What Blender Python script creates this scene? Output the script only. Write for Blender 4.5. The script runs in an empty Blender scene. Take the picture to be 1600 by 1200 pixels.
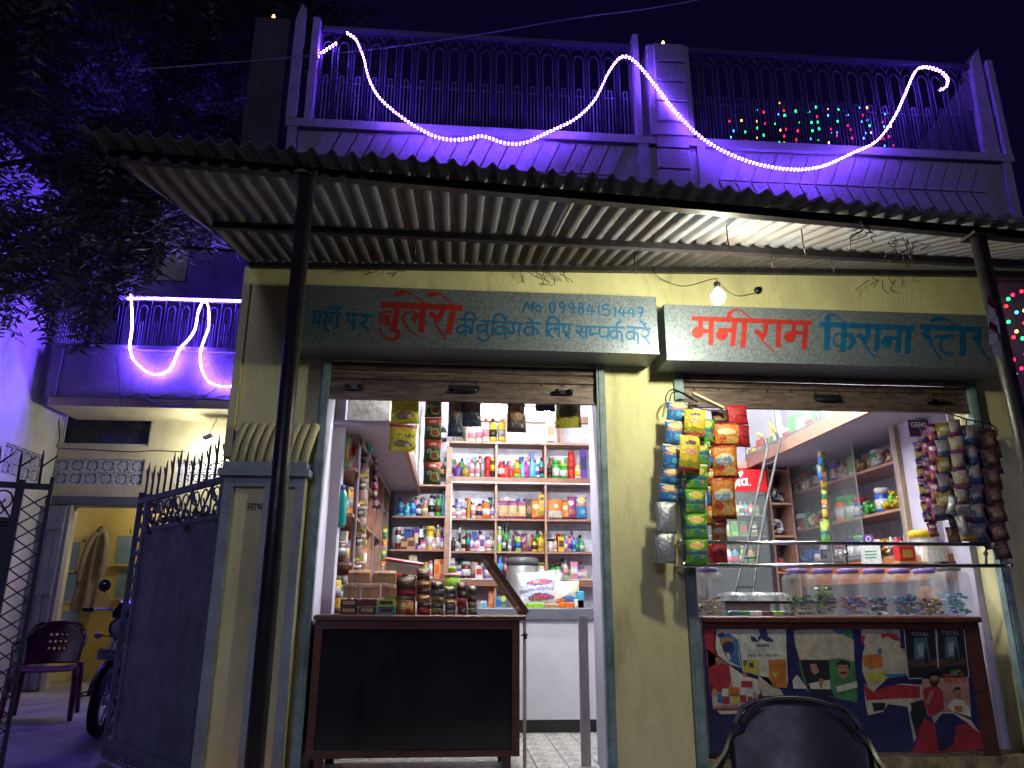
import bpy, math, random
import numpy as np
from mathutils import Matrix, Vector
random.seed(7)
sc = bpy.context.scene
COL = sc.collection
# ------------------------------------------------------------------ camera
FPX, DCAM, HCAM = 1160.0, 4.8, 1.08
yaw, pit, rol = (math.radians(a) for a in (4.4, 16.6, 0.2))
_F = np.array([math.sin(yaw)*math.cos(pit), math.cos(yaw)*math.cos(pit), math.sin(pit)])
_R = np.array([math.cos(yaw), -math.sin(yaw), 0.0]); _U = np.cross(_R, _F)
AX = _R*math.cos(rol)+_U*math.sin(rol); AY = -_R*math.sin(rol)+_U*math.cos(rol)
CP = np.array([0, -DCAM, HCAM])
cam = bpy.data.cameras.new('camera'); cam.lens = FPX/1600*36; cam.sensor_width = 36; cam.clip_end = 500; cam.clip_start = .05
co = bpy.data.objects.new('camera', cam); COL.objects.link(co); sc.camera = co
M = Matrix.Identity(4)
for i in range(3):
    M[i][0] = AX[i]; M[i][1] = AY[i]; M[i][2] = -_F[i]; M[i][3] = CP[i]
co.matrix_world = M
def W(px, py, Y=0.0):
    "point of the wall plane Y that the sight line through a photo pixel meets"
    d = AX*(px-800)/FPX-AY*(py-600)/FPX+_F; p = CP+d*(Y+DCAM)/d[1]
    return Vector(p)
def WX(px, py, X):
    d = AX*(px-800)/FPX-AY*(py-600)/FPX+_F; return Vector(CP+d*X/d[0])
# ------------------------------------------------------------------ world and light
w = bpy.data.worlds.new('World'); sc.world = w; w.use_nodes = True
nt = w.node_tree; bg = nt.nodes['Background']
sky = nt.nodes.new('ShaderNodeTexSky'); sky.sky_type = 'NISHITA'; sky.sun_disc = False
sky.sun_elevation = math.radians(18); sky.sun_rotation = math.radians(200)
mx = nt.nodes.new('ShaderNodeMix'); mx.data_type = 'RGBA'; mx.inputs[0].default_value = .985
nt.links.new(sky.outputs[0], mx.inputs[6]); mx.inputs[7].default_value = (.2, .1, 1.25, 1)
nt.links.new(mx.outputs[2], bg.inputs[0]); bg.inputs[1].default_value = .009
sl = bpy.data.lights.new('street_fill', 'SUN'); sl.energy = .34; sl.angle = math.radians(12); sl.color = (.62, .62, 1)  # dim night fill standing in for the street light behind the camera
so = bpy.data.objects.new('street_fill', sl); COL.objects.link(so); so.rotation_euler = (math.radians(72), 0, math.radians(-14))
sc.view_settings.view_transform = 'Standard'; sc.view_settings.look = 'None'
sc.view_settings.exposure = .25; sc.view_settings.gamma = 1; sc.view_settings.use_curve_mapping = False
sc.render.engine = 'CYCLES'
sc.cycles.use_denoising = True
sc.cycles.max_bounces = 7; sc.cycles.diffuse_bounces = 3; sc.cycles.glossy_bounces = 3; sc.cycles.transmission_bounces = 6
sc.cycles.transparent_max_bounces = 12; sc.cycles.sample_clamp_indirect = 3; sc.cycles.caustics_reflective = False; sc.cycles.caustics_refractive = False
# strengths of the lamps
E_TUBE, E_UNSEEN, E_BULB, E_LED, E_COURT = 110, 380, 960, 290, 330
# ------------------------------------------------------------------ materials
MATS = {}
def mat(name, rgb, rough=.6, metal=0, var=.12, scale=6, bump=0, bscale=30, stretch=None, alpha=1, trans=0, emit=0, spec=.5, rgb2=None, coat=0, stain=0):
    if name in MATS: return MATS[name]
    m = bpy.data.materials.new(name); m.use_nodes = True; n = m.node_tree.nodes; l = m.node_tree.links
    b = n['Principled BSDF']; b.inputs['Roughness'].default_value = rough; b.inputs['Metallic'].default_value = metal
    b.inputs['Specular IOR Level'].default_value = spec; b.inputs['Coat Weight'].default_value = coat
    c = (*rgb, 1)
    b.inputs['Base Color'].default_value = c
    if emit:
        b.inputs['Emission Color'].default_value = c; b.inputs['Emission Strength'].default_value = emit
    b.inputs['Alpha'].default_value = alpha; b.inputs['Transmission Weight'].default_value = trans
    if not emit and (var or bump):
        tc = n.new('ShaderNodeTexCoord'); mp = n.new('ShaderNodeMapping'); l.new(tc.outputs['Object'], mp.inputs[0])
        if stretch: mp.inputs['Scale'].default_value = stretch
        if var:
            nz = n.new('ShaderNodeTexNoise'); nz.inputs['Scale'].default_value = scale; nz.inputs['Detail'].default_value = 6; nz.inputs['Roughness'].default_value = .65
            l.new(mp.outputs[0], nz.inputs['Vector'])
            cr = n.new('ShaderNodeValToRGB'); l.new(nz.outputs[0], cr.inputs[0])
            lo = tuple(x*(1-var*1.6) for x in rgb) if rgb2 is None else rgb2
            cr.color_ramp.elements[0].position = .33; cr.color_ramp.elements[0].color = (*lo, 1)
            cr.color_ramp.elements[1].position = .62; cr.color_ramp.elements[1].color = (*[min(1, x*(1+var*.4)) for x in rgb], 1)
            l.new(cr.outputs[0], b.inputs['Base Color'])
            if stain:
                ge = n.new('ShaderNodeNewGeometry'); m2 = n.new('ShaderNodeMapping'); m2.inputs['Scale'].default_value = (1, 1, .22); l.new(ge.outputs['Position'], m2.inputs[0])
                outc = cr.outputs[0]
                for sc_, lo_, hi_, col_, am in ((3.1, .55, .72, (.2, .17, .12), stain), (17, .62, .7, (.25, .22, .18), stain*.8), (1.1, .5, .75, (.3, .27, .2), stain*.7)):
                    ns = n.new('ShaderNodeTexNoise'); ns.inputs['Scale'].default_value = sc_; ns.inputs['Detail'].default_value = 9; ns.inputs['Roughness'].default_value = .7; l.new(m2.outputs[0] if sc_ < 10 else ge.outputs['Position'], ns.inputs['Vector'])
                    mr = n.new('ShaderNodeMapRange'); l.new(ns.outputs[0], mr.inputs[0]); mr.inputs[1].default_value = lo_; mr.inputs[2].default_value = hi_; mr.inputs[4].default_value = am
                    mm = n.new('ShaderNodeMix'); mm.data_type = 'RGBA'; mm.blend_type = 'MULTIPLY'; l.new(mr.outputs[0], mm.inputs[0]); l.new(outc, mm.inputs[6]); mm.inputs[7].default_value = (*col_, 1); outc = mm.outputs[2]
                l.new(outc, b.inputs['Base Color'])
            rr = n.new('ShaderNodeMapRange'); l.new(nz.outputs[0], rr.inputs[0])
            rr.inputs[3].default_value = min(1, rough+.12); rr.inputs[4].default_value = max(.03, rough-.12); l.new(rr.outputs[0], b.inputs['Roughness'])
        if bump:
            n2 = n.new('ShaderNodeTexNoise'); n2.inputs['Scale'].default_value = bscale; n2.inputs['Detail'].default_value = 4
            l.new(mp.outputs[0], n2.inputs['Vector'])
            bp = n.new('ShaderNodeBump'); bp.inputs['Strength'].default_value = bump; bp.inputs['Distance'].default_value = .01
            l.new(n2.outputs[0], bp.inputs['Height']); l.new(bp.outputs[0], b.inputs['Normal'])
    MATS[name] = m; return m
PAL = dict(red=(.55, .02, .02), maroon=(.12, .01, .02), orange=(.75, .16, .02), yellow=(.75, .5, .03), olive=(.25, .25, .04), green=(.05, .35, .06), lime=(.3, .6, .05),
           teal=(.01, .3, .3), cyan=(.08, .45, .65), blue=(.03, .1, .5), navy=(.01, .015, .1), purple=(.12, .04, .3), violet=(.3, .2, .6), magenta=(.6, .03, .3), pink=(.75, .25, .35),
           white=(.75, .75, .75), cream=(.7, .6, .42), grey=(.25, .25, .27), silver=(.45, .46, .48), black=(.012, .012, .014), brown=(.1, .035, .015), tan=(.45, .28, .13), gold=(.5, .3, .05),
           peach=(.8, .4, .2), biscuit=(.35, .13, .04))
def pm(c): return mat('plastic_'+c, PAL[c], rough=.33, var=.22, scale=38)
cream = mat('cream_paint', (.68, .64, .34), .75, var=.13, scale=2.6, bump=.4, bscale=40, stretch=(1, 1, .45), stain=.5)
cream2 = mat('cream_paint_back', (.62, .58, .4), .8, var=.12, scale=2, bump=.25, bscale=50, stain=.4)
whitew = mat('whitewash', (.68, .67, .66), .85, var=.14, scale=1.5, bump=.3, bscale=30, stain=.45)
lav = mat('lavender_paint', (.55, .52, .66), .6, var=.08, scale=3)
lavtile = mat('marbled_backing', (.66, .66, .78), .4, var=.18, scale=9)
bluegrey = mat('blue_grey_paint', (.2, .29, .31), .55, var=.3, scale=9, bump=.3, bscale=60, stain=.7)
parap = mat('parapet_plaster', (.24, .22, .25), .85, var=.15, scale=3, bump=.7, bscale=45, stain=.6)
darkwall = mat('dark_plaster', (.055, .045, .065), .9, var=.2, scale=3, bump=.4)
wood = mat('brown_laminate', (.3, .13, .08), .4, var=.25, scale=5, stretch=(1, 6, 6))
wood2 = mat('pink_laminate', (.42, .23, .17), .4, var=.2, scale=7, stretch=(1, 5, 5))
darkwood = mat('dark_wood', (.09, .03, .02), .35, var=.3, scale=6, stretch=(1, 6, 6))
blackglass = mat('black_glass', (.01, .01, .013), .16, var=.5, scale=3, coat=.2)
beige = mat('beige_board', (.45, .4, .38), .5, var=.15, scale=5, stretch=(4, 4, 1))
galv = mat('galvanised_sheet', (.19, .225, .26), .42, metal=.35, var=.3, scale=70, bump=.15, bscale=40)
steel = mat('steel_tube', (.55, .55, .57), .22, metal=1, var=.1, scale=20)
darkpipe = mat('dark_painted_pipe', (.035, .03, .035), .4, metal=.3, var=.3, scale=10, bump=.2)
shutterm = mat('rusty_shutter', (.19, .14, .12), .5, metal=.4, var=.3, scale=8, bump=.25, stretch=(1, 4, 6), rgb2=(.075, .05, .045))
ironblue = mat('blue_gate_paint', (.14, .155, .21), .5, metal=.1, var=.25, scale=5, bump=.3, bscale=30, stain=.7)
ironpurp = mat('violet_gate_paint', (.04, .035, .07), .5, metal=.2, var=.25, scale=6, bump=.2, bscale=40)
concrete = mat('worn_concrete', (.33, .31, .3), .85, var=.3, scale=1.6, bump=.5, bscale=25)
alu = mat('aluminium_frame', (.6, .6, .62), .35, metal=.8, var=.1)
yellowroom = mat('yellow_wall', (.72, .56, .17), .8, var=.1, scale=2)
blackm = pm('black')
glass = mat('clear_glass', (.8, .9, .9), .04, var=0, alpha=.09, spec=.9)
plasticfilm = mat('clear_film', (.85, .88, .9), .12, var=0, alpha=.33, spec=.9)
jarplastic = mat('jar_plastic', (.8, .82, .85), .2, var=0, alpha=.22, spec=.9)
# corrugated sheet: grey asbestos with rust and whitewash stains
sheetm = mat('corrugated_sheet', (.1, .11, .135), .65, var=.4, scale=2.6, bump=.5, bscale=18, stretch=(1, .45, 1), rgb2=(.1, .075, .065))
bark = mat('bark', (.09, .05, .035), .9, var=.3, scale=12, bump=.8, stretch=(3, 3, 1))
leafm = mat('neem_leaf', (.055, .07, .06), .5, var=.35, scale=3, spec=.4)
def emis(name, rgb, s): return mat(name, rgb, emit=s, var=0)
led = emis('violet_led', (.3, .09, 1), 1.15); ledbead = emis('violet_led_bead', (.17, .06, 1), E_LED); ledfar = emis('violet_led_bead_far', (.14, .06, 1), E_LED*1.15)
unseenm = emis('unseen_tube', (.95, .96, 1), E_UNSEEN)  # shared by the right ceiling tube and the added tubes
tubem = emis('tube_light', (.93, .95, 1), E_TUBE); bulbm = emis('warm_bulb', (1, .98, .72), E_BULB); courtm = emis('court_bulb', (1, .95, .7), E_COURT)
flame = emis('flame', (1, .36, .08), 30)
# ------------------------------------------------------------------ mesh builder
WL = {}
class MB:
    def __init__(s): s.v = []; s.f = []; s.mi = []; s.ms = []; s.sm = []; s.uv = None
    def m(s, m):
        if m not in s.ms: s.ms.append(m)
        return s.ms.index(m)
    def add(s, vs, fs, m, smooth=False, T=None):
        k = len(s.v); i = s.m(m)
        if T is not None: vs = [T @ Vector(q) for q in vs]
        s.v += [tuple(q) for q in vs]
        for f in fs: s.f.append([a+k for a in f]); s.mi.append(i); s.sm.append(smooth)
        return s
    def box(s, x0, x1, y0, y1, z0, z1, m, T=None):
        vs = [(x, y, z) for x in (x0, x1) for y in (y0, y1) for z in (z0, z1)]
        return s.add(vs, [(0, 1, 3, 2), (4, 6, 7, 5), (0, 4, 5, 1), (2, 3, 7, 6), (0, 2, 6, 4), (1, 5, 7, 3)], m, T=T)
    def cbox(s, c, d, m, T=None): return s.box(c[0]-d[0]/2, c[0]+d[0]/2, c[1]-d[1]/2, c[1]+d[1]/2, c[2]-d[2]/2, c[2]+d[2]/2, m, T)
    def bbox(s, x0, x1, y0, y1, z0, z1, m, r=.01, T=None):
        "box with its upright edges and top edge chamfered"
        vs = []; 
        for z, q in ((z0, 0), (z1-r, 0), (z1, r)):
            a0, a1, b0, b1 = x0+q, x1-q, y0+q, y1-q
            vs += [(a0+r, b0, z), (a1-r, b0, z), (a1, b0+r, z), (a1, b1-r, z), (a1-r, b1, z), (a0+r, b1, z), (a0, b1-r, z), (a0, b0+r, z)]
        fs = [tuple(range(7, -1, -1)), tuple(range(16, 24))]
        for L in (0, 8):
            for i in range(8): j = (i+1) % 8; fs.append((L+i, L+j, L+8+j, L+8+i))
        return s.add(vs, fs, m, T=T)
    def prism(s, poly, ext, m):
        "closed polygon of 3D points swept by the vector ext"
        n = len(poly); e = Vector(ext); vs = [Vector(p) for p in poly]+[Vector(p)+e for p in poly]
        fs = [tuple(range(n-1, -1, -1)), tuple(range(n, 2*n))]+[(i, (i+1) % n, n+(i+1) % n, n+i) for i in range(n)]
        return s.add(vs, fs, m)
    def bar(s, a, b, wd, m, up=(0, 0, 1), w2=None):
        a = Vector(a); b = Vector(b); d = (b-a).normalized(); u = Vector(up)
        if abs(d.dot(u)) > .95: u = Vector((1, 0, 0))
        x = d.cross(u).normalized()*wd/2; y = d.cross(x).normalized()*(w2 or wd)/2
        vs = [p+i*x+j*y for p in (a, b) for i, j in ((-1, -1), (1, -1), (1, 1), (-1, 1))]
        return s.add(vs, [(0, 1, 2, 3), (7, 6, 5, 4), (0, 4, 5, 1), (1, 5, 6, 2), (2, 6, 7, 3), (3, 7, 4, 0)], m)
    def tube(s, pts, r, m, n=6, closed=False):
        pts = [Vector(p) for p in pts]; N = len(pts); vs = []; fs = []
        rr = r if isinstance(r, (list, tuple)) else [r]*N
        prev = None
        for i, p in enumerate(pts):
            d = (pts[min(i+1, N-1)]-pts[max(i-1, 0)]) if not closed else (pts[(i+1) % N]-pts[i-1])
            if d.length < 1e-9: d = Vector((0, 0, 1))
            d.normalize()
            if prev is None:
                prev = d.cross(Vector((0, 0, 1)) if abs(d.z) < .9 else Vector((1, 0, 0))).normalized()
            prev = (prev-d*prev.dot(d)).normalized(); q = d.cross(prev)
            for k in range(n):
                a = 2*math.pi*k/n; vs.append(p+(prev*math.cos(a)+q*math.sin(a))*rr[i])
        for i in range(N if closed else N-1):
            for k in range(n):
                a = i*n+k; b = i*n+(k+1) % n; c = ((i+1) % N)*n; fs.append((a, b, c+(k+1) % n, c+k))
        if not closed: fs += [tuple(range(n-1, -1, -1)), tuple(range((N-1)*n, N*n))]
        return s.add(vs, fs, m, True)
    def lathe(s, prof, m, c=(0, 0, 0), n=12, T=None, sx=1, sy=1, smooth=True):
        vs = []; fs = []; N = len(prof)
        for r, z in prof:
            for k in range(n):
                a = 2*math.pi*k/n; vs.append((c[0]+r*sx*math.cos(a), c[1]+r*sy*math.sin(a), c[2]+z))
        for i in range(N-1):
            for k in range(n): fs.append((i*n+k, i*n+(k+1) % n, (i+1)*n+(k+1) % n, (i+1)*n+k))
        fs += [tuple(range(n-1, -1, -1)), tuple(range((N-1)*n, N*n))]
        return s.add(vs, fs, m, smooth, T)
    def ball(s, c, r, m, n=8, k=5):
        return s.lathe([(r*math.sin(math.pi*(i+.001)/(k)) if 0 < i < k else r*.02, -r*math.cos(math.pi*i/k)) for i in range(k+1)], m, c, n)
    def quad(s, ps, m): return s.add(ps, [(0, 1, 2, 3)], m)
    def mesh(s, name, off=(0, 0, 0)):
        me = bpy.data.meshes.new(name); me.from_pydata([(a-off[0], b-off[1], c-off[2]) for a, b, c in s.v], [], s.f)
        for q in s.ms: me.materials.append(q)
        me.polygons.foreach_set('material_index', s.mi); me.polygons.foreach_set('use_smooth', s.sm)
        if s.uv:
            u = me.uv_layers.new(name='UVMap')
            for lp in me.loops:
                if lp.vertex_index < len(s.uv): u.data[lp.index].uv = s.uv[lp.vertex_index]
        me.update(); return me
    def build(s, name, parent=None, label=None, cat=None, group=None, kind=None, local=False, loc=None, rot=None):
        if local: off = (0, 0, 0); pos = loc or (0, 0, 0)
        else:
            a = np.array(s.v); lo = a.min(0); hi = a.max(0); off = ((lo[0]+hi[0])/2, (lo[1]+hi[1])/2, lo[2]); pos = off
            if parent is not None: pos = tuple(pos[i]-WL[parent.name][i] for i in range(3))
        o = bpy.data.objects.new(name, s.mesh(name, off)); COL.objects.link(o); o.location = pos
        if rot: o.rotation_euler = rot
        o.parent = parent; WL[o.name] = off if not local else (0, 0, 0); tag(o, label, cat, group, kind); return o
def tag(o, label=None, cat=None, group=None, kind=None):
    if label: o['label'] = label
    if cat: o['category'] = cat
    if group: o['group'] = group
    if kind: o['kind'] = kind
def thing(name, label, cat, loc=(0, 0, 0), rz=0, group=None):
    o = bpy.data.objects.new(name, None); COL.objects.link(o); o.location = loc; o.rotation_euler = (0, 0, rz); o.empty_display_size = .05
    WL[o.name] = tuple(loc); tag(o, label, cat, group); return o
def copy_tree(o, parent=None, loc=None, rot=None, **kw):
    c = o.copy(); COL.objects.link(c); c.parent = parent
    if loc is not None: c.location = loc
    if rot is not None: c.rotation_euler = rot
    tag(c, **kw)
    for ch in list(o.children): copy_tree(ch, c)
    return c
def struct(name, mb): return mb.build(name, kind='structure')
def boxthing(*a): b = MB(); b.box(*a); return b
def cr(pts, n=8):
    "smooth curve through points"
    P = [Vector(p) for p in pts]; P = [P[0]*2-P[1]]+P+[P[-1]*2-P[-2]]; out = []
    for i in range(1, len(P)-2):
        for k in range(n):
            t = k/n; a, b, c, d = P[i-1:i+3]
            out.append(.5*((2*b)+(c-a)*t+(2*a-5*b+4*c-d)*t*t+(3*b-a-3*c+d)*t**3))
    return out+[P[-2]]
_lay = [0]
def stroke(mb, pts, wd, m, fn, smooth=True):
    "painted brush stroke: points (x,y[,w]) mapped by fn(x,y,lift) onto a plane"
    if not smooth and len(pts) > 2:
        for a_, b_ in zip(pts, pts[1:]): stroke(mb, [a_, b_], wd, m, fn)
        return
    if len(pts) > 2 and smooth:
        q = cr([(p[0], p[1], p[2] if len(p) > 2 else wd) for p in pts], 5)
    else: q = [Vector((p[0], p[1], p[2] if len(p) > 2 else wd)) for p in pts]
    _lay[0] += 1; lift = .0005+(_lay[0] % 40)*.00003; vs = []; n = len(q)
    for i, p in enumerate(q):
        a = q[max(i-1, 0)]; b = q[min(i+1, n-1)]; d = Vector((b.x-a.x, b.y-a.y)); d = d.normalized() if d.length > 1e-6 else Vector((1, 0))
        nx, ny = -d.y*p.z/2, d.x*p.z/2
        vs += [fn(p.x+nx, p.y+ny, lift), fn(p.x-nx, p.y-ny, lift)]
    mb.add(vs, [(2*i, 2*i+1, 2*i+3, 2*i+2) for i in range(n-1)], m)
def disc(mb, cx, cy, rx, ry, m, fn, n=14, lift=None, jag=0):
    _lay[0] += 1; lf = lift if lift is not None else .0005+(_lay[0] % 40)*.00003
    vs = [fn(cx+rx*math.cos(2*math.pi*k/n)*(1+random.uniform(-jag, jag)), cy+ry*math.sin(2*math.pi*k/n)*(1+random.uniform(-jag, jag)), lf) for k in range(n)]
    mb.add(vs, [tuple(range(n))], m)
def textmesh(mb, body, size, m, T, sx=1, bold=0):
    c = bpy.data.curves.new('tmp', 'FONT'); c.body = body; c.size = size; c.offset = bold*size; c.resolution_u = 2; c.align_x = 'CENTER'
    o = bpy.data.objects.new('tmp', c); me = bpy.data.meshes.new_from_object(o)
    mb.add([(v.co.x*sx, v.co.y, 0) for v in me.vertices], [tuple(p.vertices) for p in me.polygons], m, T=T)
    bpy.data.objects.remove(o); bpy.data.meshes.remove(me)
def upright(x, y, z, s=1):  # text plane facing -Y
    return Matrix.Translation((x, y, z)) @ Matrix.Rotation(math.pi/2, 4, 'X')
# ================================================================== THE SETTING
struct('ground', boxthing(-40, 40, -20, 60, -.3, 0, concrete))
FL = .12
fl = boxthing(-.95, 3.9, .0, 3.6, .002, FL-.012, concrete); floor_o = fl.build('shop_floor', kind='structure')
tilem = mat('mosaic_tile', (.5, .48, .44), .35, var=.45, scale=26, rgb2=(.12, .12, .13))
tb = MB(); tb.bbox(-.097, .097, -.097, .097, 0, .012, tilem, .003); tme = tb.mesh('tile')
for i in range(5):
    for j in range(9):
        o = bpy.data.objects.new('tile', tme); COL.objects.link(o); o.parent = floor_o
        o.location = (.45+i*.2-WL[floor_o.name][0], .13+j*.2-WL[floor_o.name][1], FL-.012-WL[floor_o.name][2]+.0005)
tiles_rest = boxthing(-.95, .33, .02, 3.6, FL-.011, FL, tilem); tiles_rest.box(1.37, 3.9, .02, 3.6, FL-.011, FL, tilem)
tiles_rest.build('floor_screed', parent=floor_o)

# ---- the shop building
B = thing('shop_building', 'cream two-shop building with sculpted pilaster and plastered balcony parapet', 'building', (1.2, 0, 0))
wl = MB()
for x0, x1, z0, z1 in ((-1.42, -.9, 0, 3.6), (-.9, 1.0, 2.64, 3.6), (1.0, 1.48, 0, 3.6), (1.48, 3.66, 2.66, 3.6), (3.66, 3.93, 0, 3.6)):
    wl.box(x0, x1, 0, .25, z0, z1, cream)
wl.build('wall', B)
mat('shop_inner_lavender', (.6, .57, .7), .6, var=.06)
iw = MB(); L = MATS['shop_inner_lavender']
iw.box(-1.05, -.95, .25, 3.6, 0, 3.5, L); iw.box(-1.05, 3.95, 3.6, 3.7, 0, 3.5, L); iw.box(1.62, 1.7, .26, 3.6, 0, 3.5, L); iw.box(3.9, 4.0, .26, 3.6, 0, 3.5, L)
iw.build('inner_wall', B)
MB().box(-1.42, 4.0, .0, 3.7, 3.602, 3.74, cream).build('roof_slab', B)
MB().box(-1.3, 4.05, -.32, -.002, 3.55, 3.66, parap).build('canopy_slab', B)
# dark tower wall at the left, and pilaster
MB().box(-1.62, -1.36, .02, 1.2, 3.745, 5.42, darkwall).build('stair_tower', B)
pil = MB(); pb = mat('pilaster_blue_grey', (.25, .29, .34), .6, var=.2, scale=6, bump=.2)
Y0 = -.12
pil.box(-1.42, -.93, -.085, -.002, 0, 1.9, cream); 
for x0, x1 in ((-1.42, -1.36), (-1.17, -1.12), (-.985, -.93)): pil.box(x0, x1, Y0, -.0855, 0, 1.84, pb)
pil.box(-1.3595, -1.1705, Y0, -.0855, 1.78, 1.84, pb); pil.box(-1.1195, -.9855, Y0, -.0855, 1.78, 1.84, pb)
pil.box(-1.45, -.9, -.16, -.002, 1.841, 1.885, pb); pil.box(-1.43, -.92, -.135, -.002, 1.886, 1.93, pb)
pil.build('pilaster', B)
fl_ = MB()   # fluted corbel scrolls above the ledge
for cx, sgn in ((-1.385, 1), (-1.33, 1), (-1.275, 1), (-1.22, 1), (-1.165, 1), (-1.11, 1), (-1.055, 1), (-1.0, 1), (-.945, 1)):
    fl_.tube([(cx-.01+.06*t_, -.06-.035*math.sin(math.pi*t_), 1.935+.25*t_) for t_ in np.linspace(0, 1, 25)], [(.0235 if k_ % 2 else .0285)*(1 if 0 < k_ < 24 else .8) for k_ in range(25)], cream, 8)
fl_.build('fluted_corbel', B)
MB().box(-1.47, -1.421, -.03, .2, 1.98, 3.3, cream).build('corner_band', B)
lt = MB(); dk = mat('black_lettering', (.02, .02, .02), .6, var=0)
T = upright(W(396, 797, Y0).x, Y0+.0325, W(398, 797, Y0).z); T = Matrix.Translation((0, -.001, 0)) @ T
textmesh(lt, 'लाभ', .07, dk, T, sx=.85, bold=.015); lt.build('painted_word', B)
# door frames (shutter tracks)
tr = MB()
for x0, x1, zt in ((-.9, -.842, 2.72), (.942, 1.0, 2.72), (1.482, 1.545, 2.74), (3.6, 3.66, 2.74)):
    m_ = MB(); m_.box(x0, x1, -.035, .02, .0, zt, bluegrey); m_.box(x0+.015, x1-.015, -.042, -.0352, .0, zt, bluegrey); m_.build('shutter_track', B)
for x0, x1 in ((-.94, -.9005), (1.0005, 1.0)): pass
MB().box(-.905, -.845, .021, .3, FL, 2.7, lav).build('door_reveal', B); MB().box(-.949, -.775, .301, .42, FL, 2.7, lav).build('door_reveal', B)
MB().box(.945, .999, .021, .32, FL, 2.7, lav).build('door_reveal', B)
MB().box(3.61, 3.665, .251, .5, FL, 2.7, lav).build('door_reveal', B)
# shop ceilings
# ---- parapet
PY = -.3
pr = MB()
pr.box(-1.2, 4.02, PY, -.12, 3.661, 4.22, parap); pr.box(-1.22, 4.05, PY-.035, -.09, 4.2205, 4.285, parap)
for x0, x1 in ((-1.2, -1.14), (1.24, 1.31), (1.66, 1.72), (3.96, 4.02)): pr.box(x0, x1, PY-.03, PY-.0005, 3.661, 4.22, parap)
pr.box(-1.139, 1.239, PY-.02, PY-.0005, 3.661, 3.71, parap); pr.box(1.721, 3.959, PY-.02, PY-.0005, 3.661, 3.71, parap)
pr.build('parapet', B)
ch = MB(); ts = .105; g = .012
def chev(z0, z1, dx): 
    m_ = MB(); m_.prism([(0, 0, z0), (ts, 0, z0), (ts+dx, 0, z1), (dx, 0, z1)], (0, -.012, 0), parap); return m_.mesh('chevron_tile')
cu, cl = chev(.0, .235, .1), chev(0, .235, -.1)
bl = WL[B.name]
for xa, n in ((-1.03, 18), (1.83, 17)):
    for i in range(n):
        for me, zz in ((cu, 3.965), (cl, 3.72)):
            o = bpy.data.objects.new('chevron_tile', me); COL.objects.link(o); o.parent = B
            o.location = (xa+i*(ts+g)+(0 if me is cu else .1)-bl[0]-.02, PY-.0003-random.uniform(0, .003)-bl[1], zz-bl[2])
cp_ = MB(); cp_.box(1.33, 1.64, -.36, -.1, 4.286, 5.05, parap); cp_.box(1.311, 1.659, PY-.012, PY-.0005, 3.661, 4.2, parap); cp_.build('parapet_pillar', B)
bkm = MB(); bkm.bbox(-.115, .115, -.03, 0, 0, .155, parap, .006); bme = bkm.mesh('pillar_block')
for i in range(8):
    o = bpy.data.objects.new('pillar_block', bme); COL.objects.link(o); o.parent = B; o.location = (1.485-bl[0], (-.3605 if i > 3 else PY-.0125)-bl[1], 3.69+i*.168-bl[2]+(.02 if i > 3 else 0)-.0)
po = MB()
po.prism([(-1.22, -.34, 4.286), (-1.15, -.34, 4.286), (-1.15, -.34, 5.2), (-1.185, -.34, 5.24), (-1.22, -.34, 5.1)], (0, .1, 0), parap); po.build('end_post', B)
po = MB(); po.box(-1.1, -1.05, -.33, -.2, 4.286, 5.14, parap); po.build('end_post', B)
po = MB(); po.box(1.235, 1.275, -.33, -.2, 4.286, 5.16, parap); po.build('end_post', B)
po = MB(); po.prism([(3.86, -.3, 4.286), (3.98, -.3, 4.286), (3.98, -.3, 5.25), (3.9, -.3, 5.12)], (0, .12, 0), parap); po.build('end_post', B)
po = MB(); po.box(4.0, 4.045, -.33, -.28, 4.286, 5.12, parap); po.build('end_post', B)
# side parapet with a sloping stepped top, seen from inside behind the right railing
sp = MB(); sp.prism([(3.97, -.1, 3.75), (3.97, 3.4, 3.75), (3.97, 3.4, 4.25), (3.97, 2.2, 4.3), (3.97, 1.2, 4.75), (3.97, .3, 5.0), (3.97, -.1, 5.1)], (.1, 0, 0), parap)
sp.build('side_parapet', B)
MB().box(1.9, 3.9, 3.3, 3.42, 3.75, 5.15, mat('roof_wall', (.4, .4, .42), .85, var=.3, scale=3)).build('roof_back_wall', B)

# ---- balcony railings
def railing(label, x0, x1, n):
    t = thing('balcony_railing', label, 'railing', ((x0+x1)/2, -.25, 4.286), group=None)
    m_ = MB(); m_.bar((x0, -.25, 5.1), (x1, -.25, 5.1), .05, ironpurp, w2=.035); m_.build('top_rail', t)
    m_ = MB(); m_.bar((x0, -.25, 4.32), (x1, -.25, 4.32), .02, ironpurp); m_.build('bottom_rail', t)
    p = (x1-x0)/n; h = p*.33
    u = MB(); zt = .66
    arch = [(-h, 0, .03), (-h, 0, zt)]+[(-h*math.cos(a), 0, zt+h*1.5*math.sin(a)) for a in np.linspace(.3, math.pi-.3, 6)]+[(h, 0, zt), (h, 0, .03)]
    u.tube(arch, .0065, ironpurp, 4)
    for s in (-1, 1):
        u.bar((s*h*.35, 0, .03), (s*h*.35, 0, .42), .009, ironpurp)
        u.tube([(s*p*.5, 0, .03), (s*p*.5, 0, .72), (s*p*.3, 0, .77), (s*.005, 0, .8)], .006, ironpurp, 4)
    u.bar((-h*.35, 0, .42), (h*.35, 0, .42), .009, ironpurp); u.bar((-h, 0, .36), (h, 0, .36), .007, ironpurp)
    me = u.mesh('baluster')
    for i in range(n):
        o = bpy.data.objects.new('baluster', me); COL.objects.link(o); o.parent = t; o.location = (x0+p*(i+.5)-(x0+x1)/2, 0, 0)
    return t
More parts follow.
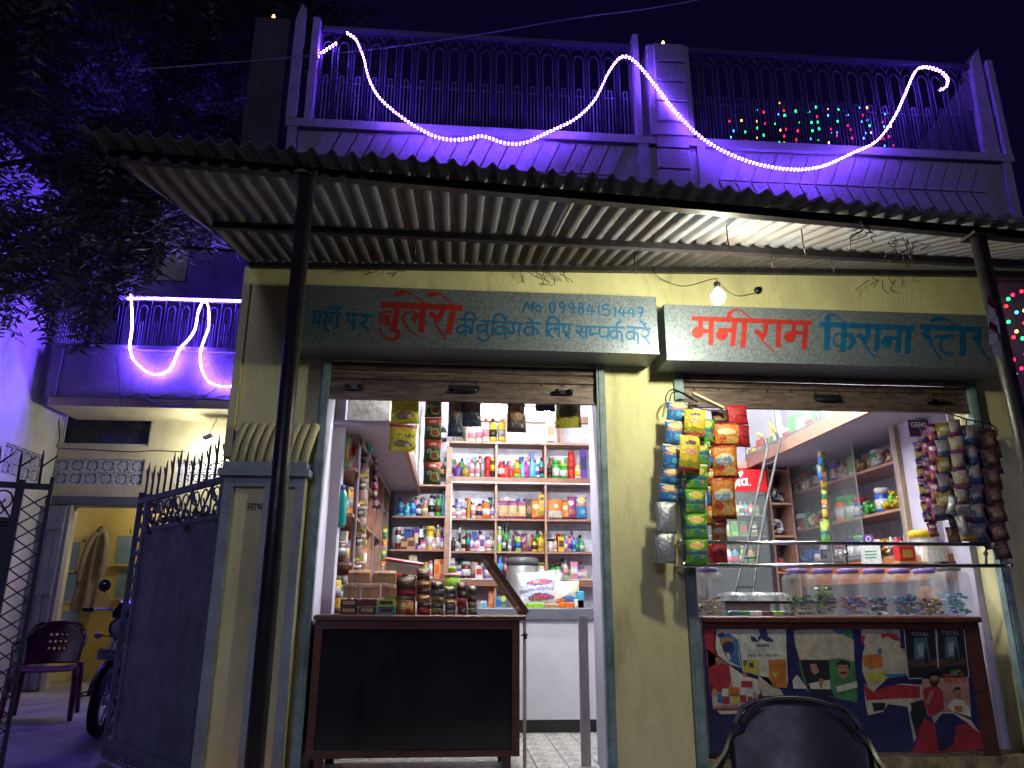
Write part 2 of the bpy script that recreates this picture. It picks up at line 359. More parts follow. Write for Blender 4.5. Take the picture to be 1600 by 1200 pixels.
railing('wrought iron balcony railing left of the block pillar, under the light rope', -1.05, 1.235, 20)
railing('wrought iron balcony railing right of the block pillar, fairy lights behind it', 1.645, 3.9, 20)

# ---- LED light ropes
def light_rope(label, pts, Y, extra=None, r=.0062, pitch=.027, name='led_light_rope', yoff=None, bm=None):
    t_pts = [W(x, y, (yoff(x, y) if yoff else Y)) for x, y in pts]; c = cr(t_pts, 8)
    t = thing(name, label, 'light rope', c[0])
    m_ = MB(); m_.tube(c, r, led, 5); m_.build('rope', t)
    bd = MB(); L = 0; bs = .0078 if bm is None else .014
    for a, b in zip(c, c[1:]):
        d = (b-a).length; k = math.ceil((L)/pitch)*pitch
        while k < L+d:
            p = a.lerp(b, (k-L)/d); 
            for q_ in (-.95, .95): bd.cbox((p.x, p.y+r*q_, p.z), (bs, bs, bs), bm or ledbead)
            k += pitch
        L += d
    bd.build('led_beads', t, kind='stuff')
    return t
light_rope('glowing violet light rope draped in two long swags over the main balcony', [(543, 52), (556, 62), (568, 90), (577, 125), (595, 155), (630, 185), (670, 209), (700, 218), (730, 217), (755, 213), (790, 224), (820, 223), (860, 205), (900, 185), (930, 155), (950, 115), (968, 91), (985, 91), (1005, 110), (1030, 142), (1060, 180), (1100, 218), (1150, 245), (1200, 260), (1250, 265), (1290, 258), (1330, 240), (1370, 220), (1398, 182), (1415, 145), (1430, 112), (1445, 105), (1466, 110), (1480, 122), (1478, 136), (1466, 141)], -.41)
light_rope('short violet light rope end rising to the rail beside the left balcony post', [(490, 95), (504, 82), (527, 67)], -.28)

# ---- awning
zr = lambda x: 3.37+.03*x
zf = lambda x: 3.075-.058*(x+1.6)
YR, YF = -.03, -1.86; PT = .09
def S(x, v):
    x = max(x, -1.43-.26*v)
    return Vector((x, YR+(YF-YR)*v, zr(x)*(1-v)+zf(x)*v+.034*((.5-.5*math.cos(2*math.pi*x/PT))**2.2-.5)))
A_ = thing('corrugated_awning', 'corrugated sheet awning on dark pipe posts and beams over both shop fronts', 'awning', (1, -.9, 2.7))
edges = [-1.7, -.45, .55, 1.55, 2.5, 3.45, 4.3]
for k in range(len(edges)-1):
    x0, x1 = edges[k], edges[k+1]+.03; n = int((x1-x0)/PT*10); m_ = MB(); lift = .004*(k % 2); vs = []
    nv = 5
    for j in range(nv):
        for i in range(n+1):
            p = S(x0+(x1-x0)*i/n, j/(nv-1)*(1+.01*(k % 3))); vs.append((p.x, p.y, p.z+lift))
    o_ = len(vs); vs += [(a, b, c+.006) for a, b, c in vs]; fs = []
    for j in range(nv-1):
        for i in range(n):
            a = j*(n+1)+i; fs.append((a, a+1, a+n+2, a+n+1)); fs.append((o_+a, o_+a+n+1, o_+a+n+2, o_+a+1))
    for i in range(n): a = (nv-1)*(n+1)+i; fs.append((a, a+1, o_+a+1, o_+a))
    m_.add(vs, fs, sheetm, True); m_.build('corrugated_sheet', A_)
def beam(name, Yb, x0, x1, r=.024):
    v = (Yb-YR)/(YF-YR); m_ = MB(); pts = [(x, Yb, S(0, v).z*0+zr(x)*(1-v)+zf(x)*v-.024-r) for x in np.linspace(x0, x1, 9)]
    for a, b in zip(pts, pts[1:]): m_.bar(a, b, r*2, darkpipe)
    m_.build(name, A_); return v
beam('front_beam', -1.7, -1.62, 4.2, .022); beam('middle_beam', -.85, -1.42, 4.25, .02); beam('rear_beam', -.1, -1.42, 4.25, .018)
for bx, tx in ((-.712, -.72), (2.6, 2.53)):
    m_ = MB(); m_.box(0, 0, 0, 0, 0, 0, darkpipe) if False else None
    zt = zr(tx)*.08+zf(tx)*.92-.07
    m_.tube([(bx, -1.7, 0), ((bx+tx)/2, -1.7, 1.4), (tx, -1.7, zt)], .036, darkpipe, 10); m_.build('post', A_)
    m_ = MB(); m_.cbox((tx, -1.7, zt+.008), (.11, .11, .014), darkpipe); m_.build('post_plate', A_)
hk = MB()
for px, py, Yq in ((1137, 375, -1.3), (1255, 382, -1.3), (648, 385, -.85), (822, 350, -.85), (1205, 405, -.85), (1300, 412, -.85), (320, 330, -.9), (207, 268, -1.5), (992, 415, -.5)):
    p = W(px, py, Yq); hk.tube([p+Vector((0, 0, .1)), p, p+Vector((.008, 0, -.06))], .0035, darkpipe, 4)
hk.build('fixing_hook', A_)
# dry garland remains hanging under the awning edge
def twig(label, px, py, Y, n, s):
    m_ = MB(); p0 = W(px, py, Y)
    for _ in range(n):
        a = p0+Vector((random.uniform(-s, s), random.uniform(-.05, .05), 0)); q = [a]
        for k in range(4): q.append(q[-1]+Vector((random.uniform(-.05, .05), random.uniform(-.03, .03), -random.uniform(.005, .04))))
        m_.tube(q, .0028, darkpipe, 4)
    m_.build('dry_garland', label=label, cat='garland')
twig('dry twiggy garland remains under the awning above the phone number sign', 620, 408, -.12, 9, .14)
twig('small tuft of dry twigs under the awning above the phone number digits', 862, 420, -.12, 8, .1)
twig('dry strings dangling from the awning front near the right post', 1350, 350, -1.72, 7, .03)
twig('tangled dry roots hanging from the awning edge left of the right post', 1415, 375, -1.7, 10, .08)
twig('loose wire ends hanging on the wall above the second signboard', 1368, 435, -.12, 4, .09)

# ---- signboards with hand painted lettering
SY = -.3
blue_p = mat('blue_sign_paint', (.004, .1, .24), .45, var=.2, scale=25); red_p = mat('red_sign_paint', (.32, .02, .015), .45, var=.2, scale=25)
def signbox(label, x0, x1, z0, z1):
    t = thing('signboard', label, 'signboard', ((x0+x1)/2, SY, z0)); m_ = MB()
    m_.box(x0, x1, SY, -.003, z0, z1, galv); m_.build('sheet_metal_box', t)
    m_ = MB(); m_.box(x0-.003, x1+.003, SY-.004, SY+.014, z0-.004, z0+.008, galv); m_.build('folded_edge', t)
    return t
a, b, c, d = W(467, 441, SY), W(1025, 467, SY), W(467, 537, SY), W(1025, 552, SY)
S1 = signbox('galvanised signboard with red and blue Hindi lettering and a mobile number', a.x, b.x, (c.z+d.z)/2, (a.z+b.z)/2)
c2, d2, a2, b2 = W(1042, 556, SY), W(1560, 582, SY), W(1042, 472, SY), W(1545, 496, SY)
S2 = signbox('galvanised signboard with large red and blue Hindi shop name beside the bulb', c2.x, 3.72, (c2.z+d2.z)/2, (a2.z+b2.z)/2)
def zone(ox, oy, s): return lambda x, y, l: W(ox+x/s, oy+y/s, SY-l)
m_ = MB(); f1 = zone(470, 435, 5.714); b_ = 25
for q in ([(100, 300), (200, 303)], [(195, 305), (360, 312)], [(95, 322), (122, 325), (135, 347), (112, 370), (125, 395), (165, 392)], [(170, 300), (162, 438)], [(235, 305), (232, 348), (268, 350), (280, 378), (240, 395), (215, 420), (225, 455), (255, 475)],
          [(232, 365), (205, 380), (218, 400), (245, 395)], [(330, 305), (320, 450)], [(258, 245), (280, 270), (318, 280), (355, 262)], [(400, 318), (635, 330)], [(425, 320), (428, 375), (450, 400), (475, 395)], [(480, 325), (468, 460)],
          [(545, 330), (580, 348), (582, 378), (550, 400), (522, 388)], [(548, 398), (602, 472)]): stroke(m_, q, b_, blue_p, f1)
disc(m_, 312, 247, 14, 12, blue_p, f1)
f2 = zone(700, 450, 4.706)
for q in ([(80, 228), (215, 235)], [(128, 230), (130, 355)], [(130, 278), (88, 278), (62, 305), (85, 332), (130, 310)], [(130, 285), (155, 290), (162, 318), (154, 335)], [(185, 232), (174, 340)], [(122, 230), (130, 195), (158, 178), (190, 192), (206, 232)],
          [(238, 243), (340, 248)], [(330, 248), (555, 262)], [(290, 248), (285, 335)], [(285, 275), (240, 272), (212, 298), (240, 322), (285, 308)], [(285, 335), (300, 362), (275, 388), (238, 384), (213, 358)],
          [(335, 248), (328, 355)], [(335, 248), (345, 205), (380, 192), (410, 213), (430, 250)], [(405, 250), (425, 380)], [(405, 290), (368, 285), (348, 312), (370, 340), (410, 325)], [(410, 290), (438, 298), (446, 332)],
          [(480, 265), (486, 318), (467, 338), (452, 318)], [(530, 265), (520, 350)], [(570, 255), (695, 262)], [(625, 262), (628, 350)], [(628, 290), (583, 287), (565, 318), (590, 345), (628, 328)], [(628, 290), (658, 308), (655, 345)], [(590, 222), (607, 232), (625, 258)],
          [(715, 262), (920, 270)], [(730, 265), (728, 360)], [(730, 262), (745, 222), (780, 212), (808, 232), (820, 268)], [(820, 270), (812, 362)], [(812, 302), (792, 297), (788, 325)], [(788, 300), (757, 302), (742, 335), (775, 366)],
          [(850, 272), (848, 305), (862, 328), (892, 318)], [(892, 272), (888, 335), (862, 348), (900, 370)], [(940, 282), (1110, 286)], [(1105, 287), (1300, 292)], [(985, 285), (978, 315), (942, 330)], [(945, 308), (1000, 372)], [(980, 325), (1012, 325)], [(1020, 288), (1014, 372)],
          [(1050, 290), (1045, 330), (1058, 345), (1068, 335)], [(1045, 335), (1100, 335)], [(1115, 292), (1113, 335), (1135, 360), (1175, 352)], [(1182, 292), (1174, 375)], [(1240, 292), (1245, 378)], [(1245, 315), (1207, 315), (1193, 345), (1213, 368), (1247, 352)], [(1245, 320), (1275, 332), (1285, 405)],
          [(1240, 287), (1242, 260), (1270, 250)], [(1315, 285), (1490, 300)], [(1365, 292), (1370, 385)], [(1367, 325), (1327, 323), (1313, 352), (1333, 376), (1368, 362)], [(1368, 325), (1395, 345), (1398, 415)],
          [(1445, 300), (1472, 315), (1474, 342), (1446, 360), (1426, 350)], [(1446, 358), (1487, 417)], [(1410, 245), (1432, 258), (1455, 290)]): stroke(m_, q, 16, blue_p, f2)
for cx, cy in ((435, 212), (1262, 234), (1455, 262), (718, 172)): disc(m_, cx, cy, 9, 9, blue_p, f2)
def ring(cx, cy, rx, ry): return [(cx+rx*math.cos(t), cy+ry*math.sin(t)) for t in np.linspace(0, 2*math.pi, 9)]
for q in ([(550, 175), (580, 98), (597, 150), (637, 102), (618, 170)],): stroke(m_, q, 13, blue_p, f2, smooth=False)
for q in (ring(665, 150, 20, 22), ring(768, 143, 20, 38), ring(838, 125, 17, 20), [(857, 125), (852, 165), (836, 188)], ring(907, 130, 17, 20), [(926, 130), (920, 170), (908, 194)], ring(978, 128, 14, 18), ring(978, 170, 18, 22)): stroke(m_, q, 13, blue_p, f2)
for q in ([(1045, 115), (1020, 168), (1085, 172)], [(1062, 130), (1055, 198)], [(1110, 125), (1105, 198)], [(1232, 140), (1228, 208)], [(1278, 138), (1252, 182), (1312, 187)], [(1293, 150), (1288, 212)], [(1348, 140), (1322, 184), (1378, 190)], [(1362, 152), (1358, 215)], [(1388, 143), (1435, 150), (1410, 222)], [(1398, 182), (1436, 185)]): stroke(m_, q, 13, blue_p, f2, smooth=False)
stroke(m_, [(1190, 126), (1147, 125), (1141, 155), (1178, 158), (1192, 182), (1168, 203), (1137, 192)], 13, blue_p, f2)
m_.build('blue_lettering', S1)
m_ = MB()
stroke(m_, [(718, 232), (1442, 264)], 54, red_p, f1)
for q, wd in (([(858, 258), (840, 440)], 52), ([(820, 308), (762, 295), (718, 330), (722, 385), (770, 412), (828, 398)], 24), ([(768, 330), (776, 400)], 42), ([(840, 438, 40), (800, 452, 38)], 38), ([(800, 452, 30), (862, 468, 34), (870, 515, 34), (830, 543, 28), (770, 535, 20), (722, 495, 14), (703, 440, 10)], 30),
              ([(1095, 258), (1075, 482)], 52), ([(1062, 325, 40), (1030, 335, 44), (1003, 385, 46)], 42), ([(1035, 308, 20), (985, 298, 18), (935, 312, 20), (915, 352, 22), (937, 412, 18), (985, 470, 14), (1055, 522, 12)], 16),
              ([(828, 140, 20), (860, 138, 44), (905, 128, 44), (945, 118, 24), (990, 142, 14), (1108, 222, 14)], 20), ([(1275, 262, 46), (1250, 335, 46), (1215, 392, 40)], 45), ([(1150, 312, 40), (1195, 335, 44), (1215, 385, 30)], 40), ([(1195, 400), (1300, 547)], 17),
              ([(1365, 268), (1320, 500)], 54), ([(1122, 146, 18), (1158, 148, 46), (1205, 136, 40), (1240, 134, 22), (1290, 172, 14), (1372, 248, 14)], 20)): stroke(m_, q, wd, red_p, f1)
m_.build('red_lettering', S1)
m_ = MB(); f3 = zone(1060, 470, 6.154)
for q, wd in (([(128, 168), (1280, 214)], 44), ([(215, 190), (212, 280)], 44), ([(190, 288), (322, 292)], 40), ([(318, 185), (312, 425)], 48), ([(385, 278), (530, 284)], 40), ([(542, 200), (520, 437)], 48), ([(640, 200), (618, 448)], 50),
              ([(490, 172, 46), (492, 128, 42), (525, 95, 26), (565, 85, 16), (610, 102, 16), (702, 168, 14)], 20), ([(845, 212, 44), (832, 310, 44), (800, 372, 36)], 44), ([(735, 290, 40), (782, 315, 48), (805, 368, 30)], 42), ([(798, 372), (922, 495)], 17),
              ([(967, 212), (958, 447)], 50), ([(1112, 212), (1108, 290)], 40), ([(1080, 305), (1212, 312)], 38), ([(1227, 212), (1207, 470)], 50)): stroke(m_, q, wd, red_p, f3)
for cx, cy in ((184, 306), (418, 326), (1072, 346)): disc(m_, cx, cy, 58, 56, red_p, f3)
m_.build('red_lettering', S2)
m_ = MB(); f4 = zone(1260, 470, 5.333)
for q, wd in (([(108, 195), (905, 228)], 44), ([(178, 150), (168, 410)], 48), ([(177, 155, 46), (190, 120, 30), (240, 120, 14), (280, 150, 12), (328, 184, 12)], 20), ([(318, 205), (302, 425)], 46), ([(302, 275), (252, 280), (225, 320), (248, 372), (300, 385)], 18),
              ([(312, 285, 26), (368, 292, 44), (393, 340, 42), (352, 392, 30), (310, 388, 20)], 30), ([(522, 220, 42), (505, 300, 42), (478, 348, 34)], 40), ([(425, 283, 38), (470, 308, 42), (485, 342, 24)], 40), ([(470, 345), (572, 475)], 16), ([(602, 222), (580, 418)], 46),
              ([(645, 308), (770, 312)], 36), ([(778, 225), (760, 430)], 44), ([(852, 228), (840, 442)], 46), ([(945, 215), (1455, 242)], 44), ([(1012, 228), (1000, 292)], 38), ([(958, 262, 34), (1018, 308, 38), (1050, 340, 24)], 34), ([(1012, 322), (1130, 502)], 16),
              ([(1060, 305), (1222, 290)], 28), ([(1225, 285, 24), (1135, 318, 24), (1118, 385, 22), (1158, 438, 20), (1225, 438, 16)], 22), ([(1302, 245), (1300, 457)], 48), ([(1035, 170, 24), (1080, 152, 46), (1138, 148, 24), (1190, 172, 14), (1262, 218, 14)], 20),
              ([(1442, 245, 40), (1438, 320, 40), (1425, 360, 32)], 40), ([(1380, 300, 38), (1425, 335, 40), (1440, 365, 24)], 38), ([(1430, 365), (1530, 502)], 16)): stroke(m_, q, wd, blue_p, f4)
disc(m_, 665, 345, 45, 44, blue_p, f4)
m_.build('blue_lettering', S2)

# ---- rolling shutters
def shutter(label, x0, x1, zb, zt, locks):
    t = thing('rolling_shutter', label, 'shutter', ((x0+x1)/2, .03, zb))
    m_ = MB(); m_.box(x0, x1, .0, .03, zb, zb+.13, shutterm); m_.box(x0, x1, -.006, -.0002, zb, zb+.02, shutterm); m_.box(x0, x1, -.004, -.0002, zb+.118, zb+.13, shutterm); m_.build('bottom_bar', t)
    z = zb+.131
    while z < zt:
        s_ = MB(); s_.prism([(x0, .012, z), (x0, -.004, z+.012), (x0, -.008, z+.03), (x0, -.004, z+.05), (x0, .012, z+.062), (x0, .024, z+.03)], (x1-x0, 0, 0), shutterm); s_.build('slat', t); z += .064
    cx = (x0+x1)/2; m_ = MB(); m_.tube([(cx-.09, -.006, zb+.075), (cx-.07, -.03, zb+.07), (cx+.07, -.03, zb+.07), (cx+.09, -.006, zb+.075)], .011, blackm, 6); m_.cbox((cx, -.004, zb+.095), (.2, .006, .03), blackm); m_.build('pull_handle', t)
    for lx in locks:
        m_ = MB(); m_.cbox((lx, -.012, zb+.075), (.12, .022, .03), blackm); m_.lathe([(.02, 0), (.02, .02)], blackm, (lx-.04, -.03, zb+.07), 8); m_.lathe([(.02, 0), (.02, .02)], blackm, (lx+.04, -.03, zb+.07), 8); m_.build('shutter_lock', t)
    rv = MB()
    for i in range(12): x = x0+.08+(x1-x0-.16)*i/11; rv.cbox((x, -.007, zb+.124), (.012, .006, .008), blackm)
    rv.build('rivets', t, kind='stuff')
shutter('half-raised rusty rolling shutter over the left shop counter', -.842, .942, 2.385, 2.66, (-.68, .72))
shutter('half-raised rusty rolling shutter over the right shop with the snack strips', 1.545, 3.6, 2.385, 2.68, (3.35,))

# ---- hanging bulb at the front
bp_ = W(1122, 465, -.98); bt = thing('hanging_bulb', 'bright round bulb hanging from the awning before the red lettered sign', 'light bulb', bp_)
m_ = MB(); m_.lathe([(.004, -.04), (.028, -.032), (.04, -.006), (.036, .02), (.018, .042), (.014, .05)], bulbm, bp_, 14); m_.build('glass_bulb', bt)
m_ = MB(); m_.lathe([(.016, .05), (.02, .055), (.02, .09), (.008, .1)], blackm, bp_, 10); m_.build('bulb_holder', bt)
m_ = MB(); m_.tube(cr([bp_+Vector((0, 0, .1)), bp_+Vector((.0, .05, .14)), W(1065, 447, -.3), W(1025, 430, -.15), W(1023, 405, -.12)], 5), .003, blackm, 4)
m_.tube(cr([bp_+Vector((0, 0, .1)), W(1150, 462, -.3), W(1180, 458, -.02)], 5), .003, blackm, 4); m_.build('flex_cord', bt)
m_ = MB(); q = W(1184, 454, -.01); m_.lathe([(.03, 0), (.022, .02)], blackm, (0, 0, 0), 8, Matrix.Translation(q) @ Matrix.Rotation(math.pi/2, 4, 'X')); m_.build('cable_rose', label='small black cable rose on the cream wall right of the bulb', cat='cable rose')
# diyas
def diya(label, p):
    t = thing('oil_lamp', label, 'oil lamp', p); m_ = MB(); m_.lathe([(.012, 0), (.03, .006), (.042, .026), (.036, .026), (.024, .012), (.004, .01)], mat('terracotta', (.35, .12, .05), .8), p, 10); m_.build('clay_bowl', t)
    m_ = MB(); m_.lathe([(.004, .02), (.012, .03), (.009, .045), (.001, .062)], flame, (p[0], p[1]-.03, p[2]), 8); m_.build('flame', t)
q = W(427, 30, .05); diya('tiny lit clay lamp on top of the dark stair tower', (q.x, .08, 5.421))
q = W(1033, 70, -.28); diya('tiny lit clay lamp on top of the block pillar between railings', (q.x, -.3, 5.051))
diya('added unseen clay lamp at the foot of the pilaster for the orange glow', (-1.12, -.3, 0))  # added below the view for the warm glow on the pilaster
# ================================================================== GOODS: MAKERS
def packmat(name, base, bands=(), blobs=(), rough=.28, metal=0):
    if name in MATS: return MATS[name]
    m = bpy.data.materials.new(name); m.use_nodes = True; n = m.node_tree.nodes; l = m.node_tree.links; b = n['Principled BSDF']
    b.inputs['Roughness'].default_value = rough; b.inputs['Metallic'].default_value = metal
    uv = n.new('ShaderNodeUVMap'); nz = n.new('ShaderNodeTexNoise'); nz.inputs['Scale'].default_value = 7; nz.inputs['Detail'].default_value = 4; l.new(uv.outputs[0], nz.inputs['Vector'])
    ma = n.new('ShaderNodeVectorMath'); ma.operation = 'MULTIPLY_ADD'; ma.inputs[1].default_value = (.12, .12, .12); l.new(nz.outputs['Color'], ma.inputs[0]); l.new(uv.outputs[0], ma.inputs[2])
    sb = n.new('ShaderNodeVectorMath'); sb.operation = 'SUBTRACT'; sb.inputs[1].default_value = (.06, .06, 0); l.new(ma.outputs[0], sb.inputs[0])
    sp = n.new('ShaderNodeSeparateXYZ'); l.new(sb.outputs[0], sp.inputs[0])
    def mth(op, a, b_=None):
        k = n.new('ShaderNodeMath'); k.operation = op
        for i, q in enumerate((a, b_)):
            if q is None: continue
            if isinstance(q, (int, float)): k.inputs[i].default_value = q
            else: l.new(q, k.inputs[i])
        return k.outputs[0]
    cur = None
    def over(fac, col):
        nonlocal cur
        k = n.new('ShaderNodeMix'); k.data_type = 'RGBA'; l.new(fac, k.inputs[0])
        if cur is None: k.inputs[6].default_value = (*base, 1)
        else: l.new(cur, k.inputs[6])
        k.inputs[7].default_value = (*col, 1); cur = k.outputs[2]
    for v0, v1, col in bands: over(mth('MULTIPLY', mth('GREATER_THAN', sp.outputs[1], v0), mth('LESS_THAN', sp.outputs[1], v1)), col)
    for u, v, ru, rv, col in blobs:
        a = mth('POWER', mth('DIVIDE', mth('SUBTRACT', sp.outputs[0], u), ru), 2); c = mth('POWER', mth('DIVIDE', mth('SUBTRACT', sp.outputs[1], v), rv), 2)
        over(mth('LESS_THAN', mth('ADD', a, c), 1), col)
    # fine print speckle
    n3 = n.new('ShaderNodeTexNoise'); n3.inputs['Scale'].default_value = 26; n3.inputs['Detail'].default_value = 2; l.new(uv.outputs[0], n3.inputs['Vector'])
    sc2 = mth('MULTIPLY', mth('GREATER_THAN', n3.outputs[0], .6), .45)
    over(sc2, tuple(min(1, .25+x*.9) for x in base))
    l.new(cur, b.inputs['Base Color'])
    n2 = n.new('ShaderNodeTexNoise'); n2.inputs['Scale'].default_value = 9; n2.inputs['Detail'].default_value = 3; l.new(uv.outputs[0], n2.inputs['Vector'])
    bp = n.new('ShaderNodeBump'); bp.inputs['Strength'].default_value = .5; bp.inputs['Distance'].default_value = .02; l.new(n2.outputs[0], bp.inputs['Height']); l.new(bp.outputs[0], b.inputs['Normal'])
    MATS[name] = m; return m
def pouch_mesh(w, h, t, m, nu=6, nv=9, seed=0):
    "pillow pack hanging down from z=0, with crimped ends; UV v=1 at the top"
    r = random.Random(seed); b = MB(); vs = []; uv = []
    for side in (-1, 1):
        for j in range(nv):
            v = j/(nv-1)
            for i in range(nu):
                u = i/(nu-1); e = math.sin(math.pi*min(1, max(0, (v-.07)/.86)))**.6*math.sin(math.pi*u)**.7 if .07 < v < .93 else 0
                wr = 1-.07*math.sin(math.pi*v)
                vs.append(((u-.5)*w*wr, side*(t/2*e+.001)+r.uniform(-1, 1)*t*.06, -(1-v)*h+r.uniform(-1, 1)*h*.004)); uv.append((u, v))
    K = nu*nv; fs = []
    for j in range(nv-1):
        for i in range(nu-1):
            a = j*nu+i; fs.append((a, a+1, a+nu+1, a+nu)); fs.append((K+a, K+a+nu, K+a+nu+1, K+a+1))
    for j in range(nv-1): fs.append((j*nu, (j+1)*nu, K+(j+1)*nu, K+j*nu)); fs.append((j*nu+nu-1, K+j*nu+nu-1, K+(j+1)*nu+nu-1, (j+1)*nu+nu-1))
    for i in range(nu-1): fs.append((i, K+i, K+i+1, i+1)); a = (nv-1)*nu; fs.append((a+i, a+i+1, K+a+i+1, K+a+i))
    b.add(vs, fs, m, True); b.uv = uv; return b.mesh('packet')
R_, G_, Y_, Wt, Bk = (.5, .02, .02), (.03, .25, .04), (.75, .52, .03), (.8, .8, .8), (.02, .02, .02)
PK = dict(
    yellowchip=packmat('yellow_chip_print', (.62, .55, .02), [(.86, 1, (.45, .03, .04)), (.8, .86, (.7, .5, .1))], [(.35, .6, .28, .16, (.8, .68, .03)), (.5, .25, .36, .13, (.2, .13, .06)), (.7, .22, .1, .07, (.6, .5, .35))]),
    redgreen=packmat('red_green_noodle_print', (.03, .06, .02), [(.66, 1, (.5, .05, .02))], [(.28, .5, .17, .11, (.4, .5, .3)), (.62, .3, .3, .2, (.45, .4, .1)), (.64, .3, .2, .13, (.3, .1, .02)), (.5, .8, .25, .06, (.7, .55, .45))]),
    dark=packmat('dark_pack_print', (.03, .035, .06), [(.1, .16, (.02, .08, .15))], [(.5, .55, .35, .18, (.15, .07, .04))]),
    brown=packmat('brown_pack_print', (.05, .03, .03), [], [(.5, .45, .4, .2, (.3, .15, .06))]),
    olive=packmat('olive_pack_print', (.35, .33, .03), [(.7, .86, (.5, .45, .05))], [(.5, .45, .38, .2, (.1, .08, .03))]),
    bluechip=packmat('blue_chip_print', (.03, .16, .45), [(.55, .64, (.6, .2, .04)), (.94, 1, (.7, .6, .3))], [(.55, .78, .42, .14, (.7, .5, .2)), (.6, .28, .22, .12, (.1, .45, .65)), (.78, .3, .09, .08, (.7, .65, .5))]),
    green=packmat('green_chip_print', (.13, .4, .03), [(.4, .55, (.03, .1, .25))], [(.5, .76, .36, .15, (.75, .5, .1)), (.6, .27, .3, .1, (.05, .3, .3)), (.75, .3, .08, .07, (.6, .2, .05))]),
    orange=packmat('orange_snack_print', (.62, .2, .02), [(.93, 1, (.35, .03, .02)), (0, .08, (.35, .03, .02))], [(.5, .6, .42, .14, (.7, .62, .35)), (.62, .25, .3, .16, (.65, .4, .12)), (.3, .3, .14, .1, (.6, .05, .03))]),
    yellow=packmat('yellow_snack_print', (.65, .48, .03), [(0, .12, (.4, .04, .04)), (.12, .3, (.3, .3, .03))], [(.5, .8, .3, .07, (.1, .05, .1)), (.5, .55, .3, .1, (.6, .3, .2))]),
    red=packmat('red_pack_print', (.5, .01, .02), [(.4, .5, (.2, .01, .01))], [(.5, .7, .3, .08, (.25, .03, .03))]),
    silver=packmat('silver_pack_foil', (.45, .47, .48), [], [(.5, .5, .3, .2, (.5, .52, .52))], rough=.25, metal=.6),
    purple=packmat('purple_gold_print', (.06, .02, .13), [(.3, .5, (.35, .2, .06))], [(.5, .7, .3, .12, (.35, .3, .5))], rough=.2, metal=.3),
    pinkfoil=packmat('pink_foil_print', (.24, .04, .16), [(.2, .4, (.4, .15, .08))], [(.4, .7, .3, .12, (.6, .5, .6))], rough=.2, metal=.4),
    gold=packmat('gold_grey_print', (.26, .18, .03), [(0, .25, (.05, .06, .15))], [(.5, .6, .35, .14, (.4, .38, .3))]),
    whitemag=packmat('white_magenta_print', (.3, .26, .22), [(0, .3, (.14, .01, .09))], [(.5, .4, .3, .12, (.25, .18, .06))]),
    greyblue=packmat('grey_blue_print', (.17, .18, .21), [(0, .35, (.02, .04, .14))], [(.5, .7, .3, .1, (.3, .15, .15))]),
    darkbrown=packmat('dark_brown_print', (.09, .03, .025), [(.6, .66, (.2, .1, .05))], [(.5, .4, .3, .15, (.2, .14, .08))]),
    pinkdark=packmat('pink_grey_card_print', (.42, .3, .28), [(0, .12, (.6, .55, .1)), (.55, .9, (.06, .05, .05))], [(.5, .75, .25, .06, (.6, .6, .6))]),
    teal=packmat('teal_pack_print', (.01, .32, .32), [], [(.5, .5, .3, .15, (.3, .55, .55))]),
    whiterice=packmat('rice_bag_print', (.62, .62, .64), [(.42, .5, (.3, .3, .5))], [(.55, .66, .36, .1, (.1, .08, .35)), (.55, .66, .3, .06, (.6, .05, .06)), (.55, .25, .36, .1, (.1, .08, .35)), (.55, .25, .3, .06, (.6, .05, .06))]),
    creamrice=packmat('cream_bag_print', (.6, .55, .38), [(0, .45, (.65, .6, .55))], [(.6, .25, .3, .14, (.05, .2, .5)), (.3, .2, .16, .12, (.6, .2, .03))]),
    magcream=packmat('magenta_cream_print', (.6, .42, .22), [(.72, 1, (.22, .02, .16)), (0, .12, (.25, .02, .15))], [(.5, .45, .3, .16, (.65, .5, .25))]),
    orangewhite=packmat('orange_white_print', (.75, .2, .02), [(0, .38, (.65, .63, .6))], [(.5, .62, .15, .1, (.8, .7, .5))]))
_pm = {}
def hang_pack(kind, x, y0, y1, wpx, Y, parent=None, tilt=0, label=None, group=None, t=.05, name='packet'):
    "packet whose top middle hangs at photo pixel (x,y0) on plane Y"
    a = W(x, y0, Y); b = W(x, y1, Y); h = max(.02, a.z-b.z); wd = (W(x+wpx/2, y0, Y)-W(x-wpx/2, y0, Y)).x
    key = (kind, round(wd, 2), round(h, 2), t)
    if key not in _pm: _pm[key] = pouch_mesh(wd, h, t, PK[kind], seed=len(_pm))
    o = bpy.data.objects.new(name, _pm[key]); COL.objects.link(o)
    pos = a if parent is None else a-Vector(WL[parent.name])
    o.location = pos; o.parent = parent; o.rotation_euler = (random.uniform(-.1, .1), tilt, random.uniform(-.25, .25))
    if parent is None: tag(o, label, 'snack packet' if not label or 'bag' not in label else 'bag', group)
    return o
def strip(label, packs, Y, cat='packet strip', name='packet_strip'):
    "packs: (kind,x,y0,y1,w[,tilt])"
    p0 = packs[0]; t = thing(name, label, cat, W(p0[1], p0[2], Y), group=None)
    for p in packs: hang_pack(p[0], p[1], p[2], p[3], p[4], Y, t, p[5] if len(p) > 5 else 0)
    return t
ORD = ['first', 'second', 'third', 'fourth', 'fifth', 'sixth', 'seventh', 'eighth', 'ninth', 'tenth', 'eleventh', 'twelfth', 'thirteenth', 'fourteenth', 'fifteenth', 'sixteenth', 'seventeenth', 'eighteenth', 'nineteenth', 'twentieth', 'twenty-first', 'twenty-second', 'twenty-third', 'twenty-fourth', 'twenty-fifth', 'twenty-sixth', 'twenty-seventh', 'twenty-eighth']
_gm = {}
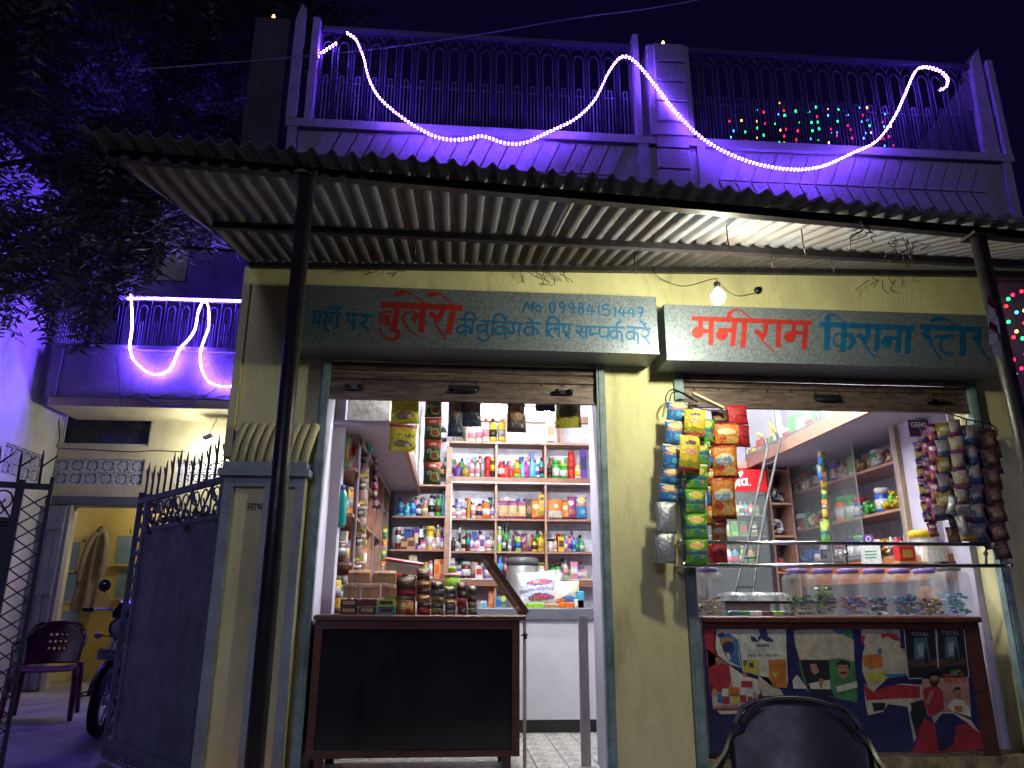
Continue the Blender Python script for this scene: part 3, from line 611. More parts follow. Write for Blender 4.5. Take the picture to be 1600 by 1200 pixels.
def good_mesh(kind, w_, h, body, cap):
    key = (kind, round(w_, 3), round(h, 3), body, cap)
    if key in _gm: return _gm[key]
    b = MB(); B_ = pm(body); C_ = pm(cap); r = w_/2
    if kind == 'bottle':
        b.lathe([(r*.92, 0), (r, h*.03), (r, h*.6), (r*.85, h*.7), (r*.42, h*.8), (r*.4, h*.84)], B_, n=10, sy=.8)
        b.lathe([(r*.48, h*.84), (r*.48, h*.99), (r*.4, h)], C_, n=8); b.lathe([(r*1.02, h*.18), (r*1.02, h*.5)], C_ if body not in ('white', 'cream') else pm('pink') if len(_gm) % 2 else C_, n=10, sy=.8)
    elif kind == 'can':
        b.lathe([(r*.95, 0), (r, h*.02), (r, h*.82), (r*.9, h*.86)], B_, n=10); b.lathe([(r*.86, h*.86), (r*.86, h*.97), (r*.6, h)], C_, n=10); b.lathe([(r*1.015, h*.3), (r*1.015, h*.65)], C_, n=10)
    elif kind == 'jar':
        b.lathe([(r*.9, 0), (r, h*.05), (r, h*.7), (r*.86, h*.78)], B_, n=10); b.lathe([(r*.95, h*.78), (r*.95, h*.98), (r*.85, h)], C_, n=10); b.lathe([(r*1.015, h*.15), (r*1.015, h*.55)], pm('white') if body != 'white' else C_, n=10)
    elif kind == 'spray':
        b.lathe([(r*.9, 0), (r, h*.04), (r, h*.5), (r*.4, h*.7), (r*.35, h*.8)], B_, n=10, sy=.7)
        b.box(-r*1.0, r*.55, -r*.3, r*.3, h*.86, h, C_); b.box(-r*.3, r*.3, -r*.25, r*.25, h*.78, h*.862, C_); b.prism([(-r*.5, -.003, h*.86), (-r*.2, -.003, h*.86), (-r*.8, -.003, h*.7), (-r*.95, -.003, h*.72)], (0, .006, 0), C_)
    elif kind == 'cleaner':
        b.lathe([(r*.9, 0), (r, h*.04), (r, h*.55), (r*.55, h*.72)], B_, n=10, sy=.6)
        b.prism([(-r*.5, -r*.35, h*.72), (r*.5, -r*.35, h*.72), (r*.8, -r*.2, h), (r*.3, -r*.2, h*.97)], (0, r*.6, 0), C_)
    elif kind == 'box':
        b.bbox(-r, r, -r*.5, r*.5, 0, h, B_, r=.002); b.box(-r*.8, r*.8, -r*.5-.001, -r*.5-.0002, h*.3, h*.75, C_)
    me = b.mesh(kind); _gm[key] = me; return me
KN = dict(bottle='bottle', can='tin', jar='jar', spray='spray_bottle', cleaner='cleaner_bottle', box='carton', pack='packet')
USED = {}
def shelf_row(place, ybase, Y, items, pre='', back=True):
    "items: (x, kind, w, h, body, cap) in photo pixels"
    items = sorted(items)
    if back and any(q in place for q in ('second', 'third', 'fourth', 'fifth')) and len(items) > 3:
        rb = random.Random(place); xs = [(a[0]+b[0])/2 for a, b in zip(items, items[1:]) if b[0]-a[0] > 6]; bi = []
        for x in xs:
            k_ = rb.choice(['bottle', 'box', 'can', 'bottle', 'box']); bi.append((x+rb.uniform(-1, 1), k_, rb.randint(7, 9), rb.randint(26, 33), rb.choice(['white', 'cream', 'violet', 'green', 'red', 'yellow', 'blue', 'pink', 'orange', 'teal']), rb.choice(['white', 'blue', 'gold', 'purple', 'black', 'red'])))
        shelf_row(place+', back row', ybase, Y+.13, bi, back=False)
    for i, (x, kind, wp, hp, body, cap) in enumerate(items):
        p = W(x, ybase, Y); s = (Y+DCAM)/FPX*1.03; wd = wp*s; h = W(x, ybase-hp, Y).z-p.z
        kn = KN[kind].replace('_', ' ')
        lab = f"{body} {kn} with {cap} {'label' if kind == 'box' else 'top'}, {ORD[i]} along {place}" if kind != 'pack' else f"{body} printed {kn}, {ORD[i]} along {place}"
        if kind == 'pack':
            key = ('g'+body, round(wd, 2), round(h, 2))
            if key not in _pm: _pm[key] = pouch_mesh(wd, h, wd*.45, PK.get(cap, PK['orange']), seed=len(_pm))
            o = bpy.data.objects.new('packet', _pm[key]); o.location = (p.x, p.y, p.z+h*.995); o.rotation_euler = (0, 0, random.uniform(-.2, .2))
        else:
            o = bpy.data.objects.new(KN[kind], good_mesh(kind, wd, h, body, cap)); o.location = (p.x, p.y, p.z+.001); o.rotation_euler = (0, 0, random.uniform(-.5, .5) if kind != 'box' else random.uniform(-.12, .12))
        COL.objects.link(o); tag(o, lab, kn, 'goods on '+(place[4:] if place.startswith('the ') else place))

# ================================================================== LEFT SHOP INTERIOR
YS, YB_ = 3.2, 3.45
z_ = lambda y, Y=YS: W(800, y, Y).z
x_ = lambda x, y=800, Y=YS: W(x, y, Y).x
SU = thing('shelf_unit', 'brown laminate shelf unit with marbled backing on the left shop back wall', 'shelves', (x_(760), YS, FL))
xl, x0, x1, x2, xr = x_(612), x_(702), x_(775), x_(853), x_(930)
boards = [('b', x0-.02, xr, z_(692), .025), ('thick', x0-.03, xr, z_(751), .07), ('b', x0, xr, z_(812), .02), ('b', x0, xr, z_(863), .02), ('thick', x0-.03, xr, z_(910), .075), ('b', xl, x0-.031, z_(760), .02), ('b', xl, x0-.031, z_(809), .018), ('b', xl, x0-.031, z_(861), .018), ('thick', xl, x0-.031, z_(910), .07), ('b', xl, xr, z_(957), .03)]
for k, a, b, z, th in boards:
    m_ = MB(); m_.box(a, b, YS-.012 if k == 'thick' else YS, YB_, z-th/2, z+th/2, wood2 if k == 'b' else wood); m_.build('shelf_board', SU)
for x, za, zb in ((x0-.015, z_(700), z_(905)-.0), (x1, z_(695), z_(905)), (x2, z_(695), z_(905)), (x_(791), z_(690)+.001, z_(645)), (x_(879), z_(690)+.001, z_(645)), (x_(727), z_(690)+.001, z_(645)), (x_(727), z_(955), z_(918)), (x_(775), z_(955), z_(918))):
    w_ = .03 if x == x0-.015 else .012
    m_ = MB(); m_.box(x-w_, x+w_, YS+.004, YB_-.001, min(za, zb), max(za, zb), wood2); m_.build('divider', SU)
MB().box(xl, xr, YB_, YB_+.02, FL, z_(640)+.3, lavtile).build('back_panel', SU)
bd = MB(); wh = pm('white')
bd.box(x0+.012, xr, YS-.016, YS-.0125, z_(756), z_(754)+.002, wh); bd.box(x0+.012, x0+.028, YS-.008, YS-.001, z_(906), z_(757), wh); bd.box(x0+.012, xr, YS-.016, YS-.0125, z_(906), z_(904), wh); bd.build('white_beading', SU)
MB().box(x_(745), xr, YB_-.05, YB_-.001, z_(652), z_(642), wood2).build('cornice_board', SU)
shelf_row('the top board under the tube light', 690, YS+.1, [(692, 'bottle', 12, 26, 'black', 'silver'), (735, 'bottle', 11, 26, 'white', 'pink'), (748, 'bottle', 11, 28, 'white', 'pink'), (759, 'bottle', 11, 36, 'white', 'red'), (770, 'bottle', 12, 36, 'yellow', 'black'), (784, 'bottle', 13, 36, 'yellow', 'grey'), (860, 'box', 12, 30, 'white', 'tan'), (716, 'pack', 20, 22, 'silver', 'silver')])
shelf_row('the second shelf, left bay', 745, YS+.1, [(692, 'bottle', 9, 22, 'black', 'tan'), (704, 'bottle', 10, 28, 'violet', 'navy'), (715, 'cleaner', 10, 23, 'purple', 'red'), (727, 'bottle', 10, 19, 'olive', 'gold'), (737, 'bottle', 8, 26, 'white', 'red'), (746, 'bottle', 8, 26, 'white', 'red'), (754, 'can', 6, 30, 'grey', 'silver'), (762, 'can', 9, 32, 'red', 'red'), (770, 'can', 8, 28, 'black', 'yellow')])
shelf_row('the second shelf, middle bay', 746, YS+.1, [(783, 'bottle', 11, 28, 'red', 'white'), (792, 'cleaner', 9, 26, 'red', 'blue'), (799, 'cleaner', 8, 18, 'red', 'magenta'), (808, 'bottle', 12, 28, 'lime', 'orange'), (816, 'spray', 10, 32, 'cyan', 'blue'), (822, 'bottle', 10, 25, 'magenta', 'magenta'), (832, 'spray', 11, 38, 'cyan', 'blue'), (840, 'bottle', 8, 20, 'white', 'blue'), (846, 'bottle', 9, 31, 'teal', 'maroon')])
shelf_row('the second shelf, right bay', 748, YS+.1, [(859, 'bottle', 8, 33, 'brown', 'black'), (869, 'jar', 12, 29, 'green', 'green'), (881, 'jar', 13, 23, 'green', 'lime'), (893, 'can', 11, 43, 'red', 'red'), (903, 'jar', 10, 20, 'white', 'yellow'), (912, 'box', 10, 45, 'purple', 'navy')])
shelf_row('the third shelf, left wing', 807, YS+.1, [(625, 'bottle', 12, 28, 'cyan', 'blue'), (636, 'bottle', 9, 22, 'cyan', 'cyan'), (645, 'bottle', 9, 25, 'cyan', 'blue'), (654, 'bottle', 9, 23, 'navy', 'white'), (664, 'bottle', 9, 24, 'tan', 'cream'), (673, 'bottle', 11, 34, 'silver', 'black'), (684, 'bottle', 10, 34, 'green', 'brown'), (693, 'bottle', 7, 40, 'cyan', 'cyan')])
shelf_row('the third shelf, left bay', 810, YS+.1, [(708, 'bottle', 8, 20, 'white', 'black'), (716, 'bottle', 8, 21, 'silver', 'white'), (724, 'bottle', 8, 18, 'white', 'grey'), (732, 'can', 6, 32, 'gold', 'gold'), (740, 'bottle', 8, 25, 'white', 'silver'), (749, 'bottle', 13, 23, 'peach', 'navy'), (760, 'bottle', 14, 29, 'orange', 'white'), (770, 'bottle', 7, 22, 'white', 'violet')])
shelf_row('the third shelf, middle bay', 810, YS+.1, [(786, 'pack', 16, 28, 'magenta', 'magcream'), (801, 'pack', 16, 28, 'purple', 'magcream'), (816, 'pack', 14, 27, 'maroon', 'magcream'), (827, 'pack', 11, 30, 'brown', 'brown'), (837, 'pack', 12, 30, 'orange', 'orange'), (847, 'pack', 12, 38, 'yellow', 'yellow')])
shelf_row('the third shelf, right bay', 810, YS+.1, [(868, 'pack', 24, 30, 'orange', 'orangewhite'), (884, 'pack', 12, 28, 'peach', 'orange'), (894, 'pack', 14, 34, 'pink', 'pinkfoil'), (908, 'pack', 17, 36, 'blue', 'bluechip')])
shelf_row('the fourth shelf, left wing', 860, YS+.1, [(621, 'can', 8, 36, 'maroon', 'white'), (631, 'box', 10, 18, 'brown', 'tan'), (642, 'box', 12, 20, 'tan', 'brown'), (650, 'box', 7, 36, 'purple', 'cream'), (657, 'bottle', 9, 40, 'white', 'black'), (661, 'jar', 11, 16, 'pink', 'magenta'), (671, 'jar', 12, 38, 'yellow', 'yellow'), (677, 'jar', 10, 18, 'pink', 'silver'), (684, 'bottle', 7, 40, 'tan', 'white'), (691, 'jar', 8, 24, 'violet', 'purple')])
shelf_row('the fourth shelf, left bay', 861, YS+.1, [(708, 'bottle', 7, 22, 'black', 'black'), (714, 'bottle', 6, 18, 'white', 'grey'), (718, 'can', 4, 42, 'silver', 'black'), (724, 'bottle', 7, 22, 'cream', 'black'), (731, 'can', 9, 30, 'maroon', 'teal'), (737, 'bottle', 9, 20, 'white', 'violet'), (745, 'bottle', 9, 20, 'white', 'purple'), (753, 'box', 8, 24, 'white', 'purple'), (763, 'bottle', 11, 21, 'white', 'violet'), (771, 'bottle', 6, 20, 'cream', 'teal')])
shelf_row('the fourth shelf, middle bay', 862, YS+.1, [(780, 'can', 7, 39, 'lime', 'white'), (788, 'bottle', 9, 28, 'black', 'silver'), (791, 'can', 7, 46, 'black', 'green'), (796, 'bottle', 7, 18, 'grey', 'white'), (802, 'bottle', 6, 26, 'black', 'navy'), (810, 'bottle', 9, 29, 'lime', 'blue'), (819, 'pack', 9, 28, 'pink', 'pinkfoil'), (826, 'pack', 9, 30, 'white', 'whitemag'), (835, 'bottle', 8, 20, 'yellow', 'black'), (846, 'bottle', 12, 28, 'yellow', 'gold')])
shelf_row('the fourth shelf, right bay', 862, YS+.1, [(860, 'jar', 11, 20, 'cream', 'black'), (868, 'bottle', 6, 20, 'cream', 'orange'), (877, 'box', 9, 23, 'yellow', 'brown'), (885, 'bottle', 6, 24, 'violet', 'white'), (890, 'bottle', 6, 25, 'pink', 'purple'), (897, 'bottle', 6, 22, 'cyan', 'blue'), (903, 'bottle', 7, 22, 'blue', 'green'), (910, 'bottle', 8, 20, 'green', 'white')])
shelf_row('the fifth shelf, left wing', 906, YS+.1, [(622, 'can', 9, 18, 'maroon', 'red'), (633, 'can', 9, 18, 'red', 'maroon'), (644, 'box', 12, 38, 'cream', 'pink'), (654, 'bottle', 8, 20, 'white', 'grey'), (664, 'bottle', 8, 28, 'lime', 'yellow'), (672, 'bottle', 8, 30, 'white', 'pink'), (682, 'box', 8, 32, 'peach', 'orange'), (690, 'box', 8, 32, 'orange', 'peach')])
shelf_row('the fifth shelf, left bay', 904, YS+.1, [(707, 'box', 6, 32, 'white', 'violet'), (716, 'jar', 9, 20, 'purple', 'white'), (728, 'jar', 14, 26, 'maroon', 'silver'), (741, 'pack', 10, 26, 'red', 'whitemag'), (748, 'box', 10, 20, 'white', 'red'), (762, 'jar', 12, 24, 'violet', 'grey')])
shelf_row('the fifth shelf, middle bay', 903, YS+.1, [(781, 'can', 9, 34, 'blue', 'cyan'), (790, 'can', 7, 34, 'maroon', 'pink'), (846, 'jar', 11, 24, 'cream', 'olive')])
shelf_row('the fifth shelf, right bay', 904, YS+.1, [(863, 'jar', 10, 22, 'green', 'black'), (872, 'jar', 10, 24, 'green', 'black'), (884, 'bottle', 9, 28, 'white', 'grey'), (888, 'box', 7, 14, 'lime', 'green'), (897, 'box', 11, 26, 'pink', 'white'), (905, 'box', 9, 14, 'violet', 'white'), (913, 'box', 8, 14, 'peach', 'white')])
shelf_row('the lowest shelf behind the counter', 955, YS+.1, [(755, 'box', 9, 16, 'white', 'cyan'), (768, 'box', 9, 38, 'orange', 'peach'), (778, 'box', 7, 24, 'cyan', 'blue'), (786, 'pack', 12, 26, 'green', 'green'), (740, 'box', 9, 12, 'pink', 'white')])
# wall tube light (lit) and an added second tube under the ceiling, out of view
def tube_light(label, a, b, r=.014, tm=None):
    a = Vector(a); b = Vector(b); t = thing('tube_light', label, 'tube light', (a+b)/2); m_ = MB(); m_.tube([a, b], r, tm or tubem, 10); m_.build('glass_tube', t)
    m_ = MB(); d = (b-a); up = Vector((0, .0, .032)); m_.bar(a+up, b+up, .035, pm('white'), w2=.03); m_.build('fitting', t)
    m_ = MB()
    for p, q in ((a, a-d.normalized()*.02), (b, b+d.normalized()*.02)): m_.bar(p, q, .03, pm('white'))
    m_.build('end_cap', t)
tube_light('lit tube light on the back wall above the top shelf board', W(738, 634, YB_-.1), W(862, 642, YB_-.1))
tube_light('added unseen ceiling tube light brightening the left shop shelf fronts', (.1, 1.15, 3.38), (1.2, 1.15, 3.38), .02, unseenm)
tube_light('added unseen tube light above the left doorway, brightening the shelf fronts', (-.3, .3, 2.86), (.8, .3, 2.86), .018, unseenm)  # added behind the shutter to light shelf fronts and hanging packs
tube_light('added unseen tube light above the right doorway, brightening the glass cabinet', (1.9, .3, 2.86), (2.9, .3, 2.86), .018, unseenm)  # added out of view so the right wall cabinet is lit
tube_light('lit ceiling tube light inside the right shop', (2.1, 1.3, 3.38), (3.2, 1.3, 3.38), .02, unseenm)
# loft over the left side
zl = z_(768, 3.3); xf = W(656, 760, 3.3).x
LO = thing('loft_cupboard', 'lavender loft cupboard with sliding doors above the left wall cabinet', 'cupboard', (-.7, 1.8, zl))
MB().box(-.949, xf-.03, .26, 3.44, zl, zl+.03, lav).build('soffit', LO)
MB().box(xf-.029, xf, .26, 3.44, zl-.012, zl+.06, wood2).build('fascia', LO)
for i in range(4):
    y0, y1 = .28+i*.79, .28+(i+1)*.79
    m_ = MB(); 
    for q in ((y0, y0+.03), (y1-.03, y1)): m_.box(xf-.02, xf-.004, q[0], q[1], zl+.0605, 3.2, alu)
    m_.box(xf-.0195, xf-.0045, y0+.03, y1-.03, zl+.0605, zl+.09, alu); m_.build('sliding_frame', LO)
    MB().box(xf-.014, xf-.01, y0+.031, y1-.031, zl+.091, 3.2, glass).build('pane', LO)
MB().box(-.94, xf-.1, .4, 3.4, zl+.031, zl+.5, mat('white_sacks', (.6, .58, .55), .8, var=.3, scale=9, bump=.8, bscale=12)).build('stored_sacks', LO)
# cabinet along the left wall
XC = -.7
CB = thing('wall_cabinet', 'open laminate cabinet with aluminium posts along the left shop side wall', 'cabinet', (-.83, 1.7, FL))
for y in (.6, 1.2, 1.85, 2.55, 3.18):
    MB().box(-.949 if y > .7 else XC-.02, XC, y-.012, y+.012, FL, zl-.001, wood2).build('upright', CB)
    MB().box(XC+.0005, XC+.012, y-.018, y+.018, FL, zl-.07, alu).build('aluminium_post', CB)
MB().box(XC+.0005, XC+.014, .6, 3.2, zl-.0695, zl-.02, wood).build('top_rail', CB); MB().box(XC+.0145, XC+.024, .6, 3.2, zl-.082, zl-.055, alu).build('sliding_track', CB)
czs = [FL+.5, 1.05, 1.35, 1.68, 2.0]
for z in czs: 
    for ya, yb in ((.46, 1.187), (1.213, 1.837), (1.863, 2.537), (2.563, 3.167)): MB().box(-.949, XC-.002, ya, yb, z-.01, z+.01, wood2).build('shelf_board', CB)
rc = random.Random(3); cn = list(PAL)
for zi, z in enumerate(czs[1:]):
    y = .5; k = 0
    while y < 3.1:
        wd = rc.uniform(.07, .13); h = rc.uniform(.14, .26); kd = rc.choice(['box', 'bottle', 'can', 'box', 'jar']); cb, cc = rc.choice(['white', 'maroon', 'red', 'cream', 'brown', 'blue', 'orange', 'green', 'pink', 'yellow', 'navy']), rc.choice(['white', 'yellow', 'red', 'grey'])
        if min(abs(y-q) for q in (1.2, 1.85, 2.55, 3.18)) > .07:
            o = bpy.data.objects.new(KN[kd], good_mesh(kd, round(wd, 2), round(h, 2), cb, cc)); o.location = (-.79, y, z+.0105); o.rotation_euler = (0, 0, math.pi/2); COL.objects.link(o)
            tag(o, f"{cb} {KN[kd].replace('_',' ')} with {cc} print, {['lowest','second','third','top'][zi]} side cabinet shelf, {ORD[min(k,27)]} from the doorway", KN[kd].replace('_', ' '), 'goods in the side cabinet'); k += 1
        y += wd+rc.uniform(.0, .02)
strip('chain of pink sachet cards hanging before the left side cabinet', [('pinkdark', 570, 706, 745, 17), ('pinkdark', 568, 748, 788, 17), ('pinkdark', 566, 791, 832, 18), ('pinkdark', 564, 835, 875, 18), ('pinkdark', 562, 877, 908, 18)], .9)
strip('narrow twisted chain of pink and white sachets beside the sachet cards', [(('pinkfoil', 'whitemag', 'purple')[k % 3], 586+(-k % 2), 710+k*14, 724+k*14, 9) for k in range(6)], 1.4)
strip('chain of light green sachets hanging deep beside the left cabinet', [(('green', 'orangewhite')[k % 2], 602-k, 826+k*17, 842+k*17, 9) for k in range(5)], 2.2)
hang_pack('teal', 577, 681, 706, 15, .9, label='teal sachet packet hanging alone above the sachet card chain')
q = W(531, 824, .34); m_ = MB(); m_.lathe([(.028, 0), (.037, .02), (.038, .2), (.03, .235), (.014, .25), (.014, .275)], pm('teal'), q, 12, sy=.8); m_.lathe([(.02, .255), (.02, .285)], pm('blue'), q, 10); m_.build('spray_bottle', label='teal bottle with blue cap hung on the left door reveal', cat='bottle')
# packs hanging under the left shutter
YH = .14
strip('pair of yellow peanut packets hanging at the left end under the shutter', [('yellowchip', 633, 612, 663, 46, -.04), ('yellowchip', 631, 663, 706, 44, .03)], YH)
strip('chain of red and green noodle packets hanging under the left shutter', [('redgreen', 678-k*.8, 618+k*34.5, 652+k*34.5, 27) for k in range(4)], YH)
hang_pack('dark', 713, 612, 684, 24, YH, label='dark blue see-through packet hanging right of the noodle chain'); hang_pack('dark', 737, 612, 667, 32, YH, label='wide black packet hanging beside the dark blue packet under the shutter')
hang_pack('brown', 806, 608, 677, 30, YH, label='navy and brown snack packet hanging in the middle under the shutter'); hang_pack('dark', 851, 606, 644, 32, YH, label='short dark green packet half hidden by the shutter bar'); hang_pack('olive', 887, 610, 668, 40, YH, label='yellow olive snack packet hanging at the right end under the shutter')
m_ = MB(); m_.tube([W(560, 600, YH), W(925, 612, YH)], .004, blackm, 4); m_.build('hanging_rod', label='thin rod behind the left shutter carrying the snack packets', cat='rod')
tx_ = MB()
T_ = lambda px, py, Y: upright(*W(px, py, Y))
textmesh(tx_, 'PLAIN', .04, dk, T_(634, 684, YH-.034), bold=.01); tx_.build('packet_lettering', parent=bpy.data.objects['packet_strip.003'] if 'packet_strip.003' in bpy.data.objects else None, kind='stuff')

# ---- left counter
xa, xb = W(493, 964, -.02).x, W(812, 966, -.02).x
CT = thing('shop_counter', 'dark glass fronted wooden counter in the left doorway covered with bread and biscuits', 'counter', ((xa+xb)/2, .25, .12))
MB().bbox(xa-.01, xb+.04, -.04, .55, .99, 1.022, darkwood, .008).build('worktop', CT)
for x in (xa, xb-.045): MB().box(x, x+.045, -.02, .5, .23, .989, darkwood).build('side_frame', CT)
MB().box(xa+.0455, xb-.0455, -.018, .02, .94, .9885, darkwood).build('top_rail', CT); MB().box(xa+.0455, xb-.0455, -.018, .02, .23, .265, darkwood).build('bottom_rail', CT)
MB().box(xa+.0455, xb-.0455, .0, .006, .2655, .9395, blackglass).build('front_glass', CT); MB().box(xa+.0455, xb-.0455, .02, .49, .24, .262, darkwood).build('floor_board', CT)
MB().box(xa+.0455, xb-.0455, .48, .499, .2655, .985, darkwood).build('back_board', CT)
for x in (xa+.05, xb-.1): 
    for y in (.0, .43): MB().box(x, x+.05, y, y+.05, FL, .2295, darkwood).build('leg', CT)
# counter goods
breadm = mat('bread_crust', (.5, .2, .05), .55, var=.35, scale=14); 
filmcr = mat('crinkled_film', (.75, .72, .7), .1, var=0, alpha=.13, bump=1, bscale=22, spec=1)
def loaf(label, xp0, xp1, yb, yt, Y, m=breadm, film=True, name='bread_loaf', cat='bread'):
    a = W(xp0, yb, Y); b = W(xp1, yb, Y); zt = W(xp0, yt, Y).z; h = zt-a.z; t = thing(name, label, cat, ((a.x+b.x)/2, Y, a.z)); w_ = b.x-a.x
    m_ = MB(); n = 5
    for i in range(n):   # slices of the loaf
        x0_ = a.x+.006+(w_-.012)*i/n; x1_ = a.x+.006+(w_-.012)*(i+1)/n-.0015; pts = []
        for u, v in ((-.5, 0), (-.5, .62), (-.56, .8), (-.42, .97), (0, 1.03), (.42, .97), (.56, .8), (.5, .62), (.5, 0)): pts.append((x0_, Y+.05+u*.09, a.z+.004+v*(h-.012)))
        m_.prism(pts, (x1_-x0_, 0, 0), m)
    m_.build('sliced_bread', t)
    if film:
        m_ = MB(); m_.bbox(a.x+.001, b.x-.001, Y-.008, Y+.108, a.z+.0005, zt-.0005, filmcr, .012); m_.build('plastic_bag', t)
loaf('bagged bread loaf, left of the two on top of the bread heap', 543, 579, 911, 889, .08); loaf('bagged bread loaf, right of the two on top of the bread heap', 582, 620, 911, 890, .08)
loaf('bagged bread loaf at the left end of the lower bread row', 534, 560, 935, 912, .07); loaf('bagged bread loaf in the middle of the lower bread row', 563, 592, 935, 912, .07); loaf('bagged bread loaf at the right end of the lower bread row', 594, 620, 935, 912, .07)
def carton(label, xp0, xp1, yb, yt, Y, body, dep=.1, cap=None, cat='packet', name='biscuit_packet', pk=None, jit=0):
    a = W(xp0, yb, Y); b = W(xp1, yb, Y); zt = W(xp0, yt, Y).z; m_ = MB(); m_.bbox(a.x+.002, b.x-.002, Y, Y+dep, a.z+.0005, zt-.0008, pm(body), .005)
    if cap: m_.box(a.x+(b.x-a.x)*.15, a.x+(b.x-a.x)*.85, Y-.0012, Y-.0002, a.z+(zt-a.z)*.3, a.z+(zt-a.z)*.78, pm(cap))
    return m_.build(name, label=label, cat=cat, group='packets stacked on the left counter')
for nm, xs, ys, cs in (('left pair of cartons under the bread', (531, 558), (960, 948, 936), ('black', 'black')), ('middle pair of cartons under the bread', (560, 587), (960, 948, 936), ('black', 'brown')), ('right pair of cartons under the bread', (589, 617), (960, 948, 936), ('teal', 'lime')),
                       ('first tall rusk stack beside the bread', (619, 649), (961, 938, 931, 922, 900), ('biscuit', 'tan', 'red', 'maroon')), ('dark red stack before the red tray', (651, 672), (961, 950, 940, 929, 918, 907, 888), ('red', 'maroon', 'biscuit', 'maroon', 'biscuit', 'maroon')),
                       ('olive grey stack in the counter middle', (673, 693), (961, 951, 942, 932, 921, 908), ('olive', 'grey', 'olive', 'silver', 'black')), ('thin orange and grey stack', (695, 712), (961, 953, 945, 936, 927, 916), ('tan', 'grey', 'orange', 'grey', 'tan')),
                       ('maroon stack right of the thin stack', (714, 729), (961, 948, 935, 923, 910), ('maroon', 'red', 'maroon', 'brown')), ('last brown stack near the raised flap', (731, 745), (961, 950, 941, 928, 915), ('tan', 'gold', 'maroon', 'black'))):
    for k, c in enumerate(cs):
        pos = 'bottom' if k == 0 else 'top' if k == len(cs)-1 else ORD[k]
        if 'cartons' not in nm:
            kd = {'biscuit': 'orange', 'tan': 'gold', 'red': 'red', 'maroon': 'darkbrown', 'olive': 'olive', 'grey': 'greyblue', 'silver': 'greyblue', 'black': 'brown', 'orange': 'orange', 'brown': 'brown', 'gold': 'gold'}[c]
            a_ = W(xs[0], ys[k], .1); b_ = W(xs[1], ys[k], .1); hz = W(xs[0], ys[k+1], .1).z-a_.z; key = ('st', kd, round(b_.x-a_.x, 2), round(hz, 3))
            if key not in _pm: _pm[key] = pouch_mesh(hz*1.02, b_.x-a_.x, .08, PK[kd], 6, 9, seed=len(_pm))
            o = bpy.data.objects.new('biscuit_packet', _pm[key]); COL.objects.link(o); o.rotation_euler = (0, -math.pi/2, random.uniform(-.06, .06)); o.location = (a_.x+random.uniform(-.003, .003), .1+random.uniform(-.012, .012), a_.z+hz/2)
            tag(o, f'{c} packet, {pos} of the {nm}', 'packet', 'packets stacked on the left counter'); continue
        carton(f'{c} packet, {pos} of the {nm}', xs[0]+random.uniform(-.7, .7), xs[1]+random.uniform(-.7, .7), ys[k], ys[k+1], .06+random.uniform(-.01, .01), c, cap={'black': 'tan', 'red': 'gold', 'maroon': 'tan', 'olive': 'cream', 'grey': 'cream'}.get(c, 'maroon'))
a = W(600, 899, .2); m_ = MB(); t = thing('sweet_tray', 'clear plastic tray with a red lid leaning on the bread heap', 'tray', (a.x+.12, .22, a.z))
Tt = Matrix.Translation((a.x+.12, .22, a.z+.012)) @ Matrix.Rotation(.14, 4, 'Y'); m_.bbox(-.12, .12, -.07, .07, 0, .065, plasticfilm, .01, Tt); m_.build('clear_base', t); m_ = MB(); m_.bbox(-.13, .13, -.08, .08, .066, .085, pm('red'), .01, Tt); m_.build('red_lid', t); m_ = MB(); m_.bbox(-.11, .11, -.06, .06, .003, .05, breadm, .01, Tt); m_.build('tray_sweets', t)
q = W(706, 922, .35); m_ = MB(); t = thing('plastic_pot', 'lime green plastic pot with pink rim behind the biscuit stacks', 'pot', q); m_.lathe([(.04, 0), (.05, .01), (.052, .085)], pm('lime'), q, 14); m_.build('pot_body', t); m_ = MB(); m_.lathe([(.056, .086), (.056, .102), (.03, .11)], pm('pink'), q, 14); m_.lathe([(.03, .11), (.03, .14), (.026, .15)], pm('lime'), q, 12); m_.build('pot_lid', t)
# raised flap
a, b = W(819, 961, .1), W(757, 873, .1); d = (b-a); nrm = Vector((d.z, 0, -d.x)).normalized()
t = thing('counter_flap', 'raised brown framed glass flap leaning open at the right end of the left counter', 'counter flap', (a.x, .3, a.z))
for y0 in (.03, .5): 
    m_ = MB(); m_.prism([a.xz[:1]+(y0,)+(a.z,) if False else (a.x, y0, a.z), (b.x, y0, b.z), (b.x+nrm.x*.035, y0, b.z+nrm.z*.035), (a.x+nrm.x*.035, y0, a.z+nrm.z*.035)], (0, .045, 0), darkwood); m_.build('side_rail', t)
for p in (a, b-d.normalized()*.05):
    e = p+d.normalized()*.05; m_ = MB(); m_.prism([(p.x, .0755, p.z), (e.x, .0755, e.z), (e.x+nrm.x*.034, .0755, e.z+nrm.z*.034), (p.x+nrm.x*.034, .0755, p.z+nrm.z*.034)], (0, .424, 0), darkwood); m_.build('end_rail', t)
p, e = a+d.normalized()*.051+nrm*.014, b-d.normalized()*.051+nrm*.014; m_ = MB(); m_.prism([(p.x, .076, p.z), (e.x, .076, e.z), (e.x+nrm.x*.006, .076, e.z+nrm.z*.006), (p.x+nrm.x*.006, .076, p.z+nrm.z*.006)], (0, .423, 0), glass); m_.build('pane', t)
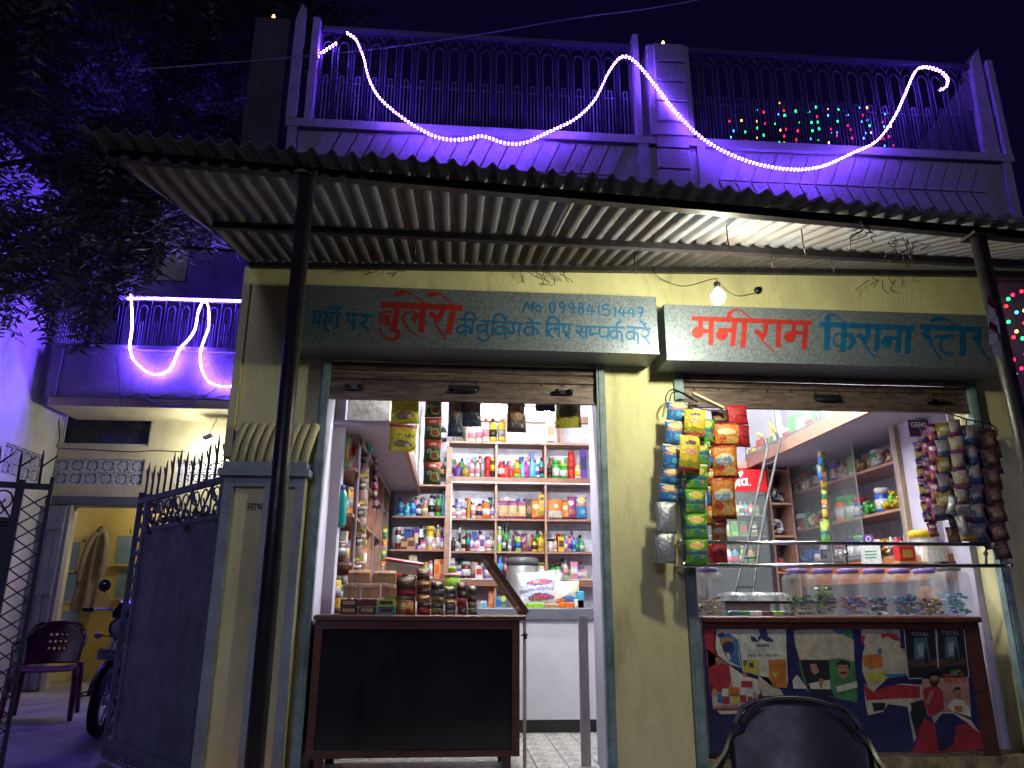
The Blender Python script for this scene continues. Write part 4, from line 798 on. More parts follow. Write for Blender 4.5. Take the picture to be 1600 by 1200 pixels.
# half door leaves of the passage
t = thing('half_door', 'pale board half door with a bolt standing open beside the counter', 'half door', (.46, .05, FL)); q0, q1 = W(806, 970, .0).x, W(822, 970, .0).x
MB().box(q0+.045, q1+.0, -.01, .02, FL+.005, .985, beige).build('door_board', t); m_ = MB(); m_.cbox((q0+.058, -.014, .9), (.02, .006, .035), darkpipe); m_.tube([(q0+.03, -.02, .905), (q0+.075, -.02, .905)], .005, darkpipe, 6); m_.build('bolt', t)
t = thing('half_door', 'pale board half door folded against the right door reveal', 'half door', (.9, .3, FL)); q0, q1 = W(904, 960, .25).x, W(918, 960, .25).x
MB().box(q0, q1, .25, .28, FL+.005, W(904, 962, .25).z, beige).build('door_board', t)
# white freezer and things on it
q0, q1 = W(815, 960, 1.5), W(920, 960, 1.5)
FZ = thing('chest_freezer', 'white chest freezer with grey rim under the rice bags', 'freezer', ((q0.x+q1.x)/2, 1.8, FL)); zt = W(860, 950, 1.5).z; ze = W(860, 968, 1.5).z
wfr = mat('white_enamel', (.66, .67, .72), .35, var=.05)
MB().bbox(q0.x-.5, q1.x+.15, 1.5, 2.1, FL+.1, ze-.001, wfr, .01).build('body', FZ); MB().bbox(q0.x-.52, q1.x+.17, 1.48, 2.12, ze, zt, mat('grey_rim', (.12, .13, .16), .5), .008).build('lid', FZ); MB().box(q0.x-.46, q1.x+.1, 1.54, 2.05, FL+.002, FL+.099, blackm).build('plinth', FZ)
def bag(label, kind, xp, yb, yt, wp, Y, lean=.25, name='rice_bag'):
    a = W(xp, yb, Y); h = W(xp, yt, Y).z-a.z; wd = wp*(Y+DCAM)/FPX*1.03; me = pouch_mesh(wd, h, wd*.45, PK[kind], 9, 12, seed=int(xp)); o = bpy.data.objects.new(name, me); COL.objects.link(o); o.location = (a.x, Y+lean*h*.5, zt+h*.97); o.rotation_euler = (-lean, random.uniform(-.1, .1), 0); tag(o, label, 'bag'); return o
bag('white rice bag with red and purple print on the chest freezer', 'whiterice', 838, 948, 890, 58, 1.62); bag('second rice bag with cream top and blue orange print on the freezer', 'creamrice', 882, 948, 905, 46, 1.62); bag('crumpled clear white bag behind the printed rice bags', 'silver', 862, 945, 888, 40, 1.8)
for i, (x, w_, c, hh) in enumerate(((835, 26, 'lime', 7), (860, 24, 'tan', 6), (884, 22, 'orange', 8), (904, 14, 'white', 12), (906, 10, 'cyan', 24))):
    shelf_row(f'the freezer lid edge', 949, 1.52+.03*(i > 3), [(x, 'box', w_, hh, c, ('pink', 'yellow', 'white', 'cyan', 'blue')[i])]) if False else None
    a = W(x, 949, 1.56); m_ = MB(); wd = w_*.0056; m_.bbox(a.x-wd/2, a.x+wd/2, 1.5, 1.6, zt+.001, zt+hh*.0056, pm(c), .004); m_.build('small_packet', label=f'small {c} packet lying along the freezer edge before the rice bags', cat='packet')
q = W(817, 953, 2.2); Ym = 2.25; t = thing('steel_drum', 'tall steel drum with black lid behind the rice bags', 'drum', (q.x, Ym, FL)); rr = 24*(Ym+DCAM)/FPX; m_ = MB(); zt2 = W(817, 884, Ym).z
m_.lathe([(rr*.95, 0), (rr, .01), (rr, zt2-FL-.01), (rr*.98, zt2-FL)], mat('dull_steel', (.5, .5, .5), .4, metal=.7), (q.x, Ym, FL), 20); m_.build('drum_body', t); m_ = MB(); m_.lathe([(rr*1.03, 0), (rr*1.04, .05), (rr*.9, .07), (rr*.2, .075)], mat('drum_lid', (.08, .08, .09), .3), (q.x, Ym, zt2), 20); m_.build('drum_lid', t)
# ================================================================== RIGHT SHOP INTERIOR
XR = 3.5
# wall cabinet with sliding glass
n_ = WX(1421, 865, XR); f_ = WX(1243, 884, XR); zb, ztp = n_.z, WX(1395, 652, XR).z; yn, yf = n_.y, 3.1
RC = thing('glass_cabinet', 'laminate wall cabinet with aluminium framed sliding glass on the right shop side wall', 'cabinet', (3.7, 2, zb))
zs1, zs2 = WX(1402, 718, XR).z, WX(1412, 793, XR).z
MB().box(XR+.02, 3.89, yn, yf, zb-.02, zb, wood2).build('bottom_board', RC); MB().box(XR+.0, 3.89, yn-.02, yf, ztp, ztp+.1, wood).build('top_board', RC)
MB().box(3.87, 3.89, yn, yf, zb+.001, ztp-.001, lavtile).build('back_panel', RC)
for z in (zs1, zs2): MB().box(XR+.03, 3.869, yn+.001, yf-.001, z-.011, z+.011, wood2).build('shelf_board', RC)
ybs = [yn, WX(1300, 870, XR).y, WX(1236, 880, XR).y, yf]
for y in ybs:
    MB().box(XR-.012, XR-.0005, y-.022, y+.022, zb-.02, ztp-.001, alu).build('aluminium_post', RC); MB().box(XR+.021, XR+.028, y-.015, y+.015, zb+.001, ztp-.001, wood).build('upright', RC)
for i in range(3):
    y0, y1 = ybs[i]+.024, ybs[i+1]-.024
    if i == 0: y0 = (y0+y1)/2   # near bay stands half open
    m_ = MB(); m_.box(XR-.008, XR-.002, y0, y1, ztp-.03, ztp-.001, alu); m_.box(XR-.008, XR-.002, y0, y1, zb, zb+.025, alu); m_.box(XR-.008, XR-.002, y0, y0+.018, zb+.0251, ztp-.0301, alu); m_.build('sliding_frame', RC)
    MB().box(XR-.006, XR-.003, y0+.0181, y1, zb+.0252, ztp-.0302, glass).build('pane', RC)
MB().box(XR-.015, XR+.3, yn-.35, yf, zb-.2, zb-.021, mat('orange_laminate', (.45, .16, .05), .4, var=.15)).build('drawer_front', RC)
MB().box(XR+.02, 3.89, .5, yn-.023, zb-.02, ztp+.1, lav).build('end_panel', RC)
MB().box(XR-.02, XR+.019, yn-.06, yn-.0225, zb-.2, ztp+.1, mat('pine_post', (.4, .3, .22), .5, var=.2, scale=8)).build('corner_post', RC)
# sweets heaps, packets and jars on the cabinet shelves
rs = random.Random(11); cols = ['red', 'yellow', 'green', 'blue', 'orange', 'white', 'cyan', 'pink', 'gold', 'maroon', 'lime', 'cream', 'black', 'purple', 'teal']
def heap(label, c, rx, ry, h, cs, n, s=.03, name='sweet_heap', cat='sweets'):
    m_ = MB()
    for k in range(n):
        a = rs.uniform(0, 6.28); q = math.sqrt(rs.random()); x = c[0]+rx*q*math.cos(a); y = c[1]+ry*q*math.sin(a); z = c[2]+s*.6+h*(1-q*.8)*rs.random()
        T = Matrix.Translation((x, y, z)) @ Matrix.Rotation(rs.uniform(0, 3), 4, 'Z') @ Matrix.Rotation(rs.uniform(0, 3), 4, 'X'); col = pm(rs.choice(cs))
        m_.lathe([(.001, -s*.9), (s*.45, -s*.75), (s*.12, -s*.5), (s*.5, -s*.3), (s*.5, s*.3), (s*.12, s*.5), (s*.45, s*.75), (.001, s*.9)], col, n=6, T=T)
    return m_.build(name, label=label, cat=cat, kind='stuff' if n > 25 else None)
rows = [('lowest', zb), ('middle', zs2), ('top', zs1)]
cl = {0: [('red', 'pink', 'white'), ('blue', 'cyan', 'blue'), ('gold', 'peach', 'yellow')], 1: [('yellow', 'yellow', 'lime'), ('blue', 'red', 'green'), ('red', 'orange', 'maroon'), ('green', 'cream', 'green')], 2: [('white', 'red'), ('orange', 'gold'), ('teal', 'white'), ('cream', 'tan')]}
for ri, (nm, z) in enumerate(rows):
    y = yn+.1; k = 0
    while y < yf-.1:
        c = rs.choice(cl[ri]); wd = rs.uniform(.12, .2)
        if rs.random() < .55: heap(f"heap of {c[0]} wrapped sweets in the glass cabinet, {nm} shelf, {ORD[k]} item from the doorway", (3.62, y, z+.012), .09, wd*.55, .17, c, 24, .042)
        else:
            cb = rs.choice(c+('blue', 'green', 'black', 'white')); h = round(rs.uniform(.16, .24), 2); o = bpy.data.objects.new('sweet_jar', good_mesh('jar', round(wd*.8, 2), h, cb, rs.choice(['black', 'white', 'green', 'red']))); o.location = (3.62, y, z+.012); COL.objects.link(o)
            tag(o, f"{cb} plastic sweet jar in the glass cabinet, {nm} shelf, {ORD[k]} item from the doorway", 'jar', 'jars in the glass cabinet')
        y += wd+.012; k += 1
strip('chain of yellow and green sachets hanging on the middle cabinet post', [(('yellow', 'green', 'orangewhite')[k % 3], 1285+k*.6, 706+k*15, 720+k*15, 9) for k in range(9)], 1.6)
strip('light blue ribbon of sachets hanging at the top of the middle cabinet post', [('bluechip', 1280, 703, 726, 8), ('bluechip', 1279, 726, 748, 8)], 1.5)
hang_pack('green', 1288, 815, 848, 14, 1.5, label='green pouch hanging at the lower end of the cabinet sachet chain')
# sticker on the glass
st = MB(); YQ = WX(1362, 860, XR-.02).y; 
fn_s = lambda x, y, l: (lambda p: Vector((p.x-l, p.y, p.z)))(WX(x, y, XR-.02))
st.quad([fn_s(1346, 884, 0), fn_s(1378, 880, 0), fn_s(1374, 842, 0), fn_s(1344, 845, 0)], pm('white')); disc(st, 1357, 842, 9, 8, pm('purple'), fn_s); disc(st, 1357, 842, 4.5, 5, pm('white'), fn_s); disc(st, 1357, 842, 2.6, 2.8, pm('purple'), fn_s)
for yy in (862, 867, 872): stroke(st, [(1352, yy), (1370, yy-1)], 2, pm('green'), fn_s)
st.build('sticker', label='white leaflet with round purple emblem stuck on the cabinet glass', cat='sticker')
# loft band
XL = 3.05; za = WX(1352, 648, XL).z; zbk = WX(1160, 731, XL); zlo = (za+zbk.z)/2
RL = thing('loft_cupboard', 'wood fronted loft cupboard with glass doors along the right shop side wall', 'cupboard', (3.4, 1.8, zlo))
yl1 = 2.72
MB().box(XL+.03, 3.89, .27, 3.59, zlo, zlo+.03, lav).build('soffit', RL); MB().box(XL, XL+.029, .27, yl1, zlo-.01, zlo+.1, wood2).build('fascia', RL)
MB().box(1.72, XL+.0285, yl1, 3.59, zlo, zlo+.03, lav).build('soffit', RL); MB().box(1.72, XL-.001, yl1-.03, yl1-.001, zlo-.01, zlo+.06, wood2).build('fascia', RL)
MB().box(XL+.002, XL+.02, .27, yl1, zlo+.101, zlo+.13, alu).build('sliding_track', RL)
for y in (.3, 1.1, 1.9, 2.68): MB().box(XL+.003, XL+.018, y, y+.03, zlo+.131, 3.3, alu).build('aluminium_post', RL)
for i, y in enumerate((.331, 1.131, 1.931)): MB().box(XL+.008, XL+.012, y, y+.765, zlo+.132, 3.3, glass).build('pane', RL)
for x in (1.75, 2.3, 2.85): MB().box(x, x+.02, yl1-.02, yl1-.005, zlo+.061, 3.3, alu).build('aluminium_post', RL)
MB().box(2.31, 2.84, yl1+.0, 3.5, zlo+.4, zlo+.415, lav).build('inner_shelf', RL)
k = 0; y = .5
while y < 2.6:
    c = ('white', 'green', 'red', 'white', 'cream', 'green', 'red')[k % 7]; h = .2+.06*(k % 3); m_ = MB(); m_.bbox(3.18, 3.3, y, y+.14, zlo+.031, zlo+.031+h, pm(c), .006); m_.box(3.1785, 3.1798, y+.03, y+.11, zlo+.06, zlo+h*.8, pm(('red', 'white', 'green')[k % 3]))
    m_.build('carton', label=f'{c} carton behind the right loft glass, {ORD[k]} from the front', cat='carton', group='cartons in the right loft'); y += .16; k += 1
a = W(1178, 718, 2.9); m_ = MB(); m_.bbox(a.x-.07, a.x+.09, 2.76, 2.9, zlo+.0305, zlo+.22, pm('yellow'), .006); m_.build('carton', label='yellow carton standing on the back loft beside the ladder top', cat='carton')
# drinks cooler
Yk = 2.5; k0, k1 = W(1088, 733, Yk).x, W(1196, 733, Yk).x; zk = W(1150, 733, Yk).z; zh = W(1150, 767, Yk).z
CK = thing('drinks_cooler', 'tall glass door drinks cooler with red Coca-Cola header', 'drinks cooler', ((k0+k1)/2, 2.8, FL)); cd = mat('cooler_dark', (.03, .03, .035), .4)
redh = mat('cooler_red', (.62, .01, .015), .35, var=.06)
MB().box(k0, k1, Yk, 3.1, zh, zk, redh).build('header', CK)
m_ = MB(); m_.box(k0, k0+.03, Yk+.02, 3.1, FL, zh-.001, cd); m_.box(k1-.03, k1, Yk+.02, 3.1, FL, zh-.001, cd); m_.box(k0+.03, k1-.03, 3.07, 3.1, FL, zh-.001, cd); m_.box(k0+.0301, k1-.0301, Yk+.02, 3.069, FL, FL+.2, cd); m_.build('cabinet_body', CK)
m_ = MB(); m_.box(k0, k0+.035, Yk-.01, Yk+.018, FL+.2, zh-.003, cd); m_.box(k1-.035, k1, Yk-.01, Yk+.018, FL+.2, zh-.003, cd); m_.build('door_frame', CK); MB().box(k0+.0351, k1-.0351, Yk, Yk+.006, FL+.2, zh-.003, glass).build('door_glass', CK)
fk = lambda x, y, l: W(x, y, Yk-l)
m_ = MB(); wht = mat('logo_white', (.85, .85, .85), .4, var=0)
for q, wd in (([(1147, 766.5-0, 1.5), (1152, 752, 3), (1159, 741, 2.5), (1159.5, 737, 2), (1156, 742, 3), (1154, 757, 3.5), (1158, 758, 2)], 3), (ring(1163, 753, 4.2, 4.6), 2.4), ([(1167.5, 747, 2), (1166, 756, 3), (1170, 757, 1.5)], 2.5),
              ([(1150, 735, 1), (1144, 737, 2), (1140, 742, 2), (1150, 741, 1.6), (1160, 735.5, 1)], 2), ([(1133, 741, 1), (1127, 740, 2.6), (1121, 748, 3), (1123, 758, 3), (1131, 757, 2)], 3), (ring(1138, 753, 4, 4.6), 2.4), (ring(1128, 738, .1, .1), .5)): stroke(m_, q, wd, wht, fk)
disc(m_, 1172.5, 758, 1, 1, wht, fk); m_.build('cooler_logo', CK)
for r_i, (yy, its) in enumerate(((806, [(1150, 'yellow'), (1158, 'white'), (1166, 'cyan'), (1174, 'orange'), (1182, 'gold')]), (838, [(1135, 'lime'), (1148, 'lime'), (1162, 'green'), (1178, 'olive')]), (885, [(1130, 'green'), (1140, 'white'), (1150, 'cyan'), (1162, 'lime'), (1175, 'gold')]))):
    z = W(1150, yy, Yk+.15).z; MB().box(k0+.031, k1-.031, Yk+.05, 3.06, z-.008, z, alu).build('wire_shelf', CK)
    for k, (xx, c) in enumerate(its):
        o = bpy.data.objects.new('packet' if r_i == 1 else 'bottle', good_mesh('box' if r_i == 1 else 'bottle', .07, .15 if r_i < 2 else .2, c, ('white', 'green', 'red')[k % 3])); o.location = (W(xx, yy, Yk+.15).x, Yk+.15, z+.001); COL.objects.link(o)
        tag(o, f"{c} {'packet' if r_i == 1 else 'bottle'} in the drinks cooler, {['upper','middle','lower'][r_i]} rack, {ORD[k]} from its left side", 'packet' if r_i == 1 else 'bottle', 'drinks in the cooler')
# dark shelf column between cooler and cabinet, with shiny packs
k2, k3 = W(1200, 780, 2.6).x, W(1232, 780, 2.6).x
t = thing('narrow_rack', 'narrow dark rack of shiny packs between cooler and glass cabinet', 'rack', ((k2+k3)/2, 2.7, FL))
zr3 = []
for yy in (735, 787, 838, 895): z = W(1215, yy, 2.6).z; zr3.append(z); MB().box(k2+.03, k3+.02, 2.6, 2.95, z-.01, z+.01, wood2).build('rack_shelf', t)
for x in (k2+.012, k3+.021): MB().box(x, x+.017, 2.59, 2.96, FL, zr3[0]+.3, wood2).build('rack_side', t)
MB().box(k2, k3, 2.97, 2.99, FL, zr3[0]+.3, lav).build('rack_back', t)
for i, (yy, c) in enumerate(((787, ('navy', 'black', 'silver')), (838, ('black', 'navy', 'silver', 'white')), (895, ('red', 'orange', 'navy', 'blue')))):
    q = W(1217, yy, 2.68); heap(f"heap of shiny {c[0]} packs on the narrow rack, {['upper','middle','lower'][i]} level", (q.x, 2.75, q.z+.012), .07, .08, .2, c, 24, .05, name='pack_heap', cat='packets')
# ladder
def LP(zx, zy): t_ = (zy-200)/950; return W(1000+zx/4, 590+zy/4, 1.9-.7*t_)
ld = thing('ladder', 'bare metal ladder with hooked yellow tipped ends leaning on the right shop loft', 'ladder', (2.2, 1, FL)); ye = pm('yellow'); wl_m = mat('weathered_ladder', (.06, .06, .065), .5, metal=.3, var=.4, scale=20)
def ext(a, b, z): t_ = (z-a.z)/(b.z-a.z); return a+(b-a)*t_
for nm, pts, tip in (('left', [(640, 1150), (690, 940), (735, 720), (775, 540), (795, 440), (785, 400), (765, 375)], (728, 345)), ('right', [(730, 1150), (750, 1000), (790, 780), (833, 590), (868, 430), (872, 390), (850, 345)], (800, 280))):
    P_ = [LP(*p) for p in pts]; P_ = [ext(P_[0], P_[1], FL+.01)]+P_; m_ = MB(); m_.tube(P_, .0135, wl_m, 8); m_.build('stile', ld); m_ = MB(); m_.tube([LP(*pts[-1]), LP(*tip)], .015, pm('gold'), 8); m_.build('painted_tip', ld)
for a, b in (((770, 548), (835, 525)), ((725, 745), (802, 718)), ((682, 952), (752, 940)), ((640, 1130), (728, 1125)), ((604, 1310), (705, 1310))): m_ = MB(); m_.bar(LP(*a), LP(*b), .024, wl_m, w2=.014); m_.build('rung', ld)

# ---- right counter
xa, xb = W(1097, 966, -.02).x, W(1528, 966, -.02).x
C2 = thing('shop_counter', 'long wooden counter across the right doorway papered with torn posters', 'counter', ((xa+xb)/2, .25, .15)); bpan = mat('blue_panel', (.012, .014, .08), .45, var=.3, scale=4)
MB().bbox(xa-.01, xb+.01, -.05, .55, .985, 1.02, darkwood, .008).build('worktop', C2); MB().box(xa, xb-.1, -.01, .02, .23, .94, bpan).build('front_panel', C2); MB().box(xa, xb-.1, -.014, .02, .9405, .9845, darkwood).build('top_rail', C2); MB().box(xb-.0995, xb, -.016, .02, .21, .9845, darkwood).build('end_post', C2)
MB().box(xa, xa+.03, .021, .5, .2, .984, darkwood).build('side_frame', C2); MB().box(xb-.03, xb, .021, .5, .21, .984, darkwood).build('side_frame', C2)
plm = mat('worn_plinth', (.3, .26, .12), .85, var=.45, scale=9, bump=.8, rgb2=(.1, .07, .05)); pl_ = MB(); pl_.box(1.545, 3.6, -.03, .2, 0, .2, plm); pl_.build('doorway_plinth', B)
PYq = -.0105
def fp(x, y, l): return W(x, y, PYq-l)
pmx = {}
def pmat(r_, g_, b_): return mat('print_%d_%d_%d' % (r_*100, g_*100, b_*100), (r_, g_, b_), .5, var=.25, scale=13, bump=.4, bscale=6)
def poly(mb, pts, m, lift): mb.add([fp(x, y, lift) for x, y in pts], [tuple(range(len(pts)))], m)
def Z4(pts): return [(1080+x/5, 960+y/5) for x, y in pts]
def Z5(pts): return [(1320+x/5, 960+y/5) for x, y in pts]
def poster(label, layers, texts=()):
    mb = MB(); k = 0
    for m, pts in layers: poly(mb, pts, m, .0006+k*.0004); k += 1
    for body, size, m, px, py, sx in texts: p = fp(px, py, .0006+k*.0004+.0004); textmesh(mb, body, size, m, upright(*p), sx=sx, bold=0)
    return mb.build('poster', label=label, cat='poster')
pw, pr_, pbl, pgr, pnv, pdk, pcr, por, pyl, psk, ppk = pmat(.5, .5, .42), pmat(.3, .02, .03), pmat(.03, .13, .3), pmat(.04, .18, .06), pmat(.02, .03, .12), pmat(.01, .012, .015), pmat(.42, .38, .28), pmat(.42, .14, .02), pmat(.4, .38, .05), pmat(.3, .15, .08), pmat(.38, .2, .16)
poster('torn red paper strip at the left end of the right counter', [(pr_, Z4([(95, 105), (195, 105), (190, 260), (230, 380), (150, 640), (130, 420)]))])
poster('torn washing powder poster with two people and a row of small boxes', [(ppk, Z4([(125, 270), (205, 330), (300, 400), (400, 470), (520, 510), (540, 610), (500, 700), (420, 770), (240, 775), (170, 735)])), (pr_, Z4([(135, 420), (180, 390), (250, 380), (295, 400), (310, 520), (280, 600), (220, 610), (160, 560), (145, 500)])), (psk, Z4([(190, 335), (230, 345), (240, 380), (205, 395), (190, 370)])), (pw, Z4([(300, 400), (400, 470), (440, 490), (520, 510), (540, 620), (330, 600)])), (psk, Z4([(400, 440), (435, 450), (435, 490), (405, 490)])),
        (pcr, Z4([(165, 640), (500, 640), (490, 700), (170, 720)]))]+[(c, Z4([(x, y), (x+w_, y), (x+w_, y+h), (x, y+h)])) for x, y, w_, h, c in ((205, 620, 45, 70, pbl), (240, 580, 55, 60, pw), (290, 570, 85, 60, por), (250, 640, 50, 60, pr_), (320, 640, 55, 60, pyl), (380, 570, 55, 70, pw), (390, 520, 90, 50, pr_), (380, 630, 50, 55, pr_), (435, 600, 45, 90, pw), (440, 640, 35, 40, pr_))]+[(pr_, Z4([(175, 738), (430, 725), (430, 745), (200, 752)])), (pw, Z4([(200, 757), (430, 748), (430, 775), (235, 780)]))])
poster('blue and white toothpaste poster half covered beside the tea poster', [(pw, Z4([(195, 105), (370, 100), (372, 180), (380, 330), (395, 420), (300, 390), (185, 300), (180, 150)])), (pbl, Z4([(215, 160), (300, 150), (368, 200), (372, 330), (392, 415), (290, 360), (230, 230)])), (por, Z4([(230, 190), (320, 180), (330, 205), (240, 260)])), (pnv, Z4([(240, 250), (260, 215), (300, 208), (330, 225), (335, 275), (310, 320), (270, 325)])), (pw, Z4([(270, 300), (300, 300), (310, 350), (290, 358)])), (pnv, Z4([(200, 160), (250, 140), (260, 165), (215, 180)]))])
poster('white tea poster with blue emblem, PREMIUM and green and orange packs', [(pw, Z4([(372, 95), (740, 95), (745, 300), (755, 520), (745, 575), (640, 570), (530, 480), (400, 440), (375, 200)])), (pnv, Z4([(525, 115), (585, 110), (600, 160), (570, 175), (540, 175)])), (pnv, Z4([(465, 165), (500, 180), (530, 215), (490, 215), (470, 205)])), (pnv, Z4([(590, 165), (640, 200), (640, 215), (590, 213)])), (pnv, Z4([(520, 170), (600, 165), (590, 212), (545, 190), (525, 212)])), (pnv, Z4([(508, 228), (612, 228), (612, 252), (508, 252)])),
        (pyl, Z4([(400, 355), (530, 352), (535, 475), (410, 445)])), (pnv, Z4([(450, 380), (485, 378), (488, 415), (455, 412)])), (pgr, Z4([(405, 360), (445, 360), (415, 420)])), (por, Z4([(605, 355), (740, 352), (748, 575), (640, 565), (608, 480)])), (pyl, Z4([(640, 450), (672, 450), (672, 490), (645, 490)]))],
       [('PREMIUM', .022, pw, 1080+560/5, 960+248/5, 1), ('Swaad Bhi, Sehat Bhi', .026, pdk, 1080+565/5, 960+328/5, .92), ('Tea', .02, pdk, 1080+562/5, 960+283/5, 1)])
poster('crumpled tan paper scrap below the tea poster', [(pcr, Z4([(525, 480), (600, 490), (650, 560), (700, 590), (720, 630), (560, 640), (530, 560)]))])
poster('green and grey poster with a moustached face and torn top', [(pgr, Z4([(810, 120), (1255, 100), (1270, 300), (1300, 690), (1160, 660), (900, 600), (850, 420)])), (pcr, Z4([(800, 125), (1100, 105), (1200, 170), (1270, 200), (1275, 370), (1150, 340), (1060, 355), (850, 355), (815, 250)])), (pbl, Z4([(1100, 120), (1150, 95), (1195, 120), (1190, 160), (1130, 145)])),
        (pdk, Z4([(850, 355), (1075, 355), (1090, 580), (1120, 640), (930, 630), (880, 480)])), (pw, Z4([(920, 540), (1085, 510), (1088, 585), (935, 582)])), (por, Z4([(1000, 500), (1030, 500), (1020, 580), (1005, 575)])), (ppk, Z4([(930, 390), (975, 385), (1000, 450), (960, 470), (935, 440)])),
        (pdk, Z4([(1130, 380), (1180, 355), (1235, 370), (1245, 420), (1235, 440), (1140, 420)])), (psk, Z4([(1145, 395), (1225, 395), (1232, 450), (1215, 495), (1190, 512), (1165, 490), (1148, 450)])), (pdk, Z4([(1165, 452), (1215, 448), (1215, 462), (1168, 466)])), (pdk, Z4([(1155, 415), (1175, 412), (1175, 419), (1156, 421)])), (pdk, Z4([(1200, 411), (1220, 410), (1220, 417), (1200, 418)])), (pw, Z4([(1130, 565), (1295, 520), (1300, 570), (1145, 608)])), (pw, Z4([(790, 520), (825, 470), (850, 500), (905, 580), (800, 580)]))])
poster('shredded white and orange poster remains beside the two dark posters', [(pcr, Z5([(125, 100), (430, 100), (435, 260), (480, 280), (490, 480), (330, 500), (230, 600), (180, 560), (135, 440), (140, 300), (160, 240), (130, 200)])), (por, Z5([(140, 320), (290, 315), (300, 410), (210, 430), (150, 400)])), (pr_, Z5([(280, 150), (400, 150), (440, 210), (380, 200), (340, 170), (290, 190)])), (pbl, Z5([(385, 155), (420, 160), (415, 180)])), (pbl, Z5([(255, 270), (290, 265), (285, 310), (262, 310)])), (pr_, Z5([(125, 160), (165, 165), (150, 210), (130, 230)])), (pyl, Z5([(150, 470), (240, 440), (330, 460), (280, 520), (200, 540)])), (pbl, Z5([(300, 470), (480, 460), (480, 485), (340, 495)]))])
poster('dark red banner strip with a torn white edge low on the counter', [(pcr, Z5([(150, 540), (230, 600), (440, 540), (600, 550), (615, 660), (530, 690), (510, 780), (560, 960), (540, 1000), (490, 720), (340, 700), (300, 760), (180, 790), (160, 680)])), (pr_, Z5([(145, 545), (225, 605), (330, 560), (440, 550), (585, 560), (590, 650), (170, 670)])), (pdk, Z5([(210, 690), (320, 690), (310, 745), (230, 760)])), (pdk, Z5([(512, 690), (620, 680), (640, 760), (580, 900), (540, 840)]))])
for lb, pts in (('left dark night scene poster with white frame on the counter', [(458, 110), (712, 108), (735, 500), (495, 505)]), ('right dark night scene poster titled TOTAL with white frame', [(712, 100), (930, 98), (975, 490), (735, 495)])):
    q = pts; x0 = q[0][0]; x1 = q[1][0]; x0b, x1b = q[3][0], q[2][0]
    I = lambda u, v: ((x0*(1-v)+x0b*v)*(1-u)+(x1*(1-v)+x1b*v)*u, (q[0][1]*(1-v)+q[3][1]*v)*(1-u)+(q[1][1]*(1-v)+q[2][1]*v)*u)
    poster(lb, [(pmat(.4, .42, .44), Z5(pts)), (pdk, Z5([I(.03, .02), I(.97, .02), I(.97, .98), I(.03, .98)])), (pmat(.05, .12, .15), Z5([I(.3, .2), I(.7, .18), I(.75, .6), I(.25, .62)])), (pmat(.25, .32, .34), Z5([I(.38, .32), I(.58, .28), I(.56, .55), I(.38, .58)])), (pmat(.06, .04, .03), Z5([I(.06, .62), I(.94, .6), I(.94, .75), I(.06, .78)])), (pdk, Z5([I(.6, .4), I(.68, .4), I(.7, .7), I(.58, .7)]))],
           [('TOTAL', .034, pmat(.35, .38, .38), *Z5([I(.5, .15)])[0], 1.1)])
poster('pale poster of two bearded men, one in red, with red Hindi title', [(ppk, Z5([(615, 415), (960, 425), (990, 810), (920, 770), (840, 760), (740, 755), (690, 800), (650, 790), (615, 700), (600, 560)])), (pdk, Z5([(655, 470), (690, 445), (730, 460), (738, 520), (720, 565), (680, 560), (660, 520)])), (psk, Z5([(668, 480), (725, 478), (730, 515), (712, 545), (685, 545), (670, 515)])), (pdk, Z5([(675, 520), (726, 518), (715, 556), (686, 556)])), (psk, Z5([(688, 528), (710, 527), (708, 533), (690, 534)])), (pr_, Z5([(612, 590), (670, 560), (730, 565), (765, 600), (775, 740), (700, 790), (650, 780), (625, 680)])), (psk, Z5([(675, 590), (700, 595), (660, 700), (630, 700), (640, 660)])),
        (pdk, Z5([(845, 590), (870, 565), (900, 570), (908, 610), (850, 615)])), (psk, Z5([(855, 590), (902, 590), (900, 640), (880, 665), (858, 645)])), (pw, Z5([(800, 720), (830, 680), (870, 660), (940, 680), (975, 740), (985, 800), (840, 755)])), (por, Z5([(850, 715), (915, 715), (920, 765), (860, 755)])), (pgr, Z5([(820, 440), (900, 430), (880, 470), (830, 480)]))], [('साले', .085, pmat(.5, .05, .03), 1320+860/5, 960+540/5, 1)])
poster('large red paper area at the lower right of the counter', [(pr_, Z5([(600, 800), (700, 850), (740, 1090), (520, 1080), (560, 1000)])), (pr_, Z5([(870, 870), (960, 850), (1090, 930), (1095, 1055), (740, 1080), (850, 1020)])), (pcr, Z5([(720, 775), (740, 760), (850, 760), (990, 830), (1055, 930), (960, 850), (850, 775), (760, 775), (700, 850), (680, 800)]))])
# loose bits of yellow plinth paper
poster('small red rag of paper low between chair and post', [(pr_, Z5([(880, 920), (920, 950), (930, 1010), (900, 1040), (905, 980)]))])

